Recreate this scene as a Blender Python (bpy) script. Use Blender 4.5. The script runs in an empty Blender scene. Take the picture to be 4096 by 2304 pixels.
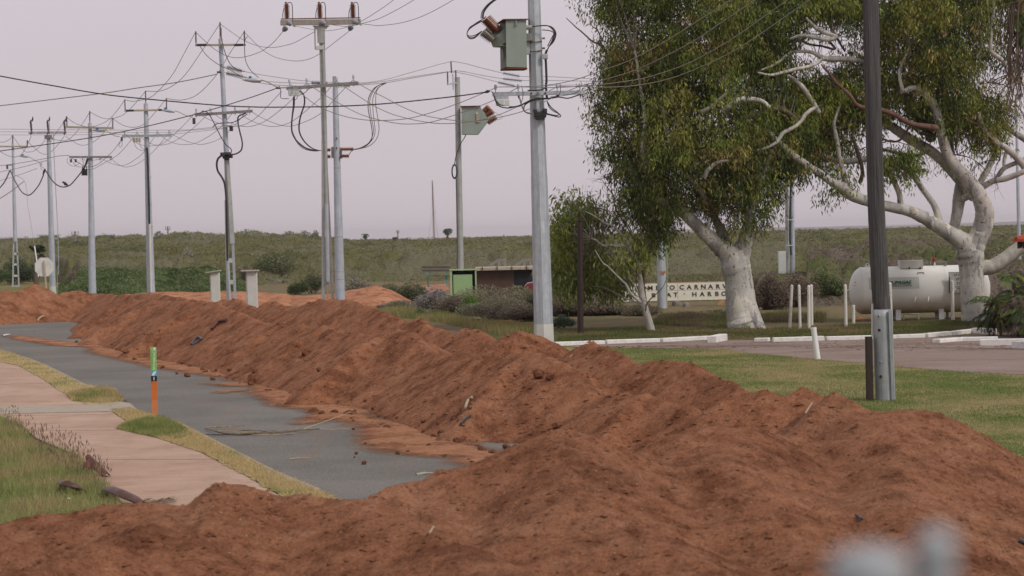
import bpy, bmesh, math, random
import numpy as np
from mathutils import Vector, Matrix
random.seed(7); RNG=np.random.default_rng(11)
S=bpy.context.scene; C=S.collection
W,H=4096.0,2304.0; F=9102.0; HC=2.9
# ------------------------------------------------------------------ camera
pitch=math.atan((1152-940)/F); roll=math.radians(1.3)
R3=(Matrix.Rotation(math.pi/2-pitch,3,'X') @ Matrix.Rotation(-roll,3,'Z'))
def ray(px,py): return R3 @ Vector(((px-W/2)/F,-(py-H/2)/F,-1))
def P(px,py,d):
    r=ray(px,py); return Vector((r.x/r.y*d, d, HC+r.z/r.y*d))
def G(px,py,z=0.0):
    r=ray(px,py); k=(z-HC)/r.z; return Vector((r.x*k,r.y*k,z))
def Xof(px,d,py=1200): return P(px,py,d).x
cam=bpy.data.cameras.new('camera'); co=bpy.data.objects.new('camera',cam); C.objects.link(co)
co.matrix_world=Matrix.Translation((0,0,HC)) @ R3.to_4x4()
cam.lens=F/W*36; cam.sensor_width=36; cam.clip_end=9000; cam.clip_start=0.1
cam.dof.use_dof=True; cam.dof.focus_distance=46; cam.dof.aperture_fstop=4.5; cam.dof.aperture_blades=9
S.camera=co
# ------------------------------------------------------------------ mesh helpers
class MB:
    def __init__(s): s.v=[]; s.f=[]; s.sm=[]
    def add(s,vs,fs,smooth=False):
        n=len(s.v); s.v+= [tuple(v) for v in vs]; s.f+=[tuple(i+n for i in f) for f in fs]; s.sm+=[smooth]*len(fs)
    def box(s,c,size,rot=None,bev=0.0):
        hx,hy,hz=[a/2 for a in size]; c=Vector(c)
        if bev>0:
            b=min(bev,hx*.9,hy*.9,hz*.9); vs=[]; fs=[]
            bm=bmesh.new(); bmesh.ops.create_cube(bm,size=1)
            for v in bm.verts: v.co=Vector((v.co.x*2*hx,v.co.y*2*hy,v.co.z*2*hz))
            bmesh.ops.bevel(bm,geom=bm.edges[:],offset=b,segments=2,affect='EDGES',profile=.6)
            bm.verts.index_update()
            vs=[v.co.copy() for v in bm.verts]; fs=[[v.index for v in f.verts] for f in bm.faces]; bm.free()
        else:
            vs=[Vector((x*hx,y*hy,z*hz)) for x in(-1,1) for y in(-1,1) for z in(-1,1)]
            fs=[(0,1,3,2),(4,6,7,5),(0,4,5,1),(2,3,7,6),(0,2,6,4),(1,5,7,3)]
        if rot is not None: vs=[rot@v for v in vs]
        s.add([v+c for v in vs],fs)
    def beam(s,a,b,w,h,bev=0.0):      # box from a to b, width w (horizontal), height h
        a=Vector(a);b=Vector(b); d=b-a; L=d.length; x=d.normalized()
        up=Vector((0,0,1)) if abs(x.z)<.95 else Vector((0,1,0))
        y=up.cross(x).normalized(); z=x.cross(y)
        rot=Matrix((x,y,z)).transposed(); s.box((a+b)/2,(L,w,h),rot,bev)
    def tube(s,pts,r,n=8,cap=True,smooth=True):
        pts=[Vector(p) for p in pts]; m=len(pts)
        if not hasattr(r,'__len__'): r=[r]*m
        vs=[];fs=[]; t0=(pts[1]-pts[0]).normalized()
        ref=Vector((0,1,0)) if abs(t0.y)<.9 else Vector((1,0,0))
        nrm=(ref-t0*ref.dot(t0)).normalized()
        for i,p in enumerate(pts):
            t=(pts[min(i+1,m-1)]-pts[max(i-1,0)])
            t=t.normalized() if t.length>1e-9 else t0
            nrm=(nrm-t*nrm.dot(t)); nrm=nrm.normalized() if nrm.length>1e-6 else t.orthogonal().normalized()
            b=t.cross(nrm)
            for k in range(n):
                a=2*math.pi*k/n; vs.append(p+(nrm*math.cos(a)+b*math.sin(a))*r[i])
        for i in range(m-1):
            for k in range(n):
                k2=(k+1)%n; fs.append((i*n+k,i*n+k2,(i+1)*n+k2,(i+1)*n+k))
        s.add(vs,fs,smooth)
        if cap: s.add(vs[:n],[tuple(range(n))[::-1]]); s.add(vs[-n:],[tuple(range(n))])
    def lathe(s,a,b,prof,n=12,smooth=True):   # prof: (t,r) along a->b
        a=Vector(a);b=Vector(b); s.tube([a.lerp(b,t) for t,_ in fixprof(prof)],[r for _,r in fixprof(prof)],n,True,smooth)
    def ribs(s,a,b,rc,rd,k,n=10):
        pr=[]
        for i in range(k):
            t=i/k; pr+=[(t,rc),(t+.35/k,rc),(t+.5/k,rd),(t+.65/k,rd*.92),(t+.8/k,rc)]
        pr.append((1,rc)); s.lathe(a,b,pr,n,False)
    def prism(s,poly,th):      # poly list of Vector (planar facing -Y), extruded +Y by th
        n=len(poly); v=[Vector(p) for p in poly]; w=[p+Vector((0,th,0)) for p in v]
        s.add(v+w,[tuple(range(n)),tuple(range(n,2*n))[::-1]]+[(i,i+n,(i+1)%n+n,(i+1)%n) for i in range(n)])
    def build(s,name,mat,parent=None,origin=None):
        me=bpy.data.meshes.new(name); o0=Vector((0,0,0))
        if parent is not None: o0=parent.get('_o') and Vector(parent['_o']) or parent.location
        elif origin is not None: o0=Vector(origin)
        me.from_pydata([(a[0]-o0.x,a[1]-o0.y,a[2]-o0.z) for a in s.v],[],s.f)
        bm=bmesh.new(); bm.from_mesh(me); bmesh.ops.recalc_face_normals(bm,faces=bm.faces[:]); bm.to_mesh(me); bm.free()
        if len(s.sm)==len(me.polygons): me.polygons.foreach_set('use_smooth',s.sm)
        me.materials.append(mat); o=bpy.data.objects.new(name,me); C.objects.link(o)
        if parent is not None: o.parent=parent
        else: o.location=o0
        return o
def fixprof(p):
    out=[]; last=-1
    for t,r in p:
        if t<=last: t=last+1e-4
        out.append((t,r)); last=t
    return out
def tag(o,label=None,cat=None,group=None,kind=None):
    if label:o['label']=label
    if cat:o['category']=cat
    if group:o['group']=group
    if kind:o['kind']=kind
    return o
def thing(name,loc,label,cat,group=None):
    o=bpy.data.objects.new(name,None); o.empty_display_size=.3; C.objects.link(o); o.location=loc
    return tag(o,label,cat,group)
def fast(name,V,Fc,mat,cols=None,parent=None,smooth=False,origin=None):
    V=np.asarray(V,dtype=np.float32); Fc=np.asarray(Fc,dtype=np.int32); k=Fc.shape[1]
    o0=np.array(parent.location if parent is not None else (origin if origin is not None else (0,0,0)),dtype=np.float32)
    me=bpy.data.meshes.new(name); me.vertices.add(len(V)); me.vertices.foreach_set('co',(V-o0).ravel())
    me.loops.add(Fc.size); me.loops.foreach_set('vertex_index',Fc.ravel())
    me.polygons.add(len(Fc)); me.polygons.foreach_set('loop_start',np.arange(0,Fc.size,k,dtype=np.int32))
    me.polygons.foreach_set('loop_total',np.full(len(Fc),k,dtype=np.int32))
    if smooth: me.polygons.foreach_set('use_smooth',np.ones(len(Fc),dtype=bool))
    me.update(calc_edges=True)
    if cols is not None:
        a=me.color_attributes.new('Col','FLOAT_COLOR','POINT')
        a.data.foreach_set('color',np.concatenate([cols,np.ones((len(cols),1))],1).astype(np.float32).ravel())
    me.materials.append(mat); o=bpy.data.objects.new(name,me); C.objects.link(o)
    if parent is not None:o.parent=parent
    elif origin is not None:o.location=origin
    return o
# ------------------------------------------------------------------ noise
_p=RNG.permutation(256); _p=np.concatenate([_p,_p,_p]); _g=RNG.uniform(-1,1,(256,2)); _g/=np.linalg.norm(_g,axis=1)[:,None]
def perlin(x,y):
    x=np.asarray(x,float);y=np.asarray(y,float)
    xi=np.floor(x).astype(int);yi=np.floor(y).astype(int);xf=x-xi;yf=y-yi
    u=xf*xf*xf*(xf*(xf*6-15)+10);v=yf*yf*yf*(yf*(yf*6-15)+10)
    def gd(ix,iy,fx,fy):
        h=_p[_p[ix&255]+(iy&255)]; return _g[h,0]*fx+_g[h,1]*fy
    a=gd(xi,yi,xf,yf);b=gd(xi+1,yi,xf-1,yf);c=gd(xi,yi+1,xf,yf-1);d=gd(xi+1,yi+1,xf-1,yf-1)
    return (a+(b-a)*u)*(1-v)+(c+(d-c)*u)*v
def fbm(x,y,o=4):
    s=0;a=1
    for i in range(o): s=s+a*perlin(x*2**i+i*17.3,y*2**i-i*9.1); a*=.5
    return s
def inpoly(X,Y,poly):
    ins=np.zeros(X.shape,bool); n=len(poly)
    for i in range(n):
        x1,y1=poly[i][:2];x2,y2=poly[(i+1)%n][:2]
        if y1==y2: continue
        c=((Y<y1)!=(Y<y2))&(X<(x2-x1)*(Y-y1)/(y2-y1)+x1); ins^=c
    return ins
def sample_poly(poly,n):
    xs=[p[0] for p in poly];ys=[p[1] for p in poly]; out=np.zeros((0,2)); it=0
    while len(out)<n and it<60:
        q=np.stack([RNG.uniform(min(xs),max(xs),n),RNG.uniform(min(ys),max(ys),n)],1)
        out=np.concatenate([out,q[inpoly(q[:,0],q[:,1],poly)]]); it+=1
    return out[:n]
# ------------------------------------------------------------------ materials
M={}
def nodes(name,rough=.9,metal=0,spec=.25):
    m=bpy.data.materials.new(name); m.use_nodes=True; nt=m.node_tree; b=nt.nodes['Principled BSDF']
    b.inputs['Roughness'].default_value=rough; b.inputs['Metallic'].default_value=metal; b.inputs['Specular IOR Level'].default_value=spec
    M[name]=m; return m,nt,b
def N(nt,t,**k):
    n=nt.nodes.new(t)
    for a,v in k.items():
        if a in n.inputs: n.inputs[a].default_value=v
        else: setattr(n,a,v)
    return n
def coord(nt,scale=(1,1,1),rot=(0,0,0),kind='Object'):
    tc=N(nt,'ShaderNodeTexCoord'); mp=N(nt,'ShaderNodeMapping'); mp.inputs['Scale'].default_value=scale; mp.inputs['Rotation'].default_value=rot
    nt.links.new(tc.outputs[kind],mp.inputs['Vector']); return mp.outputs['Vector']
def noise(nt,vec,scale,detail=6,rough=.6):
    n=N(nt,'ShaderNodeTexNoise'); n.inputs['Scale'].default_value=scale; n.inputs['Detail'].default_value=detail; n.inputs['Roughness'].default_value=rough
    nt.links.new(vec,n.inputs['Vector']); return n.outputs['Fac']
def ramp(nt,fac,stops):
    r=N(nt,'ShaderNodeValToRGB'); e=r.color_ramp.elements
    while len(e)<len(stops): e.new(.5)
    for i,(p,c) in enumerate(stops): e[i].position=p; e[i].color=(*c,1)
    nt.links.new(fac,r.inputs['Fac']); return r.outputs['Color']
def mix(nt,fac,a,b,mode='MIX'):
    m=N(nt,'ShaderNodeMix',data_type='RGBA',blend_type=mode)
    for v,s in ((fac,m.inputs[0]),(a,m.inputs[6]),(b,m.inputs[7])):
        if isinstance(v,(int,float)): s.default_value=v
        elif isinstance(v,tuple): s.default_value=(*v,1)
        else: nt.links.new(v,s)
    return m.outputs[2]
def bump(nt,b,h,strength=.5,dist=.02):
    n=N(nt,'ShaderNodeBump'); n.inputs['Strength'].default_value=strength; n.inputs['Distance'].default_value=dist
    nt.links.new(h,n.inputs['Height']); nt.links.new(n.outputs['Normal'],b.inputs['Normal'])
def simple(name,col,col2=None,scale=5,rough=.8,metal=0,spec=.25,bs=0,stretch=(1,1,1),lo=.35,hi=.65):
    m,nt,b=nodes(name,rough,metal,spec); v=coord(nt,stretch); f=noise(nt,v,scale)
    c=ramp(nt,f,[(lo,col),(hi,col2 or tuple(x*.8 for x in col))]); nt.links.new(c,b.inputs['Base Color'])
    if bs: bump(nt,b,f,bs,.01)
    return m
def dirt(name,base=(.283,.119,.062),light=(.375,.19,.112),dark=(.12,.045,.022)):
    m,nt,b=nodes(name,.97,0,.12); v=coord(nt)
    big=noise(nt,v,.7,5,.6); mid=noise(nt,v,5,8,.7); fine=noise(nt,v,38,6,.75)
    c=ramp(nt,big,[(.35,tuple(.85*x for x in base)),(.5,base),(.68,light)])
    d=ramp(nt,mid,[(.33,dark),(.5,base),(.7,light)])
    c=mix(nt,.6,c,d)
    pt=noise(nt,v,1.6,6,.7); pc=ramp(nt,pt,[(.38,(.62,.56,.54)),(.5,(1,1,1)),(.64,(1.12,1.14,1.17))]); c=mix(nt,1.,c,pc,'MULTIPLY')
    f2=ramp(nt,fine,[(.34,(.45,.42,.4)),(.5,(1,1,1)),(.72,(1.35,1.38,1.42))]); c=mix(nt,.8,c,f2,'MULTIPLY')
    vo=N(nt,'ShaderNodeTexVoronoi'); vo.inputs['Scale'].default_value=13; nt.links.new(v,vo.inputs['Vector'])
    sp=ramp(nt,vo.outputs['Distance'],[(.07,(1,1,1)),(.12,(0,0,0))])
    wn=N(nt,'ShaderNodeSeparateColor'); nt.links.new(vo.outputs['Color'],wn.inputs[0])
    k=ramp(nt,wn.outputs[0],[(.72,(0,0,0)),(.74,(1,1,1))]); sel=mix(nt,1.0,sp,k,'MULTIPLY')
    c=mix(nt,sel,c,(.48,.33,.22))
    nt.links.new(c,b.inputs['Base Color'])
    a=N(nt,'ShaderNodeMath',operation='ADD'); ml=N(nt,'ShaderNodeMath',operation='MULTIPLY'); ml.inputs[1].default_value=.35
    nt.links.new(fine,ml.inputs[0]); nt.links.new(mid,a.inputs[0]); nt.links.new(ml.outputs[0],a.inputs[1])
    bump(nt,b,a.outputs[0],1.0,.065); return m
dirt('red_dirt'); dirt('red_dirt_pale',(.42,.19,.105),(.50,.26,.155),(.30,.125,.065))
def mk_ground():
    m,nt,b=nodes('scrub_ground',1,0,.1); v=coord(nt)
    a=noise(nt,v,.12,5,.6); f=noise(nt,v,2.2,8,.7); g=noise(nt,v,.5,4,.6)
    c=ramp(nt,a,[(.38,(.17,.12,.075)),(.48,(.20,.15,.075)),(.56,(.11,.11,.04)),(.66,(.24,.12,.07))])
    d=ramp(nt,f,[(.35,(.07,.055,.035)),(.55,(.19,.15,.09)),(.7,(.27,.21,.13))]); c=mix(nt,.5,c,d)
    nt.links.new(c,b.inputs['Base Color']); bump(nt,b,f,1,.1)
mk_ground()
def lawn(name,g1,g2,straw,s=1.0,lo=.42):
    m,nt,b=nodes(name,1,0,.1); v=coord(nt,(1,.8,1)); a=noise(nt,v,.45*s,5,.65); f=noise(nt,v,16,8,.8); q=noise(nt,v,1.7,4,.6)
    c=ramp(nt,a,[(lo,g1),(lo+.08,g2),(lo+.18,straw)]); d=ramp(nt,q,[(.35,g1),(.5,g2),(.66,straw)]); c=mix(nt,.45,c,d)
    k=ramp(nt,f,[(.3,(.35,.35,.35)),(.55,(1,1,1)),(.75,(1.5,1.45,1.3))]); c=mix(nt,.9,c,k,'MULTIPLY')
    nt.links.new(c,b.inputs['Base Color']); bump(nt,b,f,1,.04)
lawn('lawn_green',(.13,.17,.05),(.22,.225,.075),(.42,.31,.18))
lawn('lawn_verge',(.07,.085,.025),(.12,.115,.045),(.20,.14,.08),1.6,.46)
lawn('field_grass',(.13,.14,.045),(.20,.18,.07),(.26,.18,.09),.3)
lawn('verge_straw',(.25,.24,.09),(.48,.37,.19),(.58,.44,.25),2.,.34)
lawn('rough_grass',(.13,.16,.05),(.2,.21,.08),(.3,.25,.13),1.5,.45)
def mk_asphalt():
    m,nt,b=nodes('asphalt',1,0,.02); v=coord(nt); a=noise(nt,v,.35,4,.6); f=noise(nt,v,26,5,.85); st=noise(nt,coord(nt,(1,.12,1),(0,0,.32)),2.2,5,.6)
    c=ramp(nt,a,[(.38,(.155,.146,.138)),(.62,(.195,.182,.17))])
    k=ramp(nt,f,[(.32,(.5,.5,.5)),(.52,(1,1,1)),(.72,(1.7,1.66,1.58))]); c=mix(nt,.9,c,k,'MULTIPLY')
    s=ramp(nt,st,[(.55,(0,0,0)),(.75,(.5,.5,.5))]); c=mix(nt,s,c,(.22,.145,.105))
    nt.links.new(c,b.inputs['Base Color']); bump(nt,b,f,.5,.01)
mk_asphalt()
def mk_drive():
    m,nt,b=nodes('driveway_bitumen',.95,0,.15); v=coord(nt,(1,2.2,1)); a=noise(nt,v,.35,5,.6); f=noise(nt,v,28,5,.8); q=noise(nt,v,2.5,6,.7)
    c=ramp(nt,a,[(.35,(.20,.14,.115)),(.5,(.27,.205,.18)),(.68,(.31,.235,.215))])
    k=ramp(nt,f,[(.33,(.6,.55,.5)),(.55,(1,1,1)),(.72,(1.3,1.3,1.3))]); c=mix(nt,.8,c,k,'MULTIPLY')
    s=ramp(nt,q,[(.60,(0,0,0)),(.66,(1,1,1))]); c=mix(nt,s,c,(.17,.085,.05))
    nt.links.new(c,b.inputs['Base Color']); bump(nt,b,f,.5,.02)
mk_drive()
def mk_path():
    m,nt,b=nodes('pink_concrete',.9,0,.2); v=coord(nt); a=noise(nt,v,.5,5,.6); st=noise(nt,coord(nt,(.25,7,1),(0,0,.0)),2.2,4,.6); f=noise(nt,v,45,4,.7)
    c=ramp(nt,a,[(.3,(.37,.235,.175)),(.7,(.45,.31,.24))]); k=ramp(nt,st,[(.4,(.93,.92,.92)),(.62,(1.08,1.1,1.1))]); c=mix(nt,1.,c,k,'MULTIPLY')
    k=ramp(nt,f,[(.3,(.8,.8,.8)),(.6,(1.05,1.05,1.05))]); c=mix(nt,.7,c,k,'MULTIPLY'); sp=noise(nt,v,13,3,.6); k=ramp(nt,sp,[(.26,(.42,.38,.34)),(.31,(1,1,1))]); c=mix(nt,1.,c,k,'MULTIPLY'); dd=noise(nt,v,1.3,6,.7); k=ramp(nt,dd,[(.35,(.84,.80,.77)),(.5,(1,1,1)),(.68,(1.06,1.05,1.03))]); c=mix(nt,1.,c,k,'MULTIPLY'); nt.links.new(c,b.inputs['Base Color']); bump(nt,b,st,.3,.01)
mk_path()
simple('pale_concrete',(.38,.32,.26),(.31,.26,.21),8,.9,bs=.2)
simple('kerb_white',(.74,.73,.71),(.55,.51,.46),7,.8,bs=.1,lo=.45,hi=.75)
def mk_galv(name,a,b_,streak=(.34,.33,.34)):
    m,nt,b=nodes(name,.55,.25,.4); v=coord(nt,(6,6,.35)); f=noise(nt,v,3,6,.7); q=noise(nt,coord(nt,(1,1,1)),4,6,.7)
    c=ramp(nt,f,[(.35,a),(.6,b_),(.75,streak)]); k=ramp(nt,q,[(.35,(.86,.86,.87)),(.65,(1.08,1.08,1.08))]); c=mix(nt,1.,c,k,'MULTIPLY')
    nt.links.new(c,b.inputs['Base Color']); bump(nt,b,f,.15,.004)
mk_galv('galvanised',(.36,.39,.43),(.48,.51,.54),(.60,.62,.64)); mk_galv('galvanised_dark',(.20,.20,.20),(.28,.27,.26)); mk_galv('pole_blue',(.40,.43,.50),(.50,.53,.58),(.58,.61,.64))
mk_galv('concrete_steel',(.34,.34,.32),(.43,.44,.43),(.40,.36,.30)); mk_galv('rusty_steel',(.30,.25,.21),(.36,.33,.31),(.28,.12,.06)); mk_galv('sleeve_steel',(.25,.28,.29),(.37,.39,.40),(.32,.34,.34))
simple('white_paint',(.70,.69,.65),(.55,.53,.48),6,.6,bs=.1); simple('post_white',(.66,.64,.58),(.10,.09,.08),11,.8,bs=.3,lo=.60,hi=.68,stretch=(1,1,.5))
simple('bollard_white',(.62,.60,.54),(.45,.42,.36),10,.8,bs=.2); simple('pvc_white',(.74,.75,.73),(.66,.67,.65),4,.45)
simple('black_rubber',(.022,.022,.024),(.035,.034,.033),10,.5,spec=.4); simple('wire_grey',(.16,.14,.125),(.22,.20,.18),3,.6); simple('wire_dark',(.035,.033,.032),(.05,.048,.045),3,.6); simple('wire_pale',(.34,.32,.28),(.30,.27,.23),3,.5,.3); simple('wire_yellow',(.03,.03,.03),(.16,.15,.03),9,.5,lo=.52,hi=.6)
simple('insulator_maroon',(.085,.018,.016),(.13,.03,.025),8,.4,spec=.5); simple('insulator_brown',(.20,.062,.025),(.29,.10,.045),8,.35,spec=.5); simple('insulator_grey',(.22,.23,.26),(.30,.31,.34),8,.5); simple('insulator_pale',(.34,.31,.27),(.42,.39,.35),8,.5); simple('termination_dark',(.05,.055,.06),(.09,.095,.1),9,.5); simple('clamp_red',(.32,.04,.03),(.22,.03,.03),9,.5)
simple('transformer_green',(.30,.345,.305),(.26,.30,.265),2.5,.55,bs=.05,stretch=(1,1,.4)); simple('rust',(.20,.075,.03),(.12,.045,.02),9,.9,bs=.4)
simple('box_white',(.62,.61,.56),(.54,.53,.49),3,.7); simple('fuse_white',(.60,.61,.58),(.52,.53,.50),6,.5); simple('lamp_blue',(.05,.14,.42),(.04,.11,.35),4,.4)
simple('aluminium_pale',(.46,.50,.51),(.40,.43,.44),4,.45,.2); simple('rod_tan',(.42,.36,.28),(.35,.29,.22),5,.6)
def mk_wood():
    m,nt,b=nodes('weathered_wood',.95,0,.15); f=noise(nt,coord(nt,(30,30,.5)),1.6,8,.75); q=noise(nt,coord(nt,(5,5,.25)),1.2,4,.6)
    c=ramp(nt,f,[(.34,(.02,.019,.02)),(.46,(.085,.082,.083)),(.60,(.135,.13,.13)),(.76,(.24,.23,.225))]); k=ramp(nt,q,[(.35,(.75,.75,.76)),(.65,(1.15,1.13,1.12))]); c=mix(nt,1.,c,k,'MULTIPLY')
    nt.links.new(c,b.inputs['Base Color']); bump(nt,b,f,1,.03)
mk_wood(); simple('stub_dark',(.035,.025,.022),(.055,.038,.032),8,.9,bs=.4,stretch=(3,3,.5)); simple('lamp_post_brown',(.035,.024,.022),(.05,.032,.028),8,.7,bs=.3)
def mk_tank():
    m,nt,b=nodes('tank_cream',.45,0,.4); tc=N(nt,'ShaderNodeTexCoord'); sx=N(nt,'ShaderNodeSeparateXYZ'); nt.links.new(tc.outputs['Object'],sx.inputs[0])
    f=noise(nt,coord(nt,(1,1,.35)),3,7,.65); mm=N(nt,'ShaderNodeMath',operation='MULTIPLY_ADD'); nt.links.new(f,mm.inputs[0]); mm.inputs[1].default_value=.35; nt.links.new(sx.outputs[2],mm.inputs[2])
    c=ramp(nt,mm.outputs[0],[(.42,(.50,.40,.29)),(.60,(.70,.64,.55)),(.95,(.83,.82,.78))]); nt.links.new(c,b.inputs['Base Color'])  # base colour browner towards the bottom, whiter higher up, wavered by noise
mk_tank(); simple('decal_green',(.008,.14,.06),(.008,.13,.055),3,.5); simple('decal_grey',(.30,.32,.31),(.27,.29,.28),3,.5); simple('decal_pale',(.55,.55,.50),(.53,.53,.48),3,.5); simple('sign_white',(.68,.68,.66),(.60,.60,.58),5,.6); simple('letter_black',(.03,.03,.025),(.05,.05,.04),5,.8); simple('pink_letter',(.55,.28,.27),(.5,.25,.25),5,.8)
simple('sign_cream',(.82,.79,.70),(.74,.68,.58),3,.8,bs=.1,lo=.4,hi=.75); simple('sign_rust_edge',(.40,.22,.10),(.50,.42,.3),6,.9); simple('letter_olive',(.055,.05,.022),(.10,.085,.05),8,.9)
simple('marker_orange',(.62,.16,.04),(.55,.14,.035),4,.6); simple('marker_green',(.25,.52,.16),(.22,.48,.14),4,.5); simple('marker_blue',(.10,.42,.75),(.1,.4,.7),4,.5); simple('marker_black',(.02,.02,.02),(.03,.03,.03),4,.5); simple('marker_text',(.75,.80,.72),(.7,.76,.68),4,.5); simple('marker_fade',(.62,.24,.10),(.55,.18,.06),4,.6)
simple('bench_wood',(.085,.068,.058),(.12,.10,.085),9,.9,bs=.3,stretch=(.5,3,3)); simple('bench_teal',(.10,.32,.32),(.08,.26,.26),9,.7); simple('box_green',(.32,.46,.23),(.29,.42,.21),4,.6); simple('box_green_frame',(.32,.45,.22),(.38,.46,.30),4,.6); simple('shed_brown',(.075,.042,.032),(.095,.055,.042),3,.8); simple('shed_black',(.018,.018,.02),(.026,.026,.028),3,.8); simple('timber_grey',(.20,.185,.175),(.27,.25,.235),9,.9,stretch=(1,1,3)); simple('cream_edge',(.50,.46,.38),(.36,.29,.22),6,.8)
simple('roof_red',(.42,.075,.035),(.30,.05,.025),7,.7,bs=.2); simple('fascia_maroon',(.075,.025,.025),(.09,.03,.028),5,.6); simple('wall_render',(.30,.24,.19),(.26,.20,.16),3,.9); simple('window_glass',(.02,.025,.03),(.03,.035,.04),2,.15,spec=.5)
simple('sign_back',(.70,.71,.66),(.58,.58,.52),4,.5,lo=.45,hi=.7); simple('sign_post',(.50,.42,.35),(.46,.36,.28),6,.7)
def mk_gum():
    m,nt,b=nodes('gum_bark',.8,0,.2); a=noise(nt,coord(nt,(1,1,.45)),2.0,6,.6); p=noise(nt,coord(nt,(1,1,.35),(0,.4,0)),3.4,5,.65); s=noise(nt,coord(nt,(1,1,1.6)),9,3,.6)
    c=ramp(nt,a,[(.30,(.24,.235,.23)),(.44,(.40,.38,.355)),(.6,(.52,.50,.46)),(.75,(.38,.28,.235))])
    k=ramp(nt,p,[(.57,(0,0,0)),(.59,(1,1,1))]); c=mix(nt,k,c,(.62,.59,.50))
    k=ramp(nt,p,[(.405,(1,1,1)),(.425,(0,0,0))]); c=mix(nt,k,c,(.27,.255,.245))
    k=ramp(nt,s,[(.33,(1,1,1)),(.36,(0,0,0))]); c=mix(nt,k,c,(.15,.075,.05))
    nt.links.new(c,b.inputs['Base Color']); bump(nt,b,p,.5,.02)
mk_gum(); simple('gum_white',(.48,.45,.40),(.32,.29,.26),8,.8,bs=.3,stretch=(1,1,.5)); simple('dark_bark',(.075,.055,.045),(.13,.10,.085),8,.95,bs=.4,stretch=(1,1,.3)); simple('red_bark',(.12,.06,.045),(.19,.115,.095),7,.9,bs=.3); simple('twig_grey',(.17,.14,.125),(.23,.20,.18),8,.95); simple('twig_brown',(.11,.075,.055),(.15,.11,.085),8,.95)
simple('palm_sheath',(.13,.035,.02),(.06,.018,.012),9,.55,spec=.4); simple('palm_sheath_dull',(.13,.065,.06),(.08,.035,.032),7,.5,spec=.4); simple('dead_frond',(.24,.19,.13),(.14,.10,.07),9,.8,stretch=(1,1,1)); simple('plastic_black',(.03,.035,.04),(.06,.065,.07),9,.4); simple('litter_white',(.75,.76,.78),(.7,.7,.72),9,.6); simple('stick_pale',(.42,.34,.23),(.33,.26,.18),9,.8); simple('bird_dark',(.03,.027,.025),(.05,.045,.04),9,.8); simple('far_white',(.55,.54,.52),(.48,.46,.45),.3,.8); simple('mast_pink',(.34,.25,.24),(.30,.22,.21),1,.8)
simple('hills_blue',(.36,.34,.35),(.40,.38,.39),.01,1); simple('sea_pale',(.6,.6,.6),(.5,.5,.5),.01,.4); simple('trunk_palm',(.12,.09,.07),(.17,.13,.10),9,.95,bs=.4)
simple('bougain',(.30,.10,.17),(.22,.09,.13),9,.8); simple('car_maroon',(.20,.045,.055),(.17,.04,.05),3,.3,spec=.5); simple('tyre',(.02,.02,.02),(.03,.03,.03),5,.9); simple('near_metal',(.30,.33,.35),(.36,.38,.40),3,.6,.2)
def mk_leaf(name,tr=.3,rough=.6):
    m,nt,b=nodes(name,rough,0,.25); at=N(nt,'ShaderNodeAttribute',attribute_name='Col'); nt.links.new(at.outputs['Color'],b.inputs['Base Color'])
    t=N(nt,'ShaderNodeBsdfTranslucent'); nt.links.new(at.outputs['Color'],t.inputs['Color']); ms=N(nt,'ShaderNodeMixShader'); ms.inputs[0].default_value=tr
    nt.links.new(b.outputs[0],ms.inputs[1]); nt.links.new(t.outputs[0],ms.inputs[2]); nt.links.new(ms.outputs[0],nt.nodes['Material Output'].inputs[0])
def mk_silt():
    m=dirt('silt',(.37,.17,.09),(.43,.225,.135),(.26,.11,.058)); nt=m.node_tree; at=N(nt,'ShaderNodeAttribute',attribute_name='Col'); sc=N(nt,'ShaderNodeSeparateColor'); nt.links.new(at.outputs['Color'],sc.inputs[0])
    f=noise(nt,coord(nt),30,4,.8); a=N(nt,'ShaderNodeMath',operation='ADD'); nt.links.new(sc.outputs[0],a.inputs[0]); nt.links.new(f,a.inputs[1]); g=N(nt,'ShaderNodeMapRange'); g.inputs[1].default_value=.52; g.inputs[2].default_value=1.3; nt.links.new(a.outputs[0],g.inputs[0])
    t=N(nt,'ShaderNodeBsdfTransparent'); ms=N(nt,'ShaderNodeMixShader'); nt.links.new(g.outputs[0],ms.inputs[0]); nt.links.new(t.outputs[0],ms.inputs[1]); nt.links.new(nt.nodes['Principled BSDF'].outputs[0],ms.inputs[2]); nt.links.new(ms.outputs[0],nt.nodes['Material Output'].inputs[0])
mk_silt()
mk_leaf('leaf'); mk_leaf('blade',.3,.8); mk_leaf('canopy',.3,1)
# ------------------------------------------------------------------ world and light
wd=bpy.data.worlds.new('World'); S.world=wd; wd.use_nodes=True; nt=wd.node_tree; bg=nt.nodes['Background']
sky=N(nt,'ShaderNodeTexSky',sky_type='NISHITA'); sky.sun_disc=False; SE,SR=math.radians(44),math.radians(128)
sky.sun_elevation=SE; sky.sun_rotation=SR; sky.dust_density=6; sky.air_density=1.0
tc=N(nt,'ShaderNodeTexCoord'); sx=N(nt,'ShaderNodeSeparateXYZ'); nt.links.new(tc.outputs['Generated'],sx.inputs[0])
cl=ramp(nt,sx.outputs[2],[(.0,(6.1,5.45,5.75)),(.035,(6.35,5.7,6.1)),(.11,(6.6,6.0,6.45)),(.6,(6.9,6.7,6.9))])
cn=noise(nt,coord(nt,(1,1,3),(0,0,0),'Generated'),1.6,3,.5); cr=ramp(nt,cn,[(.3,(.96,.955,.96)),(.7,(1.04,1.04,1.04))]); cl=mix(nt,1.,cl,cr,'MULTIPLY')
mx=mix(nt,.93,sky.outputs[0],cl); nt.links.new(mx,bg.inputs['Color']); bg.inputs['Strength'].default_value=.1
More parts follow.
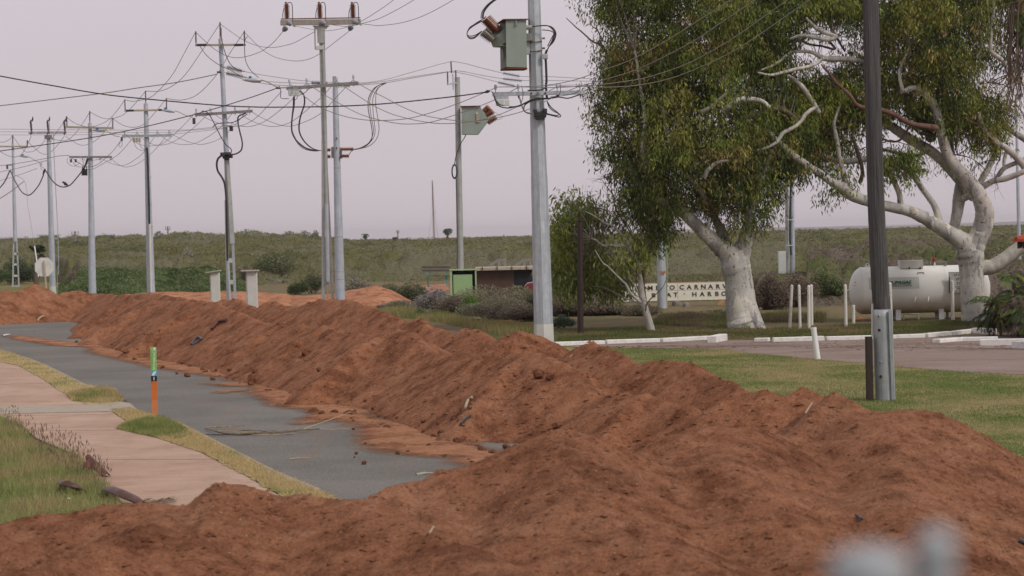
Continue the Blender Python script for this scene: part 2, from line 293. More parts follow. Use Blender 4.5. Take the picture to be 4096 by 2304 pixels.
sl=bpy.data.lights.new('sun','SUN'); sl.energy=1.8; sl.angle=math.radians(12); sl.color=(1,.95,.88); so=bpy.data.objects.new('sun',sl); C.objects.link(so)
# light comes from the right, soft through thin cloud
az=math.radians(128); dv=Vector((math.sin(az)*math.cos(SE),math.cos(az)*math.cos(SE),math.sin(SE))); so.rotation_euler=dv.to_track_quat('Z','Y').to_euler()
S.view_settings.view_transform='Standard'; S.view_settings.look='None'; S.view_settings.exposure=0; S.view_settings.gamma=1
# ------------------------------------------------------------------ ground sheets
def sheet(name,pts,z,mat,kind='structure',world=False,jit=0,seed=0):
    q=[(p[0],p[1]) if world else tuple(G(*p)[:2]) for p in pts]
    if jit:
        rr=random.Random(seed); o=[]
        for i in range(len(q)):
            a=q[i];b=q[(i+1)%len(q)]; L=math.hypot(b[0]-a[0],b[1]-a[1]); n=max(1,int(L/.12)) if L<25 else 1
            for k in range(n):
                t=k/n; o.append((a[0]+(b[0]-a[0])*t+rr.gauss(0,jit)*(k>0),a[1]+(b[1]-a[1])*t+rr.gauss(0,jit*1.5)*(k>0)))
        q=o
    from mathutils.geometry import tessellate_polygon
    vs=[Vector((x,y,z)) for x,y in q]; tri=tessellate_polygon([vs]); mb=MB(); mb.add(vs,[tuple(t) for t in tri])
    o=mb.build(name,mat); 
    if o.data.polygons and sum(p.normal.z*p.area for p in o.data.polygons)<0: o.data.flip_normals()
    if kind: o['kind']=kind
    return o
sheet('ground',[(-2500,-60),(2500,-60),(2500,6500),(-2500,6500)],0,M['scrub_ground'],world=True)
roadL=[(0,1406),(109,1439),(182,1468),(335,1545),(458,1563),(520,1618),(560,1650),(625,1676),(727,1708),(909,1803),(1091,1897),(1265,1970)]
RL=[tuple(G(*p)[:2]) for p in roadL]
def ext(a,b,k): return (b[0]+(b[0]-a[0])*k,b[1]+(b[1]-a[1])*k)
RLx=[(-60,66+60)]+[ (-16.9,64.5)]+RL+[ext(RL[-2],RL[-1],3.5)]
sheet('road',[(-70,110)]+[(-24,70),(-17.5,64.9)]+RL+[ext(RL[-2],RL[-1],4)]+[(6,8),(7,22),(-4,60),(-9,82),(-25,100),(-70,125)],.004,M['asphalt'],world=True)
sheet('side_road',[(-60,80),(-17,82),(-17,90),(-60,92)],.008,M['asphalt'],world=True)
# footpath
pathR=[(-120,1420),(0,1452),(73,1468),(160,1515),(240,1570),(349,1625),(470,1640),(451,1657),(509,1694),(465,1723),(625,1759),(800,1817),(982,1912),(1091,1977),(1300,2090)]
pathLft=[(600,2200),(500,2030),(407,1941),(313,1832),(145,1760),(95,1715),(0,1672),(-200,1600)]
sheet('footpath',pathR+pathLft,.03,M['pink_concrete'])
# footpath slabs have tooled joints
for a,b in (((-60,1664),(452,1657)),((60,1724),(470,1721)),((-60,1540),(172,1534)),((330,1838),(860,1838)),((-60,1478),(60,1474))):
    A=G(*a,.03);B=G(*b,.03); mb=MB(); mb.beam(A,B,.012,.004); mb.build('footpath_joint',M['twig_brown'])['kind']='structure'
mb=MB()
q=[G(*p) for p in [(-100,1636),(300,1632),(420,1622),(478,1616),(520,1622),(548,1646),(520,1652),(440,1655),(200,1660),(-100,1668)]]
n=len(q); top=[Vector((p.x,p.y,.045)) for p in q]; mb.add(top+[Vector((p.x,p.y,-.05)) for p in q],[tuple(range(n))]+[(i,(i+1)%n,(i+1)%n+n,i+n) for i in range(n)])
mb.build('crossover_kerb',M['pale_concrete'])['kind']='structure'
vergeA=[(-150,1385),(0,1402),(109,1437),(182,1466),(335,1543),(458,1561),(495,1612),(440,1640),(349,1625),(240,1570),(160,1515),(73,1468),(0,1452),(-150,1420)]
vergeB=[(440,1648),(520,1640),(625,1672),(727,1706),(909,1801),(1091,1895),(1265,1968),(1500,2080),(1300,2095),(1091,1977),(982,1912),(800,1817),(625,1759),(465,1723),(509,1694)]
sheet('verge',vergeA,.036,M['verge_straw'],jit=.02,seed=1); sheet('verge',vergeB,.036,M['verge_straw'],jit=.02,seed=2)
grassL=[(-400,1600),(0,1675),(95,1712),(145,1785),(313,1830),(407,1938),(473,2010),(600,2200),(-500,2400)]
sheet('grass_bank',grassL,.034,M['rough_grass'],jit=.03,seed=3)
# kerb between road and verge (flush red-brown edge seen at the near end)
mb=MB()
for i in range(len(RL)-1):
    a=Vector((*RL[i],.0));b=Vector((*RL[i+1],.0))
    if i in(4,5,6): continue
    mb.beam(a+Vector((0,0,.012)),b+Vector((0,0,.012)),.11,.05,.006)
mb.build('kerb',M['pale_concrete'])['kind']='structure'
# lawn, driveway, verges on the right
sheet('lawn',[(2.5,30),(4,22),(60,22),(60,48),*[tuple(G(*p)[:2]) for p in [(4096,1498),(3821,1487),(3575,1464),(3276,1437),(3128,1423),(3000,1412),(2895,1397),(2700,1392),(2580,1392),(2450,1390)]],(2.6,64),(0,58)],.004,M['lawn_green'],world=True)
drv=[(4500,1540),(4096,1500),(3821,1488),(3575,1465),(3276,1438),(3128,1424),(3000,1413),(2895,1398),(2700,1394),(2580,1394),(2420,1391),(2280,1388),(2280,1378),(2600,1370),(2850,1362),(3500,1362),(3920,1340),(4500,1325)]
sheet('driveway',drv,.008,M['driveway_bitumen'],jit=.03,seed=4)
sheet('lawn_strip',[(1950,1372),(2280,1377),(2600,1366),(2850,1358),(3000,1358),(3500,1352),(3900,1330),(4600,1318),(4600,1262),(3950,1288),(3600,1290),(3300,1306),(3050,1318),(2640,1308),(2200,1318),(1900,1330)],.004,M['lawn_verge'],jit=.05,seed=5)
sheet('field',[(-260,1130),(-260,1205),(60,1200),(330,1190),(330,1170),(190,1120),(60,1105)],.004,M['field_grass'])
sheet('grass_patch',[(1480,1245),(1700,1262),(2000,1330),(2000,1300),(1850,1262),(1700,1240),(1520,1228)],.004,M['field_grass'],jit=.05,seed=6)
for k,pl in enumerate([[(1960,1300),(2010,1284),(2060,1280),(2040,1294),(1990,1306)],[(2030,1322),(2080,1308),(2130,1306),(2110,1318),(2060,1328)],[(3390,1280),(3440,1268),(3470,1275),(3460,1285)],[(3000,1330),(3080,1322),(3160,1328),(3080,1336)],[(1640,1146),(1790,1136),(1800,1160),(1700,1176),(1640,1160)]]):
    sheet('bare_earth',pl,.012,M['red_dirt_pale'],jit=.05,seed=20+k)
# ------------------------------------------------------------------ white kerbs
def kerb_run(pts,w,h,name='white_kerb',gap=.04,seg=1.9):
    q=[G(*p) for p in pts]
    rr=random.Random(len(pts))
    for i in range(len(q)-1):
        a,b=q[i],q[i+1]; L=(b-a).length; n=max(1,round(L/seg))
        for k in range(n):
            p=a.lerp(b,(k+gap/2)/n); r=a.lerp(b,(k+1-gap/2)/n); mb=MB(); dz=rr.uniform(-.012,.012)
            mb.beam(p+Vector((0,0,h/2+dz)),r+Vector((0,0,h/2+dz+rr.uniform(-.01,.01))),w,h+.06,.02)
            mb.build(name,M['kerb_white'])['kind']='structure'
kerb_run([(2215,1384),(2420,1376),(2640,1368),(2845,1357)],.2,.08)
kerb_run([(3020,1366),(3078,1366)],.2,.05); kerb_run([(3087,1368),(3300,1362),(3500,1356),(3700,1349),(3800,1341),(3900,1330)],.18,.075)
kerb_run([(3900,1332),(3975,1337)],.22,.10)
kerb_run([(3742,1372),(3840,1364),(3995,1362)],.24,.07); kerb_run([(3915,1382),(4180,1380)],.26,.11,seg=3); kerb_run([(4060,1393),(4250,1400)],.3,.13)
for (p,q_) in (((2846,1371),(2894,1362)),): kerb_run([p,q_],.24,.13,'broken_kerb_block')
# ------------------------------------------------------------------ earth mounds
def ZP(px,py,d): p=P(px,py,d); return (p.x,p.y,p.z)
def hfield(X,Y,ridges,k=42.):
    acc=np.zeros(X.shape); 
    for pts,sn,sf,c in ridges:
        best=np.full(X.shape,-9.)
        for (x1,y1,z1),(x2,y2,z2) in zip(pts[:-1],pts[1:]):
            dx,dy=x2-x1,y2-y1; L2=dx*dx+dy*dy+1e-9; t=np.clip(((X-x1)*dx+(Y-y1)*dy)/L2,0,1)
            qx=x1+t*dx;qy=y1+t*dy; D=np.hypot(X-qx,Y-qy)
            s=np.where(Y<qy,sn+(sf-sn)*(np.abs(X-qx)/(D+1e-6))**1.5,sf)
            best=np.maximum(best,z1+t*(z2-z1)-s*(np.sqrt(D*D+c*c)-c))
        acc=acc+np.exp(k*np.clip(best,-3,3))
    return np.log(acc+1e-9)/k
def dl(px,w): return max(20,min(88,(9.6+1.052*w)/((px-2048)/F+.328)))
B=[(-200,1172),(0,1167),(30,1159),(64,1173),(81,1167),(145,1136),(188,1156),(214,1179),(257,1167),(317,1162),(394,1177),(480,1181),(543,1177),(599,1170),(702,1188),(791,1201),(894,1199),(941,1192),(1044,1226),(1066,1208),(1113,1210),(1164,1232),(1227,1212),(1290,1196),(1369,1198),(1447,1216),(1526,1243),(1605,1275),(1644,1287),(1683,1275),(1712,1293),(1765,1314),(1813,1335),(1855,1317),(1919,1322),(1972,1351),(2062,1328),(2137,1338),(2211,1373),(2259,1405),(2307,1389),(2371,1365),(2437,1395),(2553,1454),(2618,1443),(2700,1443),(2765,1455),(2863,1501),(3008,1571)]
ridgeB=[ZP(x,y,dl(x,3.3) if x>300 else 88-(300-x)*.004) for x,y in B]
A=[(420,1230),(535,1199),(640,1206),(751,1206),(838,1214),(897,1226),(944,1250),(1040,1290),(1125,1304),(1200,1300),(1300,1312),(1400,1330),(1476,1345),(1578,1321),(1636,1325),(1690,1370),(1738,1425),(1830,1412),(1964,1408),(2109,1412),(2196,1427),(2269,1463),(2335,1541),(2378,1598),(2458,1576),(2582,1579),(2655,1608),(2765,1640),(2860,1690)]
ridgeA=[ZP(x,y,dl(x,1.9)) for x,y in A]
A2=[(2835,1670),(2900,1610),(3000,1600),(3054,1566),(3147,1586),(3193,1559),(3240,1562),(3300,1590)]
ridgeA2=[ZP(x,y,25.5) for x,y in A2]
sideR=[ZP(x,y,d) for x,y,d in [(2062,1328,38),(2150,1345,38.3),(2260,1400,38.6)]]
F1=[(-500,2200,18),(0,2094,17.6),(124,2063,17.6),(349,2036,17.6),(509,2015,17.6),(618,2004,17.6),(727,2022,17.6),(785,2034,17.6),(822,1975,17.6),(873,1931,17.6),(967,1938,17.7),(1047,1960,17.7),(1127,1989,17.7),(1178,1976,17.7),(1236,1979,17.7),(1400,1999,17.6),(1455,1997,17.6),(1527,1964,17.7),(1607,1931,17.8),(1695,1920,17.9),(1753,1884,18),(1818,1873,18),(1927,1869,18.1),(2036,1854,18.1),(2109,1806,18.1),(2167,1752,18.1),(2247,1711,18.1),(2320,1745,18.2),(2378,1788,18.3),(2451,1821,18.4),(2546,1807,18.6),(2618,1804,18.8),(2640,1786,18.9),(2712,1746,19),(2771,1726,19.1),(2896,1710,19.3),(2995,1703,19.4),(3193,1700,19.8),(3258,1670,20.4),(3334,1568,21),(3390,1594,20.9),(3509,1647,20.6),(3588,1638,20.6),(3752,1650,20.6),(3818,1677,20.6),(3917,1733,20.5),(4003,1786,20.4),(4096,1838,20.3),(4300,1950,20),(4600,2150,20)]
F2=[(2247,1716,18),(2378,1963,16.9),(2560,2110,16.1),(2800,2270,15.2),(3000,2400,14)]
F3=[(1404,2005,17.4),(1580,2070,16.8),(1760,2140,16.3),(2036,2290,15.2),(2200,2400,14.6)]
F4=[(3509,1650,20.5),(3600,1800,19),(3560,1960,17.6),(3700,2120,16.6),(3900,2290,15.6)]
F5=[(2896,1712,19.2),(2900,1850,18),(3060,2010,17),(3200,2180,16.2),(3260,2300,15.4)]
F6=[(700,2030,17.4),(560,2120,16.6),(300,2230,15.8),(0,2300,15)]
RF=[([ZP(*p) for p in F1],.30,.78,.03)]+[([ZP(*p) for p in f],.42,.42,.10) for f in (F2,F3,F4,F5,F6)]
spurs=[]
for px,py,sd,dx,dy,L_ in ((840,1214,1,-.72,-.69,2.3),(1125,1302,1,-.72,-.69,1.5),(1300,1310,1,-.72,-.69,1.5),(1578,1321,1,-.55,-.83,2.5),(1964,1408,1,-.6,-.8,1.3),(2109,1412,1,-.35,-.93,2.6),(2582,1579,1,-.35,-.93,2.2),(640,1206,1,-.8,-.6,2.2),(535,1199,1,-.8,-.6,1.8)):
    x,y,z=ZP(px,py,dl(px,1.9)); spurs.append(([(x,y,z+.04),(x+dx*L_*.5,y+dy*L_*.5,z*.72+.04),(x+dx*L_,y+dy*L_,z*.30)],.72,.72,.03))
for px,py,dx,dy,L_ in ((1290,1196,.3,-.95,2.4),(1526,1243,.1,-1,2.0),(2062,1328,.2,-.98,2.0),(2679,1440,.25,-.97,2.4),(2371,1366,.2,-.98,1.6),(894,1199,-.3,-.95,1.6),(145,1137,-.4,-.9,3.0)):
    x,y,z=ZP(px,py,dl(px,3.3) if px>300 else 88-(300-px)*.004); spurs.append(([(x,y,z),(x+dx*L_*.5,y+dy*L_*.5,z*.80),(x+dx*L_,y+dy*L_,z*.45)],.75,.75,.03))
RW=spurs+[(ridgeB,.70,.70,.04),(ridgeA,.62,.62,.04),(ridgeA2,.60,.60,.05),(sideR,.6,.6,.05)]
def grid_mesh(name,X,Y,Z,mat):
    nu,nv=X.shape; V=np.stack([X,Y,Z],-1).reshape(-1,3); i=np.arange(nu-1)[:,None]*nv+np.arange(nv-1)[None,:]
    Q=np.stack([i,i+1,i+nv+1,i+nv],-1).reshape(-1,4); Zr=Z.ravel(); keep=(Zr[Q]>-.11).any(1); Q=Q[keep]
    used=np.unique(Q); mp=np.zeros(len(V),int); mp[used]=np.arange(len(used))
    o=fast(name,V[used],mp[Q],mat,smooth=True); o['kind']='structure'
    if o.data.polygons[0].normal.z<0: o.data.flip_normals()
    return o
def lumps(X,Y,s,amp,th=.25,seed=0):
    n=perlin(X*s+seed,Y*s-seed); return amp*np.maximum(0,n-th)
def Hw(X,Y,u=None,v=None):
    h=hfield(X,Y,RW)
    # u along the windrow, v across it
    if u is None:
        v=((X-9.6)+.328*Y)/1.052; u=Y-.312*v
    n=.075*fbm(X*.9+7,Y*.9,3)+.026*fbm(X*3.1,Y*3.1+5,3)+.018*fbm(X*11,Y*11,3)
    st=.028*perlin(u*5.5+1.2*v,v*1.1)+.026*perlin(u*15+3*v,v*2.0+9)
    f=np.clip((h+.05)/.35,0,1)
    h=h+(n*.7+st*1.5)*f+lumps(X,Y,4.5,.10,.33)*f+lumps(X,Y,9,.07,.36,5)*np.clip(h*6+1.2,0,1)
    return np.where(h<.0,h-.12,h)
def settle(f,ridge,targets,ds,it=3):
    # nudge the crest heights until the rough surface stands as tall as the heaps do
    for _ in range(it):
        for i,(px,py) in enumerate(targets):
            x,y,z=ridge[i]; D=y+np.arange(-1.2,1.2,.1); r=ray(px,py); r=r/r.y; h=f(r.x*D,D); zz=h+ (z-(HC+r.z*y))*0
            over=(zz-(HC+r.z*D)).max(); 
            if abs(over)<.6: ridge[i]=(x,y,z-over*.8)
settle(lambda X,Y:Hw(X,Y),ridgeB,B,None)
us=22*np.exp(np.arange(1050)*.00138); vs=np.concatenate([np.arange(-8,-1.6,.16),np.arange(-1.6,6.6,.052)])
U,V_=np.meshgrid(us,vs,indexing='ij'); X=9.6-.328*U+.95*V_; Y=U+.312*V_
grid_mesh('earth_mound',X,Y,Hw(X,Y,U,V_),M['red_dirt'])
def Hf(X,Y):
    h=hfield(X,Y,RF,30); nearb=np.clip((18-Y)/3,0,1)*.22; h=h+nearb*0
    n=.07*fbm(X*.9+3,Y*.9,4)+.026*fbm(X*4,Y*4+5,3)+.015*fbm(X*14,Y*14,3)
    st=.03*perlin(X*3.2+Y*2.2,Y*.9)
    crest=np.clip((18.0-Y)/1.2,0.25,1)
    f=np.clip((h+.05)/.3,0,1)
    h=h+(n*.8*crest+st)*f+lumps(X,Y,6,.08,.33)*f*(1.2-crest*.4)+lumps(X,Y,13,.06,.33,3)*f
    return np.where(h<0,h-.12,h)
settle(Hf,RF[0][0],[(a,b_) for a,b_,_ in F1],None)
xs=np.arange(-9.5,12.5,.042); ys=np.concatenate([np.arange(9,13,.1),np.arange(13,25,.042)])
X,Y=np.meshgrid(xs,ys,indexing='ij'); grid_mesh('earth_mound',X,Y,Hf(X,Y),M['red_dirt'])
# far bund behind the meter boxes
FB=[(500,1176,104),(599,1172,104),(640,1168,104),(858,1166,104),(960,1165,104),(1042,1171,103),(1130,1176,102),(1223,1184,101),(1300,1178,101),(1380,1165,100),(1450,1150,100),(1506,1143,100),(1535,1150,99.5),(1550,1190,98)]
RB=[([ZP(*p) for p in FB],.16,.6,.2)]
xs=np.arange(-20,-4,.16); ys=np.arange(90,108,.16); X,Y=np.meshgrid(xs,ys,indexing='ij')
h=hfield(X,Y,RB,10)+.05*fbm(X*.8,Y*.8,4)+.03*perlin(X*3,Y*.6); grid_mesh('earth_bund',X,Y,np.where(h<0.02,h-.12,h),M['red_dirt_pale'])
# thin sheets of spilt silt on the road
def silt(pts,seed,rut=0):
    q=np.array([tuple(G(*p)[:2]) for p in pts]); x0,y0=q.min(0)-.3; x1,y1=q.max(0)+.3; xs=np.arange(x0,x1,.035); ys=np.arange(y0,y1,.05); X,Y=np.meshgrid(xs,ys,indexing='ij')
    D=np.full(X.shape,9.); 
    for a,b in zip(q,np.roll(q,-1,0)):
        d=b-a; t=np.clip(((X-a[0])*d[0]+(Y-a[1])*d[1])/(d@d+1e-9),0,1); D=np.minimum(D,np.hypot(X-a[0]-t*d[0],Y-a[1]-t*d[1]))
    ins=inpoly(X,Y,[tuple(k) for k in q]); sd=np.where(ins,D,-D)+.16*fbm(X*1.8+seed,Y*1.8,3); a=np.clip((sd+.28)/.55,0,1)
    Z=.010+.022*a*(1+.5*perlin(X*3,Y*3)); 
    if rut: v=((X-9.6)+.328*Y)/1.052; Z=Z+.012*np.sin(v*38+perlin(X*.8,Y*.8)*3)*np.clip(perlin(X*.7+2,Y*.7)+.6,0,1)*a
    nu,nv=X.shape; i=np.arange(nu-1)[:,None]*nv+np.arange(nv-1)[None,:]; Q=np.stack([i,i+nv,i+nv+1,i+1],-1).reshape(-1,4); A=a.ravel(); Q=Q[(A[Q]>.01).any(1)]; u=np.unique(Q); mp=np.zeros(A.size,int); mp[u]=np.arange(len(u)); V=np.stack([X,Y,Z],-1).reshape(-1,3)[u]
    o=fast('spilt_dirt',V,mp[Q],M['silt'],np.repeat(A[u][:,None],3,1),smooth=True); o['kind']='structure'
silt([(1200,1700),(1290,1640),(1400,1650),(1540,1690),(1640,1700),(1760,1745),(1900,1790),(2040,1835),(2120,1880),(2000,1892),(1870,1862),(1790,1832),(1640,1822),(1500,1800),(1455,1765),(1460,1720),(1400,1690),(1320,1680)],1,1)
silt([(1040,1550),(1120,1560),(1290,1580),(1440,1640),(1500,1700),(1330,1668),(1200,1640),(1100,1625),(1050,1592),(1010,1570)],2,1)
silt([(370,1390),(480,1398),(640,1436),(760,1466),(900,1486),(1040,1530),(1080,1568),(900,1512),(760,1494),(600,1466),(480,1438),(360,1408)],3)
silt([(60,1343),(130,1353),(260,1370),(400,1380),(420,1392),(240,1386),(120,1366),(50,1358)],4)
silt([(840,1536),(1000,1532),(1060,1544),(900,1548)],5); silt([(870,1566),(1010,1560),(900,1574)],6)
# ------------------------------------------------------------------ clods
def clod_mesh(seed):
    rr=random.Random(seed); bm=bmesh.new(); bmesh.ops.create_icosphere(bm,subdivisions=2,radius=1)
    sc=(rr.uniform(.8,1.2),rr.uniform(.8,1.2),rr.uniform(.6,.85)); ax=[Vector((rr.gauss(0,1),rr.gauss(0,1),rr.gauss(0,1))).normalized() for _ in range(7)]
    for v in bm.verts:
        k=1
        for a in ax:
            d=v.co.dot(a)
            if d>.72: v.co-=a*(d-.72)
        v.co=Vector((v.co.x*sc[0],v.co.y*sc[1],v.co.z*sc[2]))*rr.uniform(.93,1.07)
    me=bpy.data.meshes.new('dirt_clod'); bm.to_mesh(me); bm.free(); me.materials.append(M['red_dirt']); return me
CM=[clod_mesh(i) for i in range(8)]
def put_clod(x,y,z,r,label,group):
    o=bpy.data.objects.new('dirt_clod',random.choice(CM)); C.objects.link(o); o.location=(x,y,z+r*.35); o.scale=(r,r,r); o.rotation_euler=(random.uniform(-.4,.4),random.uniform(-.4,.4),random.uniform(0,6.3))
    tag(o,label,'dirt clod',group)
big=[(1020,1524,.15,'large red clod split beside the toe of the long earth bank where the bitumen widens'),(2155,1505,.12,'rounded clod stuck high on the bank face below the second hump'),(2200,1511,.075,'small flat clod just right of the rounded clod on the bank face'),(2235,1712,.10,'loose brown clod low on the bank face near the spilt dirt'),(1400,1662,.11,'angular clod standing on the pale spilt dirt by the tip of the fallen frond'),(505,1410,.09,'egg shaped clod where the bank toe meets the bitumen, behind the marker post'),(470,1398,.06,'smaller clod resting left of the egg shaped clod'),(1225,1418,.12,'knobbly clod half way up the bank face above the big split clod')]
def ground_hit(px,py):
    r=ray(px,py); r=r/r.y
    ds=np.arange(14,95,.02); X=r.x*ds; Z=HC+r.z*ds; Y=ds
    hh=np.maximum(np.maximum(Hw(X,Y),Hf(X,Y)),0.0); i=np.argmax(Z<=hh); return X[i],Y[i],hh[i]
for px,py,r,l in big:
    x,y,z=ground_hit(px,py); put_clod(x,y,z-.02,r,l,None)
for k in range(150):
    u=22+ (random.random()**1.5)*48; v=random.gauss(-.05,.28); x=9.6-.328*u+.95*v; y=u+.312*v
    z=max(float(Hw(np.array([x]),np.array([y]))[0]),.012)
    put_clod(x,y,z,random.choice([.02,.03,.035,.045,.06,.08]),'loose red clod at the toe of the long earth bank on the road edge','clods along the toe of the bank')
for k in range(36):
    p=G(random.uniform(1400,1930),random.uniform(1690,1860)); 
    put_clod(p.x,p.y,.014,random.choice([.018,.022,.03,.038]),'small clod lying on the pale spilt dirt over the road','clods on the spilt dirt')
# tiny crumbs over both mounds: beyond counting
def crumbs(name,n,fn,box,mat,smin,smax,parent=None):
    X=RNG.uniform(box[0],box[1],n);Y=RNG.uniform(box[2],box[3],n)
    if box[4]: v=RNG.uniform(-.5,6.2,n); u=22*np.exp(RNG.uniform(0,1.05,n)); X=9.6-.328*u+.95*v; Y=u+.312*v
    Z=fn(X,Y); k=Z>.03; X,Y,Z=X[k],Y[k],Z[k]; n=len(X); s=smin+(smax-smin)*RNG.random(n)**3
    base=np.array([(1,0,0),(-.5,.87,0),(-.5,-.87,0),(0,0,1.0)]); ang=RNG.uniform(0,6.28,n); c,sn=np.cos(ang),np.sin(ang)
    V=np.zeros((n,4,3)); 
    for i,(a,b_,z) in enumerate(base):
        j=RNG.uniform(.7,1.3,n); V[:,i,0]=X+(a*c-b_*sn)*s*j; V[:,i,1]=Y+(a*sn+b_*c)*s*j; V[:,i,2]=Z+(z*.55-.10)*s
    Fq=np.array([(0,1,3),(1,2,3),(2,0,3)]); Fc=(np.arange(n)[:,None,None]*4+Fq[None]).reshape(-1,3)
    o=fast(name,V.reshape(-1,3),Fc,mat); tag(o,'crumbs of red earth scattered over the bank faces','earth crumbs',None,'stuff')
crumbs('earth_crumbs',30000,Hw,(0,0,0,0,True),M['red_dirt'],.008,.06); crumbs('earth_crumbs',22000,Hf,(-5,6,14.5,22,False),M['red_dirt'],.006,.05)
# ------------------------------------------------------------------ grass blades
def blades(name,P2,Z,L,w,cols,label,lean=.5,mat='blade',kind='stuff',tip=None):
    n=len(P2); a=RNG.uniform(0,6.283,n); ln=RNG.uniform(0,lean,n)*L; bx=np.cos(a);by=np.sin(a); wa=RNG.uniform(0,6.283,n)
    V=np.zeros((n,3,3)); V[:,0,0]=P2[:,0]-np.cos(wa)*w; V[:,0,1]=P2[:,1]-np.sin(wa)*w; V[:,1,0]=P2[:,0]+np.cos(wa)*w; V[:,1,1]=P2[:,1]+np.sin(wa)*w
    V[:,0,2]=Z;V[:,1,2]=Z; V[:,2,0]=P2[:,0]+bx*ln;V[:,2,1]=P2[:,1]+by*ln;V[:,2,2]=Z+L
    cc=np.repeat(cols[:,None,:],3,1).copy(); 
    o=fast(name,V.reshape(-1,3),np.arange(n*3).reshape(-1,3),M[mat],cc.reshape(-1,3)); return tag(o,label,'grass',None,kind)
def pal(n,cols,wts,jit=.15):
    c=np.array(cols)[RNG.choice(len(cols),n,p=np.array(wts)/sum(wts))]; return c*(1+RNG.uniform(-jit,jit,(n,1))*1.5)
def npal(P2,cols,s,jit=.15,th=(-.15,.15)):
    n=perlin(P2[:,0]*s+3,P2[:,1]*s)+RNG.normal(0,.12,len(P2)); c=np.array(cols); i=np.digitize(n,th); return c[i]*(1+RNG.uniform(-jit,jit,(len(P2),1)))
STR=(.50,.39,.20);STR2=(.38,.30,.15);GR=(.16,.21,.06);GR2=(.24,.27,.09);DGR=(.08,.12,.03)
wv=lambda pl:[tuple(G(*p)[:2]) for p in pl]
for pl,nn in ((vergeA,16000),(vergeB,26000)):
    q=sample_poly(wv(pl),nn); L=RNG.uniform(.02,.055,len(q)); blades('verge_grass',q,.034,L,.0035,npal(q,[GR2,STR,STR],.9,.2,(-.28,.1)),'dry straw coloured grass on the verge beside the bitumen',1.2)
# raised tussocks: one right of the crossing, one around the marker post
for pl,k,lab in (([(468,1724),(520,1700),(580,1682),(625,1668),(690,1700),(770,1748),(720,1768),(625,1760),(540,1742)],[GR,GR2,GR2],'green tussock of grass round the foot of the marker post'),([(265,1592),(330,1562),(430,1556),(470,1580),(498,1614),(400,1622),(290,1612)],[GR2,STR2,STR],'yellowish tussock of grass before the concrete crossing')):
    q=sample_poly(wv(pl),9000); e=perlin(q[:,0]*3.1,q[:,1]*1.4)+.5*perlin(q[:,0]*8,q[:,1]*4); pc=np.array(wv(pl)).mean(0); r=np.hypot((q[:,0]-pc[0])/1.0,(q[:,1]-pc[1])/2.2)
    L=np.clip(.13-.08*r+.08*e,.02,.22)*RNG.uniform(.5,1.1,len(q)); blades('grass_tussock',q,.03,L,.004,npal(q,k,2.2,.25),lab,.9)
q=sample_poly(wv(grassL),46000); L=RNG.uniform(.03,.15,len(q))*(1+.7*perlin(q[:,0]*2,q[:,1]*2)); blades('long_grass',q,.03,L,.0035,npal(q,[GR2,(.30,.30,.12),STR2],.9,.25,(-.12,.12)),'long green and straw grass beside the pink footpath',.9)
q=sample_poly(wv([(60,1700),(150,1770),(330,1830),(420,1930),(470,2000),(300,1980),(150,1860),(0,1720)]),380)
n=len(q); Lq=RNG.uniform(.16,.34,n); st=blades('seeding_grass',q,.03,Lq,.0025,pal(n,[STR2,(.2,.14,.09)],[1,1]),'thin grass stalks with purplish seed heads at the footpath edge',.4)
# seed heads as small spindles
V=[];Fc=[];cc=[]
for i in range(n):
    x,y=q[i]; z=.03+Lq[i]*.85; s=.006; l=.06; dx,dy=random.uniform(-.02,.02),random.uniform(-.02,.02); b0=len(V)
    V+=[(x+dx*.0,y,z),(x+s+dx*.5,y,z+l*.4),(x+dx,y+dy,z+l),(x-s+dx*.5,y,z+l*.4),(x,y+s,z+l*.4),(x,y-s,z+l*.4)]; Fc+=[(b0,b0+1,b0+2,b0+3),(b0,b0+4,b0+2,b0+5)]; cc+=[(.25,.18,.135)]*6
tag(fast('seed_heads',V,Fc,M['blade'],np.array(cc)),'purplish seed heads over the long grass','grass',None,'stuff')
q=sample_poly([tuple(G(*p)[:2]) for p in [(4300,1900),(4300,1540),(4096,1502),(3575,1468),(3276,1440),(3000,1416),(2895,1400),(2500,1394),(2330,1380),(2450,1430),(3000,1600),(3600,1700)]],90000)
L=RNG.uniform(.012,.035,len(q)); blades('mown_grass',q,.002,L,.0045,npal(q,[(.13,.18,.05),(.22,.24,.075),(.44,.33,.19)],.42,.25,(-.02,.13)),'short mown lawn grass between the earth bank and the driveway',.9)
q=sample_poly([tuple(G(*p)[:2]) for p in [(2230,1372),(2600,1362),(2850,1352),(3500,1346),(3900,1326),(4100,1320),(4100,1275),(3600,1292),(3300,1306),(3050,1318),(2640,1310),(2240,1320)]],50000)
L=RNG.uniform(.03,.10,len(q)); blades('strip_grass',q,.002,L,.006,npal(q,[(.11,.13,.04),(.18,.17,.065),(.27,.19,.11)],.5,.25,(0,.2)),'grass strip with leaf litter under the gum trees',.8)
q=sample_poly([tuple(G(*p)[:2]) for p in [(1500,1262),(1720,1285),(2000,1340),(2140,1340),(2140,1310),(1900,1290),(1740,1250),(1560,1235)]],16000)
L=RNG.uniform(.08,.28,len(q)); blades('strip_grass',q,.002,L,.008,npal(q,[(.2,.21,.07),(.36,.29,.13),(.3,.23,.12)],.5,.25,(0,.2)),'tall yellowing grass behind the earth bank',.8)
q=sample_poly([tuple(G(*p)[:2]) for p in [(2600,1300),(3000,1318),(3060,1290),(3300,1290),(3300,1262),(2900,1262),(2640,1268)]],24000)
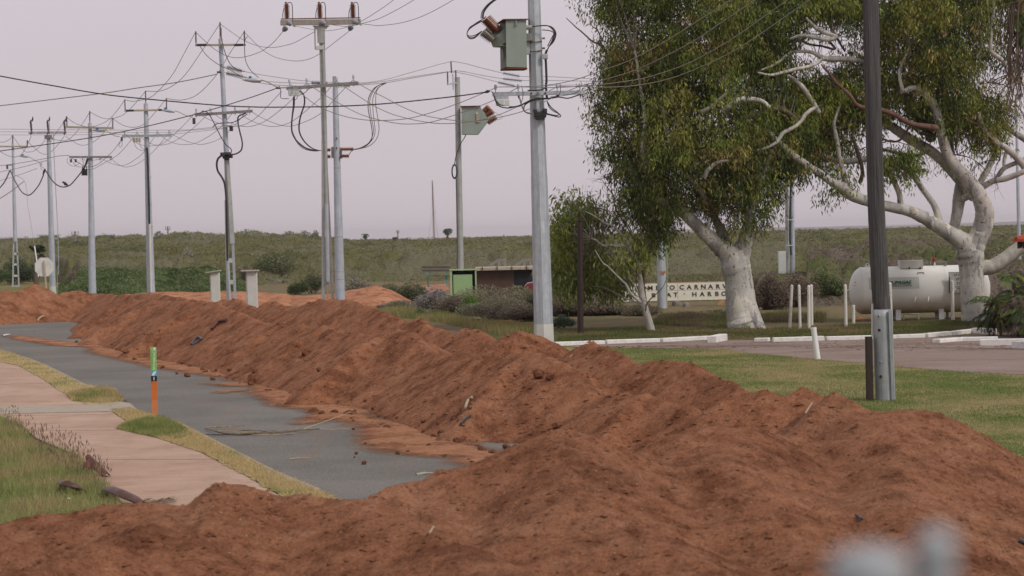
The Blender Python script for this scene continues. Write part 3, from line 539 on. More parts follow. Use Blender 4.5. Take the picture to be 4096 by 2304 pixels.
L=RNG.uniform(.05,.2,len(q))*np.clip(1+1.6*perlin(q[:,0]*.8,q[:,1]*.5),.25,2); blades('strip_grass',q,.002,L,.009,npal(q,[(.18,.19,.065),(.28,.22,.12),(.2,.15,.1)],.4,.25,(0,.2)),'wispy grass between the big gum tree and the low sign',.8)
#@@SCRUB
# ------------------------------------------------------------------ scrub and shrubs
def tufts(C3,L,w,cols,up=.7,droop=0.,seed=0):
    """diamond leaves: centres C3 (n,3), length L, width w"""
    n=len(C3); d=RNG.normal(0,1,(n,3)); d[:,2]=np.abs(d[:,2])*0+RNG.normal(up,.5,n)-droop; d/=np.linalg.norm(d,axis=1)[:,None]
    r=RNG.normal(0,1,(n,3)); s=np.cross(d,r); s/=np.linalg.norm(s,axis=1)[:,None]+1e-9
    L=np.asarray(L)[:,None] if np.ndim(L) else L; w=np.asarray(w)[:,None] if np.ndim(w) else w
    V=np.stack([C3-d*L/2,C3+s*w/2,C3+d*L/2,C3-s*w/2],1); Fc=np.arange(n*4).reshape(-1,4); return V.reshape(-1,3),Fc,np.repeat(cols,4,0)
OL=(.16,.165,.055);OL2=(.21,.20,.075);DG=(.07,.09,.03);GB=(.20,.165,.12);GG=(.10,.14,.05);BR=(.15,.115,.085);GRY=(.26,.235,.215);SB=(.19,.185,.12)
def canopy(name,label,x0,x1,d0,d1,nx,nd,hfun,nt,cols,ccf,sz,th=(-.15,.12)):
    ax=np.linspace((x0-W/2)/F,(x1-W/2)/F,nx); dd=d0*np.exp(np.linspace(0,math.log(d1/d0),nd)); A_,D=np.meshgrid(ax,dd,indexing='ij'); X=A_*D; Y=D
    Z=hfun(X,Y,A_*F+W/2); V=np.stack([X,Y,Z],-1).reshape(-1,3); i=np.arange(nx-1)[:,None]*nd+np.arange(nd-1)[None,:]; Q=np.stack([i,i+1,i+nd+1,i+nd],-1).reshape(-1,4)
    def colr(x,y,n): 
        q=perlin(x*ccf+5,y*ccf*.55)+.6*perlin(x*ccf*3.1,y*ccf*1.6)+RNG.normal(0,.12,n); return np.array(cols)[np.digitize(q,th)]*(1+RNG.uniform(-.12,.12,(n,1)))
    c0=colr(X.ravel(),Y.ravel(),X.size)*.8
    a=RNG.uniform(ax[0],ax[-1],nt); d=d0*np.exp(RNG.random(nt)*math.log(d1/d0)); x=a*d; z=hfun(x,d,a*F+W/2)
    L=sz*(.6+RNG.random(nt)*.9)*(d/140); P3=np.stack([x,d,z+L*RNG.uniform(-.4,.5,nt)],-1); V2,F2_,c2=tufts(P3,L,L*.42,colr(x,d,nt),.5)
    o=fast(name,np.concatenate([V,V2]),np.concatenate([Q,F2_+len(V)]),M['canopy'],np.concatenate([c0,c2])); return tag(o,label,'scrub',None,'stuff')
def bil(x,y): return 1-np.abs(perlin(x,y))*2
def domes(x,y,seed=0):
    # rounded bushes of differing size, jittered on a loose grid
    xi=np.floor(x).astype(int);yi=np.floor(y).astype(int); out=np.zeros(np.shape(x))
    for a in(-1,0,1):
        for b in(-1,0,1):
            cx=xi+a;cy=yi+b; h=_p[_p[(cx+seed)&255]+(cy&255)]; h2=_p[h+37]; h3=_p[h2+11]
            dx=x-(cx+.5+(h/255-.5)*.8); dy=y-(cy+.5+(h2/255-.5)*.8); r=.45+.45*h3/255
            out=np.maximum(out,np.sqrt(np.clip(1-(dx*dx+dy*dy)/(r*r),0,1))*r*1.2)
    return out
def h_scrub(X,Y,px):
    d0=148+32*np.clip((330-px)/110,0,1); left=np.clip((1500-px)/500,0,1); far=np.clip((Y-230)/120,0,1)
    b=1.9*domes(X*.30,Y*.16)+1.0*domes(X*.75+4,Y*.4,9)+.3*bil(X*.2,Y*.08)+.12*perlin(X*2.3,Y*1.0)
    base=.30+.6*np.clip((Y-d0-2)/40,0,1)+.35*far
    topl=left*np.clip((Y-220)/60,0,1)*(.75+1.2*np.clip(bil(X*.13+2,Y*.02+3)*.6+perlin(X*.06,Y*.01)*.9-.05,0,1.2)*(.6+1.1*domes(X*.2,Y*.05,3)))
    cut=np.clip((Y-d0)/12,0,1)
    return (base*.45+b*.60)*cut+topl-.25*(1-cut)+.25*np.clip((px-2600)/600,0,1)*np.clip((Y-300)/200,0,1)*0
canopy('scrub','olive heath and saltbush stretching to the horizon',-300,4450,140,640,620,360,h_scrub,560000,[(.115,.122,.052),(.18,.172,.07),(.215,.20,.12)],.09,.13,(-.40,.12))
# a second pass of grey, leafless patches inside the heath
nt_=26000; a=RNG.uniform(-.25,.25,nt_); d=122*np.exp(RNG.random(nt_)**1.4*1.2); x=a*d; k=(perlin(x*.07+31,d*.03+7)>.22); x=x[k];d=d[k];a=a[k]; z=h_scrub(x,d,a*F+W/2); L=.55*(d/140)*RNG.uniform(.5,1.2,len(x))
V2,F2_,c2=tufts(np.stack([x,d,z+.05],-1),L,L*.12,pal(len(x),[GRY,BR,GB],[1,1,1]),.9); tag(fast('dry_scrub',V2,F2_,M['canopy'],c2),'grey leafless patches of scrub in the heath','scrub',None,'stuff')
def h_low(X,Y,px):
    d0=np.where(px<2160,92,np.where(px<2480,80,np.where(px<3030,93,84.5)))
    e=np.clip((px-1560)/100,0,1)*np.clip((Y-d0)/3,0,1)*np.clip((150-Y)/4,0,1)*np.where((px<2160)&(Y<136),np.clip((Y-112)/4,0,1)*.5,1); lo=np.where((px>2480)&(px<3030),.45,1); e=np.where(px<2160,0,e); cap=np.where(px<3230,np.maximum(.05,2.75*(1-Y/141)),9.)
    return np.minimum(cap,.18+.40*np.clip((Y-d0)/14,0,1)+.95*domes(X*.55,Y*.38,5)+.5*domes(X*1.3,Y*.9,8)+.12*bil(X*2.1,Y))*e*lo-.14*(1-e)
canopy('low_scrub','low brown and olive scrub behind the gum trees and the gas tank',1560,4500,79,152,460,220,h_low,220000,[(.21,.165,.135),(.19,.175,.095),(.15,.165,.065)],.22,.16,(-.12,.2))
def h_bank(X,Y,px):
    e=np.clip((px-225)/110,0,1)**.6*np.clip((1010-px)/200,0,1)**.6*(.8+.3*perlin(X*.35,Y*.15)); prof=np.clip((Y-112)/9,0,1)*np.clip((168-Y)/18,0,1)
    return (.55+.55*np.clip((Y-115)/35,0,1)*1+.42*bil(X*.75,Y*.38)+.16*bil(X*2.1,Y*1.0))*e*prof-.35*(1-e*prof)
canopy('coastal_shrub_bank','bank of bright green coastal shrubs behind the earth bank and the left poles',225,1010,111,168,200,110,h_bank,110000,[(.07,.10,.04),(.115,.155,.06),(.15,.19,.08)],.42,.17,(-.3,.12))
def shrub(px,yb,yt,wpx,d,cols,wts,label,nl=2600,leaf=.085,twig=60,tcol='twig_brown',lobes=9,asp=.35,dz=None,name='shrub',up=.5):
    c=P(px,yb,d); z0=max(0.0,c.z) if dz is None else dz; w=wpx/F*d/2*1.28; h=max(.3,(P(px,yt,d).z-z0)); loc=Vector((c.x,d,z0 if z0<.05 or dz is not None else 0.0)); h=P(px,yt,d).z-loc.z
    root=thing(name,loc,label,'shrub'); rr=random.Random(int(px*7+yb))
    Ls=[(rr.uniform(-.62,.62),rr.uniform(-.6,.6),rr.uniform(.32,.62)*(1.0),rr.uniform(.30,.5)) for _ in range(lobes)]+[(0,0,.5,.5)]
    li=RNG.integers(0,len(Ls),nl); A=np.array(Ls)[li]; v=RNG.normal(0,1,(nl,3)); v/=np.linalg.norm(v,axis=1)[:,None]; r=(RNG.random(nl)**.35)[:,None]; v=v*r
    edge=1-.55*np.abs(A[:,0])
    x=loc.x+(A[:,0]+v[:,0]*A[:,3])*w; y=loc.y+(A[:,1]+v[:,1]*A[:,3])*w*.9; z=loc.z+np.maximum(.02,(A[:,2]*edge+v[:,2]*A[:,3]*.85*edge))*h*1.22
    L=leaf*RNG.uniform(.6,1.5,nl); lc=np.array(cols)[np.random.default_rng(int(px)).choice(len(cols),len(Ls),p=np.array(wts)/sum(wts))][li]
    cc=1.35*np.where(RNG.random((nl,1))<.55,lc,pal(nl,cols,wts))*(1+RNG.uniform(-.2,.2,(nl,1)))
    V,Fc,c2=tufts(np.stack([x,y,z],-1),L,L*asp,cc,up); fast('foliage',V,Fc,M['leaf'],c2,parent=root)
    mb=MB()
    for i in range(twig):
        a=rr.uniform(0,6.28); e=rr.uniform(.3,.95); p2=Vector((loc.x+math.cos(a)*w*e,loc.y+math.sin(a)*w*e*.8,loc.z+h*(1.02-.75*e*e)*rr.uniform(.6,1)))
        p0=loc+Vector((rr.uniform(-.3,.3)*w,rr.uniform(-.1,.1)*w,0)); p1=p0.lerp(p2,.5)+Vector((rr.gauss(0,.06),rr.gauss(0,.06),.12*h)); mb.tube([p0,p1,p2],[.012,.008,.003],3,False)
    if twig: mb.build('stems',M[tcol],root)
    return root
sh=[(1093,1110,1022,250,157,[(.06,.085,.03),(.08,.10,.04),GB],[3,2,1.6],'large rounded dark green bush with grey stems, between the lattice pole and the twin poles',5200,.17,70),
(1190,1182,1118,80,120,[DG,(.07,.10,.04)],[1,1],'low dark green bush left of the foot of the twin poles',1800,.12,20),
(1250,1178,1080,90,122,[DG,(.09,.10,.06),GB],[2,2,1],'upright green bush directly behind the foot of the twin poles',2200,.12,20),
(1420,1165,1112,120,116,[GB,GRY,DG],[2,2,1],'grey purple bush right of the twin poles behind the far end of the bund',2200,.11,50),
(1560,1240,1140,120,102,[(.06,.08,.035),(.085,.11,.045),GB],[3,2,1],'dark green bush at the right end of the far earth bund',4200,.10,30),
(1650,1235,1128,130,100,[(.06,.08,.035),(.10,.12,.06),GB],[3,2,1],'spreading green bush below the park bench',4200,.10,30),
(1590,1265,1205,180,92,[GB,(.10,.10,.06),GRY],[2,2,1],'low grey green clump in front of the two dark bushes below the bench',3600,.09,60),
(1740,1275,1150,170,86,[GRY,(.20,.19,.20),BR],[3,2,1],'grey leafless bush with fine pale twigs left of the green cupboard',2400,.11,220),
(1815,1282,1190,140,84,[BR,(.085,.075,.07),DG],[2,2,1],'dark purplish bush at the left foot of the big saltbush mound',3600,.08,120),
(1690,1285,1235,100,83,[GG,DG,GRY],[2,2,1],'small blue green bush nearest the bank left of the saltbush mound',2200,.08,20),
(1940,1305,1150,330,84,[SB,(.17,.175,.09),BR,(.22,.2,.15)],[3,2,2,1],'largest saltbush, a grey olive mound in front of the green cupboard',16000,.085,200),
(2065,1305,1150,220,85,[SB,(.20,.20,.11),(.13,.15,.08)],[3,2,1.5],'tall olive saltbush in front of the black panel of the shed',10000,.085,120),
(1990,1322,1190,270,78,[(.15,.165,.10),BR,SB],[3,2,2],'grey green saltbush in front of the largest one',10000,.08,120),
(2095,1322,1215,200,76,[BR,(.10,.085,.075),SB],[3,2,1],'brownish twiggy saltbush touching the large steel pole on its left',5000,.075,150),
(1880,1262,1180,80,82,[(.09,.16,.03),(.12,.18,.04)],[1,1],'bright green shoot low on the left of the largest saltbush',1200,.09,10),
(2245,1318,1262,95,70,[(.10,.15,.09),(.13,.17,.11)],[1,1],'small blue green bush right of the large steel pole, by the brown lamp post',2600,.075,10),
(2260,1300,1190,190,80,[BR,GB,(.12,.12,.06)],[3,2,1],'brown twiggy shrub behind the brown lamp post',6000,.09,160),
(2420,1300,1215,230,80,[BR,GB,(.15,.13,.09)],[3,2,1],'brown twiggy shrub between the lamp post and the leaning white gum',6500,.09,200),
(2560,1296,1218,150,79,[(.12,.13,.07),BR,GB],[2,2,1],'low brown green shrub behind the foot of the leaning white gum',4200,.085,80),
(2760,1300,1250,240,77,[(.13,.16,.05),(.16,.17,.06),GB],[2,2,1.2],'low green shrub between the leaning white gum and the big gum trunk',4500,.09,40),
(2870,1290,1238,120,79,[GB,(.14,.16,.06)],[2,1],'low brownish shrub touching the big gum trunk on its left',2400,.085,50),
(3080,1292,1105,150,82,[BR,(.14,.10,.085),(.10,.12,.05)],[3,2,1],'purple brown shrub right of the big gum trunk',6500,.10,160),
(3180,1290,1098,170,84,[BR,(.15,.11,.09),GB],[3,2,1],'purple brown shrub behind the four white bollards',6500,.10,170),
(3300,1285,1085,170,86,[(.12,.15,.06),(.15,.165,.08),BR],[3,2,1],'green shrub with bare stems left of the gas tank',6500,.10,90),
(3390,1270,1120,120,88,[(.11,.14,.06),(.14,.16,.07),BR],[2,2,1],'green shrub behind the rounded left end of the gas tank',3600,.10,50),
(3370,1110,1000,220,128,[(.05,.075,.028),(.07,.10,.035)],[1,1],'broad dark green bush in the heath above the left end of the gas tank',6500,.15,10),
(3545,1110,1010,90,126,[GB,GRY],[1,1],'grey leafless bush right of the broad dark green bush above the tank',1500,.13,120),
(3470,1150,1062,120,110,[(.06,.085,.03),(.09,.11,.045)],[1,1],'dark green bush just above the gas tank, behind the wooden pole',3000,.12,10),
(3750,1130,1060,160,118,[OL,(.09,.11,.04)],[1,1],'olive bush behind the valve gear of the gas tank',3600,.13,40),
(3640,1300,1262,200,82,[(.14,.16,.08),GB],[1,1],'low pale green shrub under the middle of the gas tank',2600,.08,50),
(290,1140,1080,60,142,[(.15,.11,.09),GB],[1,1],'low purple brown bush behind the octagonal sign',1500,.1,20),
(70,1105,1035,150,175,[(.045,.06,.03),(.06,.08,.035)],[1,1],'dark rounded bush behind the leftmost pole',4500,.17,10),
(20,1110,1070,80,172,[(.09,.13,.05),(.07,.10,.04)],[1,1],'green bush at the left edge of the heath',1800,.15,10),
(480,1050,1020,60,190,[BR,GB],[1,1],'small brown bush in the heath right of the third steel pole',1200,.15,20),
(700,1050,985,170,185,[(.17,.13,.05),(.13,.12,.05),OL],[2,1,1],'orange olive bush in the heath left of the lattice pole',3800,.19,60),
(755,1050,990,90,182,[GRY,(.24,.22,.23)],[1,1],'pale grey bare bush beside the orange olive bush',1400,.19,150),
(985,1120,1060,50,150,[(.10,.08,.07),BR],[1,1],'dark brown bush between the lattice pole and the tall meter box',1300,.12,40)]
for t in sh:
    px,yb,yt,w,d,c,wt,l=t[:8]; shrub(px,yb,yt,w,d,c,wt,l,nl=int(t[8]*1.15),leaf=t[9]*.9,twig=t[10],tcol='twig_grey' if 'grey' in l or 'pale' in l else 'twig_brown')
# distant tree clumps on the horizon
for px,yb,yt,w,d,l in ((985,985,934,130,330,'leftmost round tree clump on the horizon right of the lattice pole'),(1060,985,938,110,335,'second tree clump on the horizon right of the lattice pole'),(1155,985,934,90,350,'round tree on the horizon midway between the lattice pole and the twin poles'),(1215,985,933,90,352,'broad tree on the horizon left of the twin poles'),(1262,985,930,55,355,'last round tree on the horizon before the twin poles'),(640,990,940,80,300,'tree clump on the horizon right of the fourth steel pole'),(760,990,942,110,290,'broad tree clump on the horizon between the fourth steel pole and the lattice pole'),(450,990,950,70,310,'low tree clump on the horizon between the third and fourth steel poles')):
    shrub(px,yb,yt,w,d,[(.19,.20,.14),(.22,.22,.16)],[1,1],l,nl=5200,leaf=.30,twig=0,asp=.6,dz=0.0,name='tree_clump')
# far land, water and horizon objects
mb=MB(); pts=[]
for i in range(60):
    x=150+i*25; pts.append((x,4.3+.5*math.sin(i*.5)+.4*math.sin(i*1.7)))
n=len(pts); mb.add([(x,2400,z) for x,z in pts]+[(x,2400,-1) for x,z in pts]+[(x,2900,z+1) for x,z in pts],[(i,i+1,i+1+n,i+n) for i in range(n-1)]+[(i,i+1,i+1+2*n,i+2*n) for i in range(n-1)]); o=mb.build('hills',M['hills_blue']); o['kind']='structure'
sheet('sea',[(-1000,700),(-120,700),(-60,700),(-150,2300),(-1500,2300)],.02,M['sea_pale'],world=True)
def bx_thing(name,label,cat,items,mat,loc,group=None):
    root=thing(name,loc,label,cat,group)
    for nm,mb,m in items: mb.build(nm,M[m],root)
    return root
for px0,px1,yt,d,l in ((-40,58,956,420,'long low white building on the horizon at the left edge'),(62,148,957,430,'low pale roofed building on the horizon between the two leftmost poles'),(157,212,943,440,'white box shaped building on the horizon behind the octagonal sign'),(262,300,961,430,'small white shed on the horizon left of the far power pole'),(1640,1722,958,520,'white low building on the horizon left of the lattice mast')):
    a=P(px0,yt,d);b=P(px1,yt,d); z=a.z; m1=MB(); m1.box(((a.x+b.x)/2,d+3,z/2),(b.x-a.x,6,z)); m2=MB(); m2.box(((a.x+b.x)/2,d+3,z+.12),(b.x-a.x+.8,6.8,.24)); m3=MB()
    m3.box((a.x+(b.x-a.x)*.4,d-.02,z*.6),((b.x-a.x)*.1,.05,z*.3))
    bx_thing('far_building',l,'building',[('wall',m1,'far_white'),('roof',m2,'far_white'),('window',m3,'window_glass')],None,((a.x+b.x)/2,d+3,0))
def far_pole(px,yt,d,arm,l):
    a=P(px,yt,d); m1=MB(); m1.tube([(a.x,d,0),(a.x,d,a.z)],.16,6); m2=MB(); m2.box((a.x,d,a.z-.6),(arm,.14,.16)); m3=MB()
    m3.tube([(a.x+arm*.45,d,a.z-.5),(a.x+arm*.45,d,a.z)],.09,5); m4=MB(); m4.tube([(a.x-arm*.45,d,a.z-.5),(a.x-arm*.45,d,a.z)],.09,5)
    bx_thing('far_power_pole',l,'power pole',[('shaft',m1,'timber_grey'),('crossarm',m2,'timber_grey'),('insulator',m3,'insulator_pale'),('insulator',m4,'insulator_pale')],None,(a.x,d,0))
far_pole(300,925,330,1.0,'distant dark power pole with a short crossarm above the heath, right of the second pole'); far_pole(671,905,420,.9,'distant thin pole on the horizon between the fourth steel pole and the lattice pole'); far_pole(983,916,420,.4,'distant thin pole on the horizon among the tree clumps right of the lattice pole'); far_pole(1591,921,520,.6,'distant thin pole on the horizon right of the twin poles')
# lattice mast
d=900; a=P(1729,722,d); b=P(1737,955,d); root=thing('radio_mast',(b.x,d,0),'tall thin pinkish lattice mast on the horizon left of the transformer pole','radio mast'); mb=MB(); hh=a.z
for dx,dy in((-.38,-.3),(.38,-.3),(0,.4)): mb.tube([(b.x+dx,d+dy,0),(b.x+(a.x-b.x)+dx*.3,d+dy*.3,hh)],.1,4)
for k in range(24):
    t=k/24; t2=(k+1)/24; s=1-.7*t; s2=1-.7*t2; X0=b.x+(a.x-b.x)*t; X1=b.x+(a.x-b.x)*t2
    mb.tube([(X0-.38*s,d-.3,hh*t),(X1+.38*s2,d-.3,hh*t2)],.06,3); mb.tube([(X0+.38*s,d-.3,hh*t),(X1-.38*s2,d-.3,hh*t2)],.06,3)
mb.build('mast',M['mast_pink'],root); mb=MB()
for s in(-1,1):
    for t in (.95,.6): mb.tube([(b.x,d,hh*t),(b.x+s*(2.2 if s<0 else 1.6),d-2,1)],.03,3)
mb.build('guy_wires',M['mast_pink'],root)
# ------------------------------------------------------------------ palms
def frond(mb,base,dirv,length,droop,nleaf=26,lw=.035,ll=.35,stem=.012,up=.6):
    """feather frond as one strip of leaflets"""
    d=Vector(dirv).normalized(); pts=[]; p=Vector(base); v=d.copy(); st=length/10
    for i in range(11): pts.append(p.copy()); v=(v+Vector((0,0,-droop/10))).normalized(); p=p+v*st
    mb.tube(pts,[stem*(1-.08*i) for i in range(11)],3,False); side=d.cross(Vector((0,0,1))); side=side.normalized() if side.length>.05 else Vector((1,0,0))
    for k in range(nleaf):
        t=(.12+.88*k/nleaf)*10; i=min(9,int(t)); q=pts[i].lerp(pts[i+1],t-i); tn=(pts[i+1]-pts[i]).normalized(); L=ll*math.sin(math.pi*(.12+.8*k/nleaf))**.6
        for s in(-1,1):
            dd=(side*s*.75+tn*.6+Vector((0,0,random.uniform(-.5,.1)))).normalized(); w=tn.cross(dd).cross(dd).normalized()*lw/2
            m=q+dd*L*.4; e=q+dd*L+Vector((0,0,-.12*L)); mb.add([q,m+w,e,m-w],[(0,1,2,3)])
mats={}
def leafmat(name,c1,c2): simple(name,c1,c2,3,.6); return name
leafmat('frond_green',(.09,.15,.035),(.15,.20,.05)); leafmat('frond_dark',(.035,.06,.022),(.06,.085,.03)); leafmat('frond_yellow',(.22,.22,.05),(.15,.17,.04)); leafmat('frond_brown',(.16,.115,.08),(.085,.06,.045)); leafmat('frond_gold',(.30,.20,.07),(.20,.13,.05))
def fancrown(px,py,yb,d,r,l,name='far_palm',n=26,wd=.25,tr=.18):
    c=P(px,py,d); b=Vector((c.x,d,0)); root=thing(name,b,l,'palm'); mb=MB(); mb.tube([b,c],tr,7); mb.build('trunk',M['trunk_palm'],root); mb=MB()
    for i in range(n):
        a=random.uniform(0,6.28); e=random.uniform(-.5,1.1); frond(mb,c,(math.cos(a),math.sin(a),e),r,2.0,14,.09,r*.28,.03)
    mb.build('crown',M['frond_dark'],root)
fancrown(1790,917,955,380,1.1,'palm with a round feathery crown on the horizon right of the lattice mast'); fancrown(1461,938,960,420,.9,'small windblown palm on the horizon right of the twin poles'); fancrown(1580,950,965,430,.7,'tiny low palm on the horizon near the white strip of water')
d=168; c=P(142,1000,d); b=Vector((c.x,d,0)); root=thing('fan_palm',b,'small fan palm with dead brown skirt behind the octagonal sign','palm'); mb=MB(); mb.tube([b,P(150,1020,d)],.2,7); mb.build('trunk',M['trunk_palm'],root); m1=MB();m2=MB()
for i in range(22):
    a=random.uniform(0,6.28); (frond(m1,P(146,1012,d),(math.cos(a),math.sin(a)*.5,random.uniform(.3,1.6)),.75,.5,8,.12,.35) if i<14 else frond(m2,P(160,1015,d),(abs(math.cos(a)),math.sin(a)*.5,random.uniform(-.4,.3)),.7,1.8,8,.1,.3))
m1.build('crown',M['frond_dark'],root); m2.build('dead_skirt',M['frond_brown'],root)
# right: clump of feathery palms beside the red roofed building
root=thing('palm_clump',G(4040,1352),'dense clump of feathery green and brown palm fronds at the right edge on the kerb','palm'); D=G(4040,1352).y
mg=MB();md=MB();my=MB();mbn=MB();ms=MB(); rr=random.Random(5)
for k in range(13):
    bx=rr.uniform(3990,4260); b0=P(bx,1352,D+rr.uniform(-.5,1.2)); b0.z=0; top=P(bx+rr.uniform(-25,25),rr.choice([1090,1120,1160,1200,1240]),b0.y); ms.tube([b0,top],.04,6)
    for i in range(17):
        a=rr.uniform(0,6.28); e=rr.uniform(-.15,1.3); t=rr.random(); ctr=b0.lerp(top,rr.uniform(.55,1)); frond((mg if t<.3 else md if t<.62 else my if t<.70 else mbn),ctr,(math.cos(a),math.sin(a)*.8,e if t<.7 else e-.8),rr.uniform(.5,.95),rr.uniform(1.2,2.4),24,.024,.26,.008)
for m_,n_,t_ in ((ms,'stems','trunk_palm'),(mg,'green_fronds','frond_green'),(md,'dark_fronds','frond_dark'),(my,'yellow_fronds','frond_yellow'),(mbn,'dead_fronds','frond_brown')): m_.build(n_,M[t_],root)
# tall palm whose dead skirt hangs into the top right corner
d=52; b=P(4185,1400,d); b.z=0; c=P(4165,-60,d); root=thing('tall_palm',b,'tall palm at the top right corner with a hanging skirt of dead brown fronds','palm'); mb=MB(); mb.tube([b,c],[.25,.19],9); mb.build('trunk',M['trunk_palm'],root); m1=MB();m2=MB();m3=MB()
for i in range(95):
    x=rr.uniform(-.85,.5); y=rr.uniform(-.5,.5); st=P(4165,rr.uniform(-60,90),d)+Vector((x*.45,y*.3,0)); L=rr.uniform(.6,2.3); pts=[st,st+Vector((x*.5,y*.5,-.05)),st+Vector((x*.62,y*.6,-L*.5)),st+Vector((x*.58+rr.gauss(0,.05),y*.6,-L))]; m2.tube(pts,[.02,.018,.012,.004],4,False)
    for k in range(9):
        t=rr.random(); q=pts[2].lerp(pts[3],t); e=q+Vector((rr.gauss(0,.12),rr.gauss(0,.1),-rr.uniform(.15,.4))); m2.add([q,q.lerp(e,.5)+Vector((.012,0,0)),e,q.lerp(e,.5)-Vector((.012,0,0))],[(0,1,2,3)])
for i in range(60):
    a=rr.uniform(0,6.28); frond(m1 if i%3 else m3,P(4160,rr.uniform(-90,40),d),(math.cos(a),math.sin(a),rr.uniform(-1.0,.6)),rr.uniform(.6,1.1),2.2,22,.03,.35,.012)
m1.build('gold_fronds',M['frond_gold'],root); m2.build('dead_fronds',M['frond_brown'],root); m3.build('green_fronds',M['frond_green'],root)

# ------------------------------------------------------------------ gum trees
def cr(pts,m=6):
    out=[]; n=len(pts)
    for i in range(n-1):
        p0=pts[max(i-1,0)];p1=pts[i];p2=pts[i+1];p3=pts[min(i+2,n-1)]
        for k in range(m):
            t=k/m; out.append(tuple(.5*((2*b)+(-a+c)*t+(2*a-5*b+4*c-e)*t*t+(-a+3*b-3*c+e)*t**3) for a,b,c,e in zip(p0,p1,p2,p3)))
    out.append(tuple(pts[-1])); return out
def limb(mb,pts,d0,d1=None,n=10,wob=.0,m=6,seed=0):
    """pts (px,py,width px)"""
    d1=d0 if d1 is None else d1; q=cr([(a,b,w) for a,b,w in pts],m); P3=[];R=[]; rr=random.Random(seed+int(pts[0][0])); N_=len(q)
    for i,(x,y,w) in enumerate(q):
        d=d0+(d1-d0)*i/(N_-1); p=P(x,y,d); k=w/F*d/2; P3.append(p+Vector((rr.gauss(0,wob*k),rr.gauss(0,wob*k),rr.gauss(0,wob*k)))); R.append(max(.004,k*(1+rr.gauss(0,wob*.5))))
    mb.tube(P3,R,n)
    return P3
def wig(mb,p,v,L,r,depth,rr):
    """recursive twig"""
    pts=[p]; q=p.copy(); d=v.normalized()
    for i in range(5):
        d=(d+Vector((rr.gauss(0,.22),rr.gauss(0,.22),rr.gauss(0,.2)-.03))).normalized(); q=q+d*L/5; pts.append(q.copy())
    mb.tube(pts,[r*(1-.14*i) for i in range(6)],4 if r>.012 else 3,False)
    if depth>0:
        for k in range(3):
            i=rr.randint(2,5); wig(mb,pts[i],(d+Vector((rr.gauss(0,.7),rr.gauss(0,.6),rr.gauss(0,.6)))),L*.62,r*.55,depth-1,rr)
def crown(root,poly,gaps,dmid,nclump,nsp,nleaf,seed,cols,wts,thick=2.6,leaf=.17,clr=.55,extra=()):
    rg=np.random.default_rng(seed); pa=np.array(poly,float); xs,ys=pa[:,0],pa[:,1]; C3=[];tint=[]
    def edge(x,y):
        a=pa; b=np.roll(pa,-1,0); d=b-a; t=np.clip(((x-a[:,0])*d[:,0]+(y-a[:,1])*d[:,1])/((d**2).sum(1)+1e-9),0,1); return np.hypot(x-a[:,0]-t*d[:,0],y-a[:,1]-t*d[:,1]).min()
    n=0
    while n<nclump:
        x=rg.uniform(xs.min(),xs.max());y=rg.uniform(ys.min(),ys.max())
        if not inpoly(np.array([x]),np.array([y]),poly)[0]: continue
        e=edge(x,y)/F*dmid; bad=e<.18*(rg.random()<.85)
        for gx,gy,grx,gry,pr in gaps:
            if ((x-gx)/grx)**2+((y-gy)/gry)**2<1 and rg.random()<pr: bad=True
        if bad: continue
        th=min(thick,.25+e*1.15); d=dmid+rg.uniform(-1,1)*th; x=2048+(x-2048)*1.0; C3.append(P(x,y,d)); tint.append(rg.choice(len(cols),p=np.array(wts)/sum(wts))); n+=1
    for x,y,d,t in extra: C3.append(P(x,y,d)); tint.append(t)
    C3=np.array([list(c) for c in C3]); nc=len(C3); tint=np.array(tint)
    sp=np.repeat(C3,nsp,0)+rg.normal(0,1,(nc*nsp,3))*np.array([clr,clr,clr*.62])*.62; ts=np.repeat(tint,nsp)
    sw=rg.random(len(sp))<.3; ts=np.where(sw,rg.choice(len(cols),len(ts),p=np.array(wts)/sum(wts)),ts); br=rg.uniform(.72,1.25,len(sp))
    n=len(sp)*nleaf; q=np.repeat(sp,nleaf,0); r=rg.normal(0,1,(n,3))*np.array([.12,.12,.13]); q=q+r; q[:,2]-=rg.random(n)*.16
    d=rg.normal(0,.42,(n,3)); d[:,2]=-np.abs(rg.normal(.95,.35,n)); d+=r*1.1; d/=np.linalg.norm(d,axis=1)[:,None]
    s=np.cross(d,rg.normal(0,1,(n,3))); s/=np.linalg.norm(s,axis=1)[:,None]; L=(leaf*rg.uniform(.6,1.35,n))[:,None]; w=L*.25
    c=np.array(cols)[np.repeat(ts,nleaf)]*np.repeat(br,nleaf)[:,None]*rg.uniform(.75,1.3,(n,1)); dead=rg.random(n)<.025; c[dead]=np.array([.26,.15,.08])*rg.uniform(.7,1.2,(dead.sum(),1))
    V=np.stack([q,q+d*L*.45+s*w/2,q+d*L+s*w*.35,q+d*L*.45-s*w/2],1); o=fast('crown',V.reshape(-1,3),np.arange(n*4).reshape(-1,4),M['leaf'],np.repeat(c,4,0),parent=root)
    return C3
def twigs(root,C3,anchors,seed,name='twigs',mat='twig_grey',every=3,r=.012):
    rr=random.Random(seed); mb=MB(); A_=[Vector(a) for a in anchors]
    for i,c in enumerate(C3):
        if i%every: continue
        c=Vector(c); a=min(A_,key=lambda p:(p-c).length_squared+rr.random()*.4); 
        if (a-c).length>3.2: continue
        m_=a.lerp(c,.5)+Vector((rr.gauss(0,.15),rr.gauss(0,.15),rr.gauss(.08,.12))); k=(a-c).length
        mb.tube(cr([tuple(a),tuple(m_),tuple(c)],4),[r*(1+k*.5)*(1-.08*j) for j in range(9)],4,False)
    mb.build(name,M[mat],root)
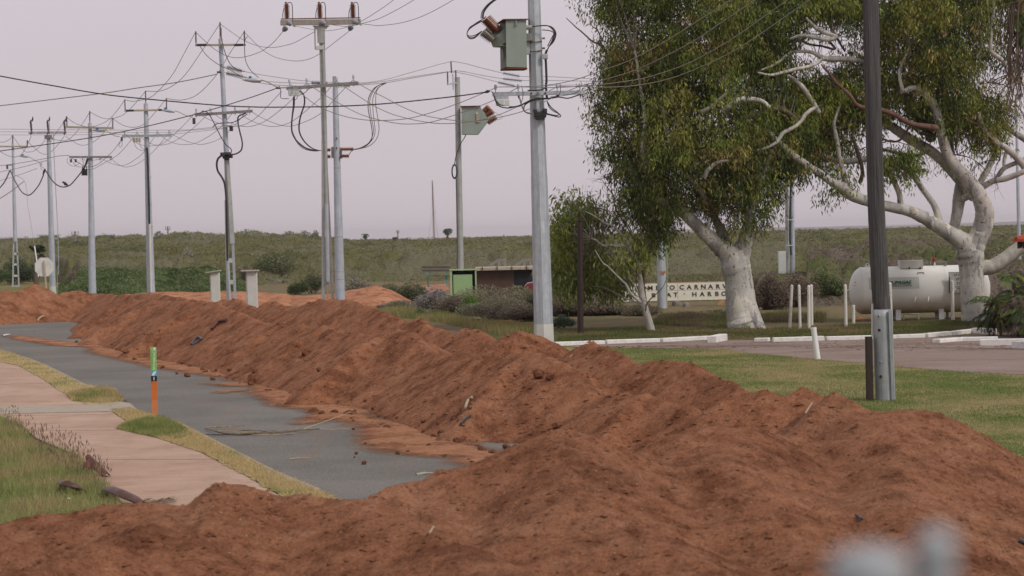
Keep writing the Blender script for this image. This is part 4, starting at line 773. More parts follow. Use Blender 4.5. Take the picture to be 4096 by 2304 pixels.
G1=(.10,.135,.03);G2=(.165,.205,.04);G3=(.24,.275,.05);G4=(.29,.28,.065);G5=(.06,.085,.025);BN=(.36,.25,.10)
# --- T1, the broad gum in the middle right
root=thing('gum_tree',G(2985,1318),'broad gum tree with a thick white trunk forking low, in front of the welcome sign','tree'); D1=67.0
mt=MB(); anchors=[]
def L(mb,pts,d0,d1=None,**k):
    p=limb(mb,pts,d0,d1,**k); anchors.extend(p[2:]); return p
L(mt,[(2988,1345,172),(2984,1318,152),(2978,1285,140),(2966,1230,126),(2960,1170,116),(2952,1110,112),(2942,1060,118),(2930,1015,100)],D1,n=18,wob=.015)
L(mt,[(3000,1240,60),(3022,1285,46),(3048,1318,32),(3075,1336,18),(3092,1345,6)],D1-.2,D1-.8,n=9)
L(mt,[(2944,1060,90),(2925,1025,86),(2893,1000,74),(2850,962,58),(2806,920,52),(2765,880,48),(2720,842,44),(2670,815,40),(2610,788,34),(2560,740,28),(2520,670,20)],D1,D1-.6,n=14,wob=.03)
L(mt,[(2946,1075,88),(2962,1020,80),(2980,960,62),(2994,900,50),(2996,840,44),(2985,770,38),(2972,690,32),(2960,600,26),(2975,500,20),(2990,380,14)],D1+.2,D1+1.2,n=14,wob=.03)
L(mt,[(2905,975,52),(2888,930,42),(2868,890,34),(2850,850,32),(2838,790,28),(2820,700,24),(2790,600,18),(2760,480,14)],D1+.4,D1+1.8,n=10,wob=.03)
L(mt,[(2992,880,36),(3020,790,28),(3050,700,22),(3085,600,18)],D1-.2,D1-1,n=8)
L(mt,[(2620,790,26),(2590,700,22),(2570,600,20),(2580,470,15),(2560,340,11),(2540,200,8)],D1-.6,D1-1.4,n=8,wob=.05)
L(mt,[(2850,850,26),(2800,760,20),(2730,680,16),(2680,580,13),(2650,430,10)],D1,D1-1.7,n=8,wob=.04)
L(mt,[(2978,700,24),(2920,600,20),(2880,480,17),(2860,330,13),(2850,150,10),(2850,-60,7)],D1+.6,D1-.6,n=8,wob=.04)
for pts in ([(2802,448,16),(2840,430,15),(2880,395,13),(2928,357,9)],[(2815,710,20),(2835,678,18),(2870,650,14),(2912,642,8)],[(2890,445,26),(2960,400,24),(3040,402,18),(3080,430,12)]): L(mt,pts,D1-1.6,D1-1.9,n=8,wob=.06)
mt.build('trunk',M['gum_bark'],root)
md_=MB(); L(md_,[(3200,500,26),(3130,440,24),(3050,450,22),(2960,480,20),(2890,500,16),(2830,540,10)],D1-.6,D1-.9,n=8,wob=.06); L(md_,[(2990,520,16),(2930,470,14),(2870,420,10),(2830,350,6)],D1-.8,n=6,wob=.06)
for q in ((2990,800),(2700,830),(2900,700),(2750,700),(2600,700),(3000,600)):
    p=P(q[0],q[1],D1-.4)
    for k in range(4): wig(md_,p,Vector((random.gauss(0,1),random.gauss(0,.6),random.gauss(.2,.8))),1.3,.022,2,random)
md_.build('dark_branches',M['dark_bark'],root)
m_=MB(); limb(m_,[(2440,235,7),(2400,180,8),(2368,165,7),(2330,130,6),(2300,105,5),(2265,72,3)],D1-.3,n=5,wob=.1); limb(m_,[(2410,165,5),(2390,120,5),(2372,108,4),(2358,85,2)],D1-.3,n=4); m_.build('bare_twig',M['twig_brown'],root)
poly1=[(2385,-260),(2390,0),(2415,60),(2405,100),(2440,150),(2432,210),(2460,260),(2440,300),(2405,335),(2425,390),(2405,440),(2430,520),(2385,545),(2385,590),(2420,640),(2430,680),(2480,700),(2500,750),(2495,790),(2525,830),(2545,880),(2560,930),(2580,990),(2610,1030),(2660,1040),(2670,960),(2690,880),(2740,900),(2800,960),(2830,1000),(2840,950),(2800,880),(2850,850),(2900,860),(2950,920),(3000,960),(3040,930),(3060,870),(3110,850),(3120,780),(3155,720),(3190,660),(3230,560),(3230,400),(3180,300),(3170,200),(3200,100),(3180,0),(3150,-260),(2800,-420)]
gaps1=[(2965,980,60,70,.95),(2890,905,50,55,.9),(2720,875,60,45,.85),(2860,985,60,40,.95),(2800,930,60,50,.8),(3060,830,40,60,.5),(2960,330,60,40,.75),(3050,390,70,55,.9),(2880,440,60,45,.9),(2700,60,60,30,.7),(2885,850,55,60,.6),(2770,840,60,40,.65),(2660,950,25,60,.7),(3010,470,70,40,.6),(2480,760,40,30,.5),(3090,150,60,70,.6)]
C3=crown(root,poly1,gaps1,D1,620,12,25,3,[G1,G2,G3,G4,G5,BN],[3,3,2,1.6,2.4,.8],thick=2.5,leaf=.14)
twigs(root,C3,anchors,4)
# --- T2, the spreading gum at the right
anchors=[]; D2=68.2
root=thing('gum_tree',G(3905,1290),'spreading pale gum with long arching limbs, in front of the white gas tank','tree')
mt=MB()
L(mt,[(3910,1320,170),(3905,1288,122),(3898,1250,108),(3892,1190,100),(3888,1120,96),(3884,1060,100),(3880,1015,112),(3878,985,104)],D2,n=18,wob=.012)
L(mt,[(3884,1010,96),(3850,968,78),(3795,932,62),(3733,893,54),(3680,862,50),(3630,842,46),(3576,831,43),(3507,814,42),(3446,797,44),(3400,775,50),(3370,752,46),(3329,728,32),(3264,684,30),(3220,655,28),(3175,622,26),(3140,592,24),(3106,560,20),(3070,520,14)],D2,D2-2.2,n=12,wob=.02)
L(mt,[(3882,1010,98),(3910,955,84),(3932,905,78),(3938,850,74),(3925,800,70),(3902,762,64),(3868,716,56),(3825,668,48),(3790,618,44),(3775,570,42),(3762,516,38),(3741,440,36),(3720,400,32),(3690,370,26),(3655,352,22),(3620,362,20),(3605,368,14)],D2,D2-1.2,n=14,wob=.02)
L(mt,[(3900,790,46),(3870,760,44),(3838,722,40),(3800,680,38),(3765,640,38),(3725,605,42),(3680,580,42),(3616,540,40),(3560,503,36),(3500,478,30),(3440,465,26),(3380,450,20)],D2+.4,D2+.2,n=12,wob=.02)
L(mt,[(3815,935,40),(3817,905,42),(3828,855,44),(3834,810,50),(3838,770,48),(3838,735,34)],D2+.5,D2+.6,n=10,wob=.02); L(mt,[(3836,800,34),(3860,790,30),(3885,778,30)],D2+.5,D2+.2,n=8)
L(mt,[(3762,905,30),(3757,880,28),(3738,824,26),(3715,790,24),(3690,755,24),(3668,722,24),(3645,693,24),(3610,667,24),(3569,655,23),(3538,641,22),(3490,632,22),(3440,640,26),(3390,645,26),(3340,640,22),(3290,620,20),(3250,608,18),(3205,600,12)],D2-.2,D2-.6,n=10,wob=.02)
L(mt,[(3612,835,30),(3602,812,27),(3597,775,24),(3569,714,22),(3540,672,20),(3520,640,16),(3500,600,12)],D2-.4,D2-.8,n=8,wob=.02)
L(mt,[(3383,760,28),(3380,725,24),(3368,670,21),(3355,610,19),(3346,555,18),(3336,500,15),(3345,460,13),(3358,425,9)],D2-1,D2-1.2,n=8,wob=.03)
L(mt,[(3727,560,36),(3700,510,36),(3645,434,32),(3598,364,28),(3551,311,24),(3510,265,20),(3469,252,20),(3425,240,20),(3381,236,22),(3335,236,24),(3293,232,22),(3250,210,15),(3200,205,13),(3160,212,13),(3125,240,12),(3090,262,10),(3045,280,7)],D2+.3,D2-2.2,n=10,wob=.03)
L(mt,[(3293,232,14),(3272,250,14),(3240,265,14),(3190,275,14),(3130,290,13),(3080,300,11),(3030,290,7)],D2-2,D2-2.4,n=8,wob=.04)
L(mt,[(3352,140,18),(3330,155,18),(3300,158,18),(3260,150,16),(3220,142,16),(3190,145,12),(3160,155,7)],D2-2,n=8,wob=.04); L(mt,[(3345,145,16),(3300,130,18),(3270,115,18),(3245,95,14),(3225,70,8)],D2-2,n=8,wob=.04)
L(mt,[(3262,430,16),(3225,455,16),(3200,490,14),(3165,515,16),(3130,535,16),(3105,570,14),(3070,590,10),(3030,600,6)],D2-2.6,n=8,wob=.05)
L(mt,[(3275,450,20),(3245,400,20),(3215,355,20),(3185,325,18),(3150,300,10)],D2-1.5,D2-2,n=8,wob=.04)
L(mt,[(3920,760,28),(3940,742,26),(3973,724,24),(4024,714,24),(4096,686,22),(4180,640,18),(4230,560,12)],D2+.2,D2-1,n=8,wob=.02)
L(mt,[(3918,735,26),(3938,700,26),(3955,669,25),(3978,620,24),(3992,585,22),(3998,540,16)],D2+.5,D2+.9,n=8,wob=.02)
L(mt,[(3988,712,16),(4000,692,20),(4018,672,20),(4055,655,20),(4096,638,20),(4150,600,16)],D2,D2-.5,n=8); L(mt,[(4018,675,15),(4016,645,15),(4022,620,15),(4030,590,13)],D2,n=7)
L(mt,[(4140,720,30),(4096,664,30),(4059,622,28),(4020,590,26),(3980,565,24),(3945,530,22),(3925,495,18),(3915,450,12)],D2-.4,D2-.8,n=9,wob=.03)
L(mt,[(4140,590,26),(4096,555,26),(4050,525,24),(4020,500,22),(3990,450,16)],D2+.6,n=8)
L(mt,[(4080,330,14),(4045,290,14),(4009,240,16),(3970,212,18),(3962,185,16),(3964,130,15),(3972,70,14),(3975,0,12),(3970,-120,9)],D2-1.6,n=8,wob=.03); L(mt,[(3965,105,10),(3955,80,9),(3950,20,8),(3945,-40,6)],D2-1.6,n=6)
L(mt,[(3905,230,10),(3925,190,12),(3922,150,13),(3910,90,12),(3905,20,9)],D2-1,n=7)
L(mt,[(3810,640,28),(3805,600,26),(3798,530,24),(3785,440,20),(3772,360,18),(3760,290,16),(3748,180,13),(3745,60,9)],D2+.8,D2+1.2,n=8,wob=.03)
L(mt,[(3612,365,18),(3600,320,14),(3598,280,12),(3620,230,10),(3640,180,8)],D2-1.2,n=7,wob=.04); L(mt,[(3700,380,18),(3735,340,18),(3755,325,14),(3740,300,12)],D2,n=7)
mt.tube([P(4300,560,D2-.4),P(4200,760,D2-.2),P(4125,720,D2-.4)],[.14,.14,.1],9)
mt.build('trunk',M['gum_bark'],root)
# low limb curving right from the fork
mt=MB(); L(mt,[(3890,1085,70),(3930,1072,62),(3970,1066,60),(4010,1042,58),(4050,1012,56),(4096,975,54),(4160,900,48),(4250,800,40),(4300,560,30)],D2,D2+.3,n=12,wob=.015); mt.build('low_limb',M['gum_white'],root)
md_=MB(); L(md_,[(3745,512,28),(3720,508,24),(3663,499,22),(3620,485,20),(3587,463,20),(3528,440,20),(3480,432,19),(3446,428,18),(3420,412,15),(3399,381,14),(3365,350,13),(3340,325,12),(3310,285,9),(3285,258,6)],D2-1.3,D2-2.3,n=9,wob=.03)
md_.build('red_stub_branch',M['red_bark'],root)
md_=MB()
for pts in ([(3440,730,18),(3450,690,16),(3440,640,16),(3425,590,14),(3410,540,12),(3425,470,9)],[(3720,600,10),(3680,620,14),(3640,622,14),(3590,612,13),(3540,600,12),(3500,590,9)],[(3822,600,8),(3828,560,8),(3835,480,7),(3825,440,5)],[(3720,540,12),(3680,530,12),(3640,510,10),(3600,560,9),(3560,565,9),(3520,550,8)],[(3990,580,10),(3960,555,11),(3930,530,10),(3910,500,8),(3850,470,6)],[(3430,500,22),(3400,500,22),(3360,512,18),(3330,510,12)],[(3300,150,10),(3340,195,10),(3290,185,9),(3230,175,8),(3190,150,5)],[(3380,205,9),(3340,140,10),(3310,90,9),(3285,60,6)]): L(md_,pts,D2-.6,D2-1,n=7,wob=.06)
rr=random.Random(9)
for q in ((3200,120),(3260,100),(3180,200),(3330,130),(3100,300),(3450,380),(3650,300),(3860,200),(3900,120),(3950,330),(4030,300),(4000,640),(3560,560),(3300,400),(3830,620),(3990,420),(4050,400),(3230,60),(3280,170)):
    p=P(q[0],q[1],D2-rr.uniform(-.5,1.5))
    for k in range(4): wig(md_,p,Vector((rr.gauss(0,1),rr.gauss(0,.6),rr.gauss(.1,.8))),rr.uniform(.7,1.3),.017,2,rr)
md_.build('dark_branches',M['dark_bark'],root)
poly2=[(3150,-300),(3170,60),(3240,60),(3350,40),(3440,130),(3430,180),(3340,280),(3200,320),(3120,400),(3060,520),(3100,620),(3130,690),(3180,690),(3220,620),(3300,600),(3380,590),(3440,560),(3470,500),(3560,480),(3590,400),(3640,440),(3700,500),(3760,560),(3830,500),(3880,560),(3930,600),(3975,590),(4010,540),(4020,430),(4060,300),(4090,200),(4150,80),(4300,-50),(4250,-300),(3700,-420)]
gaps2=[(3390,120,60,60,1),(3300,90,40,30,.8),(4000,60,60,60,.5),(3310,150,90,70,.9),(3250,230,60,40,.6),(3380,330,60,50,.4),(3270,590,40,25,.4),(3870,130,55,60,.85),(3905,210,55,60,.9),(4030,160,50,70,.85),(3990,280,40,70,.8),(3620,560,90,50,.7),(3800,560,60,60,.6),(3500,530,60,50,.4),(3690,410,60,50,.55),(3560,380,50,60,.5),(3650,200,30,30,.4),(4070,420,50,60,.7),(3350,540,50,30,.6),(3160,250,30,30,.5)]
ex=[(random.uniform(3060,3380),random.uniform(320,620),D2+random.uniform(-.2,1.8),random.choice([0,1,1,2,4])) for _ in range(75)]+[(random.uniform(3180,3430),random.uniform(-60,50),D2-random.uniform(.2,2),random.choice([0,1,2,2])) for _ in range(30)]+[(3620+random.gauss(0,35),640+random.gauss(0,22),D2-1,1) for _ in range(8)]+[(3690+random.gauss(0,18),460+random.gauss(0,35),D2-.3,4) for _ in range(6)]+[(3345,690,D2-1.2,1),(3352,712,D2-1.2,1),(3335,765,D2-1.2,0),(3560,625,D2-.8,1),(3830,640,D2,3),(3600,650,D2-.8,0),(3260,670,D2-2,4)]
C3=crown(root,poly2,gaps2,D2,560,11,24,13,[G1,G2,G3,G4,G5,BN],[2.6,3,2.6,2.2,1.6,.9],thick=2.2,leaf=.14,extra=ex)
twigs(root,C3,anchors,6)
# --- T3, the small leaning white gum with a low weeping crown
anchors=[]; D3=66.5; DC=68.6
root=thing('gum_tree',G(2608,1328),'slender leaning white gum with a weeping crown, left of the welcome sign','tree'); mt=MB()
L(mt,[(2612,1345,38),(2606,1322,32),(2592,1270,29),(2575,1215,27),(2566,1160,24),(2560,1110,20),(2550,1060,17),(2535,1030,16),(2520,990,15),(2503,960,14),(2498,940,13)],D3,n=9,wob=.02)
L(mt,[(2505,984,10),(2470,985,11),(2440,982,11),(2420,984,10),(2400,975,9),(2385,960,8),(2365,956,5)],D3,n=7,wob=.04)
L(mt,[(2498,946,10),(2478,930,9),(2455,905,8),(2420,892,8),(2395,875,6),(2370,860,5),(2340,845,3)],D3,D3-.6,n=6,wob=.05)
L(mt,[(2570,1215,14),(2545,1195,14),(2520,1170,12),(2505,1140,10),(2480,1115,9),(2455,1090,8),(2430,1065,7),(2410,1050,6),(2380,1000,4)],D3,D3-.5,n=6,wob=.04)
L(mt,[(2572,1225,12),(2550,1212,11),(2520,1200,8),(2495,1190,5)],D3,n=6); L(mt,[(2560,1190,8),(2548,1160,8),(2530,1130,6),(2515,1110,4)],D3,n=5); L(mt,[(2562,1025,7),(2575,1005,7),(2590,975,4)],D3,n=5)
mt.build('trunk',M['gum_white'],root); md_=MB()
L(md_,[(2588,1235,10),(2580,1200,14),(2573,1140,15),(2570,1080,14)],D3+.3,n=7,wob=.05); L(md_,[(2494,935,12),(2492,915,11),(2488,905,6)],D3,n=6)
limb(md_,[(2410,720,2),(2425,745,3),(2452,778,4),(2458,810,4),(2466,845,5),(2480,865,5),(2495,890,5),(2515,920,5),(2530,950,4),(2545,985,4)],D3+.2,n=4,wob=.1)
limb(md_,[(2582,1245,6),(2590,1210,5),(2620,1180,4),(2650,1150,3),(2670,1110,2)],D3-.2,n=4,wob=.1)
for q in ((2450,900),(2400,880),(2470,1000),(2520,1010),(2440,1020),(2380,900),(2500,1080),(2430,850),(2460,870),(2540,1180)):
    p=P(q[0],q[1],D3)
    for k in range(3): wig(md_,p,Vector((rr.gauss(0,.8),rr.gauss(0,.5),rr.gauss(.3,.8))),.7,.010,2,rr)
md_.build('dark_branches',M['dark_bark'],root)
poly3=[(2175,1080),(2180,980),(2185,900),(2185,825),(2220,815),(2240,850),(2250,800),(2300,745),(2340,790),(2370,800),(2400,850),(2400,930),(2440,1000),(2480,1060),(2520,1100),(2545,1130),(2490,1160),(2500,1200),(2480,1260),(2450,1220),(2420,1180),(2380,1190),(2310,1200),(2260,1180),(2200,1130)]
gaps3=[(2400,1000,50,50,.5),(2460,1060,40,40,.4),(2215,900,25,40,.4),(2330,780,30,25,.5)]
C3=crown(root,poly3,gaps3,DC,120,7,12,23,[G2,G3,(.28,.33,.11),G3,(.24,.26,.12)],[3,3,2.4,1.6,1],thick=1.2,clr=.36,extra=[(2400+random.gauss(0,60),850+random.gauss(0,35),DC,2) for _ in range(12)]+[(2530+random.gauss(0,30),1010+random.gauss(0,40),D3,1) for _ in range(9)])
twigs(root,C3,anchors,7,r=.007,every=4)

# ------------------------------------------------------------------ poles
def pw(w,d): return w/F*d
class Pole:
    def __init__(s,d,base,label,name='utility_pole',zb=0.0):
        s.d=d; b=P(base[0],base[1],d); b.z=zb; s.root=thing(name,b,label,'power pole'); s.b=b
    def p(s,x,y,dy=0): return P(x,y,s.d+dy)
    def part(s,name,mb,mat,label=None):
        o=mb.build(name,M[mat],s.root)
        if label:o['label']=label
        return o
    def shaft(s,top,base,wt,wb,mat='pole_blue',n=16,name='shaft',ground=True):
        t=s.p(*top); b=s.p(*base); k=(b.z)/(t.z-b.z) if ground else 0
        b0=b+(b-t)*k; wb2=wb+(wb-wt)*k; b0.z=(min(b0.z,0)-.02) if ground else b0.z
        mb=MB(); mb.tube([t,t.lerp(b0,.5),b0],[pw(wt,s.d)/2,pw((wt+wb2)/2,s.d)/2,pw(wb2,s.d)/2],n); 
        mb.tube([t+Vector((0,0,0)),t+Vector((0,0,.02))],pw(wt,s.d)/2*1.04,n)
        s.part(name,mb,mat); return t,b0
    def arm(s,a,b,hpx,mat='galvanised',dy=-.16,wd=.09,name='crossarm'):
        mb=MB(); mb.beam(s.p(a[0],a[1],dy),s.p(b[0],b[1],dy),wd,pw(hpx,s.d),.004); return s.part(name,mb,mat)
    def ins(s,top,bot,wpx,mat='insulator_maroon',k=9,dy=-.16,core=.5):
        mb=MB(); a=s.p(*bot,dy);b=s.p(*top,dy); r=pw(wpx*1.45 if wpx<8 else wpx,s.d)/2; mb.ribs(a,b,r*core,r,k,8); mb.tube([b,b+(b-a).normalized()*.04],r*.6,6); mb.tube([a-(b-a).normalized()*.05,a],r*.55,6); return s.part('insulator',mb,mat)
    def pin(s,x,y,dy=-.16,sc=1.0,mat='galvanised'):
        mb=MB(); a=s.p(x,y,dy); mb.lathe(a,a+Vector((0,0,.16*sc)),[(0,.012),(.25,.012),(.3,.035),(.5,.03),(.55,.045),(.75,.03),(.8,.04),(1,.02)],8,False); mb.tube([a-Vector((0,0,.2)),a],.012,5); return s.part('pin_insulator',mb,mat)
    def cable(s,pts,r,mat='black_rubber',name='cable',dy=-.25,n=6):
        mb=MB(); mb.tube([s.p(x,y,dy) for x,y in cr(pts,5)],r,n); return s.part(name,mb,mat)
    def lamp(s,head,tail,arm,blue=None,dy=-.3):
        root=s.p(*head,dy); mb=MB(); a=s.p(*head,dy);b=s.p(*tail,dy); m=a.lerp(b,.55); r=.075
        mb.tube([a,a.lerp(b,.15),m,a.lerp(b,.9),b],[.015,r*.7,r,r*.8,r*.4],8); o=s.part('street_lamp',mb,'aluminium_pale')
        if blue:
            mb=MB(); mb.box(s.p(*blue,dy),(.14,.12,.08),None,.01); q=mb.build('photocell',M['lamp_blue'],s.root)
        mb=MB(); mb.tube([s.p(x,y,dy) for x,y in cr(arm,4)],.022,6); s.part('lamp_arm',mb,'rod_tan')
LB={}
P1=Pole(163,(63,1147),'leftmost pole, steel tube opening into a lattice foot with three rungs')
t,b=P1.shaft((51,572),(61,966),9,17,'pole_blue',ground=False)
mb=MB(); mb.beam(P1.p(55,962),P1.p(51,1146),.10,.05); P1.part('lattice_leg',mb,'galvanised'); mb=MB(); mb.beam(P1.p(67,962),P1.p(76,1146),.10,.05); P1.part('lattice_leg',mb,'galvanised')
for y in(1015,1058,1103): mb=MB(); mb.beam(P1.p(54,y),P1.p(73,y),.05,pw(8,163)); P1.part('rung',mb,'box_white')
mb=MB(); mb.box(P1.p(63,1147),(.55,.3,.14)); P1.part('foot_plate',mb,'galvanised')
P1.arm((-40,586),(110,586),6,'rod_tan'); P1.ins((51,541),(51,568),5,k=7); P1.ins((109,563),(109,588),5,k=7); P1.ins((-25,563),(-25,588),5,k=7)
mb=MB(); mb.box(P1.p(29,668,-.2),(.13,.12,.3),None,.02); P1.part('fuse',mb,'termination_dark'); mb=MB(); mb.box(P1.p(41,660,-.2),(.35,.1,.1),None,.02); P1.part('bracket',mb,'insulator_pale')
P2=Pole(135,(213,1178),'second pole from the left, white banded foot, three grey cable terminations on its crossarm')
P2.shaft((194,545),(212,1178),15,27); mb=MB(); a=P2.p(211.5,1146); bb=P2.p(212.5,1180); mb.tube([a,bb],[pw(27.6,135)/2,pw(28.4,135)/2],16); P2.part('white_base_band',mb,'box_white')
P2.arm((114,531),(266,530),10,'galvanised'); mb=MB(); mb.box(P2.p(193,548,-.05),(.4,.35,.2),None,.02); P2.part('bracket',mb,'galvanised_dark')
for x in(123,190,257):
    P2.ins((x,491),(x+3,522),10,'termination_dark',7,-.2,.75); mb=MB(); mb.tube([P2.p(x-1,491,-.2),P2.p(x+1,479,-.2)],[.07,.02],7); mb.tube([P2.p(x+5,486,-.2),P2.p(x+8,476,-.2),P2.p(x+8,466,-.2)],[.045,.05,.015],6); P2.part('cable_boot',mb,'black_rubber'); mb=MB(); mb.tube([P2.p(x+4,526,-.3),P2.p(x-1,541,-.3)],[.06,.03],6); P2.part('red_clamp',mb,'clamp_red')
P2.lamp((75,623),(115,627),[(113,626),(125,632),(145,644),(158,648)],(91,620)); mb=MB(); mb.beam(P2.p(158,648,-.2),P2.p(192,642,-.2),.05,.05); P2.part('lower_crossarm',mb,'galvanised')
mb=MB(); mb.box(P2.p(164,653,-.3),(.16,.12,.18),None,.02); P2.part('fuse',mb,'fuse_white'); mb=MB(); mb.tube([P2.p(181,676,-.2),P2.p(176,688,-.2),P2.p(172,700,-.2)],[.05,.07,.035],7); P2.part('cable_grip',mb,'black_rubber')
P2.cable([(163,660),(168,668),(177,674),(181,678)],.012); P2.cable([(161,660),(162,672),(170,680),(180,684)],.01,'wire_dark')
P2.cable([(232,1064),(228,1080),(229,1130),(229,1176)],.02,'box_green','earth_wire',-.1); 
P3=Pole(118,(371,1171),'third pole, plain tapering steel with a dark lower crossarm and three black hanging fuses')
P3.shaft((360,494),(370,1171),15,31); P3.arm((264,508),(455,513),8,'rod_tan'); P3.ins((359,447),(359,480),5); mb=MB(); mb.tube([P3.p(359,480),P3.p(360,496)],.03,6); P3.part('pin',mb,'rod_tan'); P3.ins((267,468),(268,506),5); P3.ins((451,474),(451,510),5)
P3.arm((277,628),(448,628),8,'galvanised_dark'); P3.lamp((368,521),(424,522),[(424,522),(438,530),(458,543),(479,546)],(389,515))
for x in(330,338,346): mb=MB(); mb.tube([P3.p(x,676,-.3),P3.p(x,702,-.3)],[.05,.055],8); mb.tube([P3.p(x,668,-.3),P3.p(x,676,-.3)],.025,6); P3.part('fuse',mb,'black_rubber'); P3.cable([(x,668),(x+3,655),(x+8,636)],.01,'wire_dark')
for x in(284,303): mb=MB(); mb.box(P3.p(x,643,-.3),(.1,.1,.17),None,.02); P3.part('link_box',mb,'termination_dark')
P3.cable([(272,632),(268,645),(280,660),(300,664),(320,650)],.01,'wire_dark'); P3.cable([(292,648),(305,664),(325,668),(335,664)],.012,'wire_dark'); P3.cable([(352,633),(344,655),(336,672),(330,680)],.05,'black_rubber')
for x in(285,330,400,443): P3.pin(x,632,sc=-.7)
P3.cable([(352,640),(380,640),(405,633)],.01,'wire_dark')
P4=Pole(110,(604,1167),'fourth pole, steel with black cable and white conduit running down its face')
P4.shaft((583,416),(604,1167),17,33,'pole_blue'); P4.arm((498,443),(650,440),7,'rod_tan'); mb=MB(); mb.beam(P4.p(505,443,-.17),P4.p(535,442,-.17),.1,pw(8,110)); mb.build('arm_sleeve',M['black_rubber'],P4.root); mb=MB(); mb.beam(P4.p(635,440,-.17),P4.p(648,440,-.17),.1,pw(8,110)); mb.build('arm_sleeve',M['black_rubber'],P4.root)
P4.ins((582,366),(583,400),5); mb=MB(); mb.tube([P4.p(583,400),P4.p(583,418)],.035,6); P4.part('pin',mb,'rod_tan'); P4.ins((499,401),(501,440),5); P4.ins((666,396),(666,430),5)
P4.arm((488,545),(687,541),10,'galvanised'); 
for x,y in((498,538),(549,537),(630,534),(677,533)): P4.pin(x,y)
P4.lamp((646,440),(700,447),[(700,443),(720,450),(745,462),(770,468)],(663,433))
for x in(536,547,558): mb=MB(); mb.box(P4.p(x,560,-.3),(.1,.1,.22),None,.01); P4.part('fuse',mb,'rod_tan')
mb=MB(); mb.box(P4.p(487,556,-.3),(.1,.1,.2),None,.02); P4.part('link_box',mb,'termination_dark'); P4.cable([(487,565),(478,575),(476,585),(484,588),(489,578),(488,566)],.01,'wire_dark')
P4.cable([(536,568),(545,590),(565,602),(580,600),(587,590)],.01,'wire_dark'); P4.cable([(558,568),(562,585),(575,597),(586,592)],.01,'wire_dark')
P4.cable([(587,590),(590,610),(593,700),(596,800),(598,898)],.05,'black_rubber','downlead',-.22); mb=MB(); mb.tube([P4.p(598,896,-.24),P4.p(604,1168,-.24)],.055,8); P4.part('conduit',mb,'box_white')
for y,x in((709,595),(819,597),(905,599)): mb=MB(); mb.tube([P4.p(x-13,y,-.05),P4.p(x-10,y,-.22),P4.p(x+10,y,-.22),P4.p(x+13,y,-.05)],.012,4); P4.part('strap',mb,'rod_tan')
P5=Pole(88,(926,1199),'tall lattice footed pole with a black cable loop, between the two white meter boxes')
P5.shaft((882,158),(907,640),17,21,'pole_blue',ground=False); 
mb=MB(); mb.tube([P5.p(907,638),P5.p(915,800),P5.p(923,975)],[pw(21,88)/2,pw(27,88)/2,pw(33,88)/2],4,True,False); P5.part('tapered_box_section',mb,'concrete_steel')
mb=MB(); mb.beam(P5.p(904,800),P5.p(912,1199),.11,.07); mb.beam(P5.p(912,1199),P5.p(913,1275),.11,.07); P5.part('lattice_leg',mb,'concrete_steel'); mb=MB(); mb.beam(P5.p(924,800),P5.p(941,1194),.09,.07); mb.beam(P5.p(941,1194),P5.p(945,1280),.09,.07); P5.part('lattice_leg',mb,'pole_blue')
for y in(1042,1128): mb=MB(); mb.beam(P5.p(910,y),P5.p(935,y),.05,pw(17,88)); P5.part('rung',mb,'box_white')
P5.arm((781,181),(983,179),8,'rod_tan',wd=.08)
for a in((788,826),(938,972)): mb=MB(); mb.beam(P5.p(a[0],180.5,-.17),P5.p(a[1],179.5,-.17),.1,pw(9,88)); P5.part('arm_sleeve',mb,'black_rubber')
P5.ins((880,92),(881,138),6); mb=MB(); mb.tube([P5.p(881,138),P5.p(882,160)],.035,6); P5.part('pin',mb,'rod_tan'); P5.ins((783,129),(784,170),6); P5.ins((977,127),(978,166),6)
P5.arm((780,460),(1010,444),11,'galvanised_dark')
for x,y in((785,450),(842,447),(940,442),(997,438)): P5.pin(x,y)
mb=MB(); mb.box(P5.p(776,484,-.3),(.11,.11,.24),None,.02); P5.part('link_box',mb,'termination_dark')
for a,bb,m in (((868,289),(884,289),'termination_dark'),((902,506),(930,504),'galvanised'),((882,254),(890,254),'galvanised')): mb=MB(); mb.beam(P5.p(a[0],a[1],-.15),P5.p(bb[0],bb[1],-.15),.12,pw(7,88)); P5.part('bracket',mb,m)
mb=MB(); mb.box(P5.p(925,514,-.2),(.13,.12,.2),None,.01); P5.part('junction_box',mb,'black_rubber')
mb=MB(); 
for q,r in (((892,618),.08),((901,624),.11),((911,620),.11),((920,625),.08),((907,634),.07)): c=P5.p(*q,-.2); mb.tube([c-Vector((.1,0,0)),c+Vector((.1,0,.01))],r,7)
P5.part('cable_clamp',mb,'black_rubber')
P5.cable([(890,620),(872,635),(867,660),(872,685),(885,705),(897,730),(903,770),(906,830),(907,900),(909,1000),(910,1045)],.042,'black_rubber','downlead',-.22); mb=MB(); mb.tube([P5.p(911,1042,-.2),P5.p(919,1215,-.2),P5.p(921,1275,-.2)],.06,8); P5.part('conduit',mb,'galvanised')
P5.cable([(806,444),(830,450),(850,480),(870,520),(885,550),(905,580),(923,595),(925,610),(915,622)],.02); P5.cable([(985,452),(955,465),(952,490),(960,530),(969,570),(965,600),(945,615),(925,618)],.03); P5.cable([(990,456),(960,475),(930,490),(885,492),(862,498),(850,510)],.018,'wire_dark')
P5.cable([(885,111),(886,150),(894,190),(912,240),(933,268),(965,283),(980,285)],.016,'wire_dark'); P5.cable([(990,146),(979,165),(979,215),(985,250),(1003,282),(1034,310)],.014,'wire_dark'); P5.cable([(800,185),(830,225),(880,262),(920,280),(965,305),(985,312)],.016,'wire_grey')
P6=Pole(75,(1312,1309),'tall narrow lattice pole with three big rust brown insulators standing on its top crossarm')
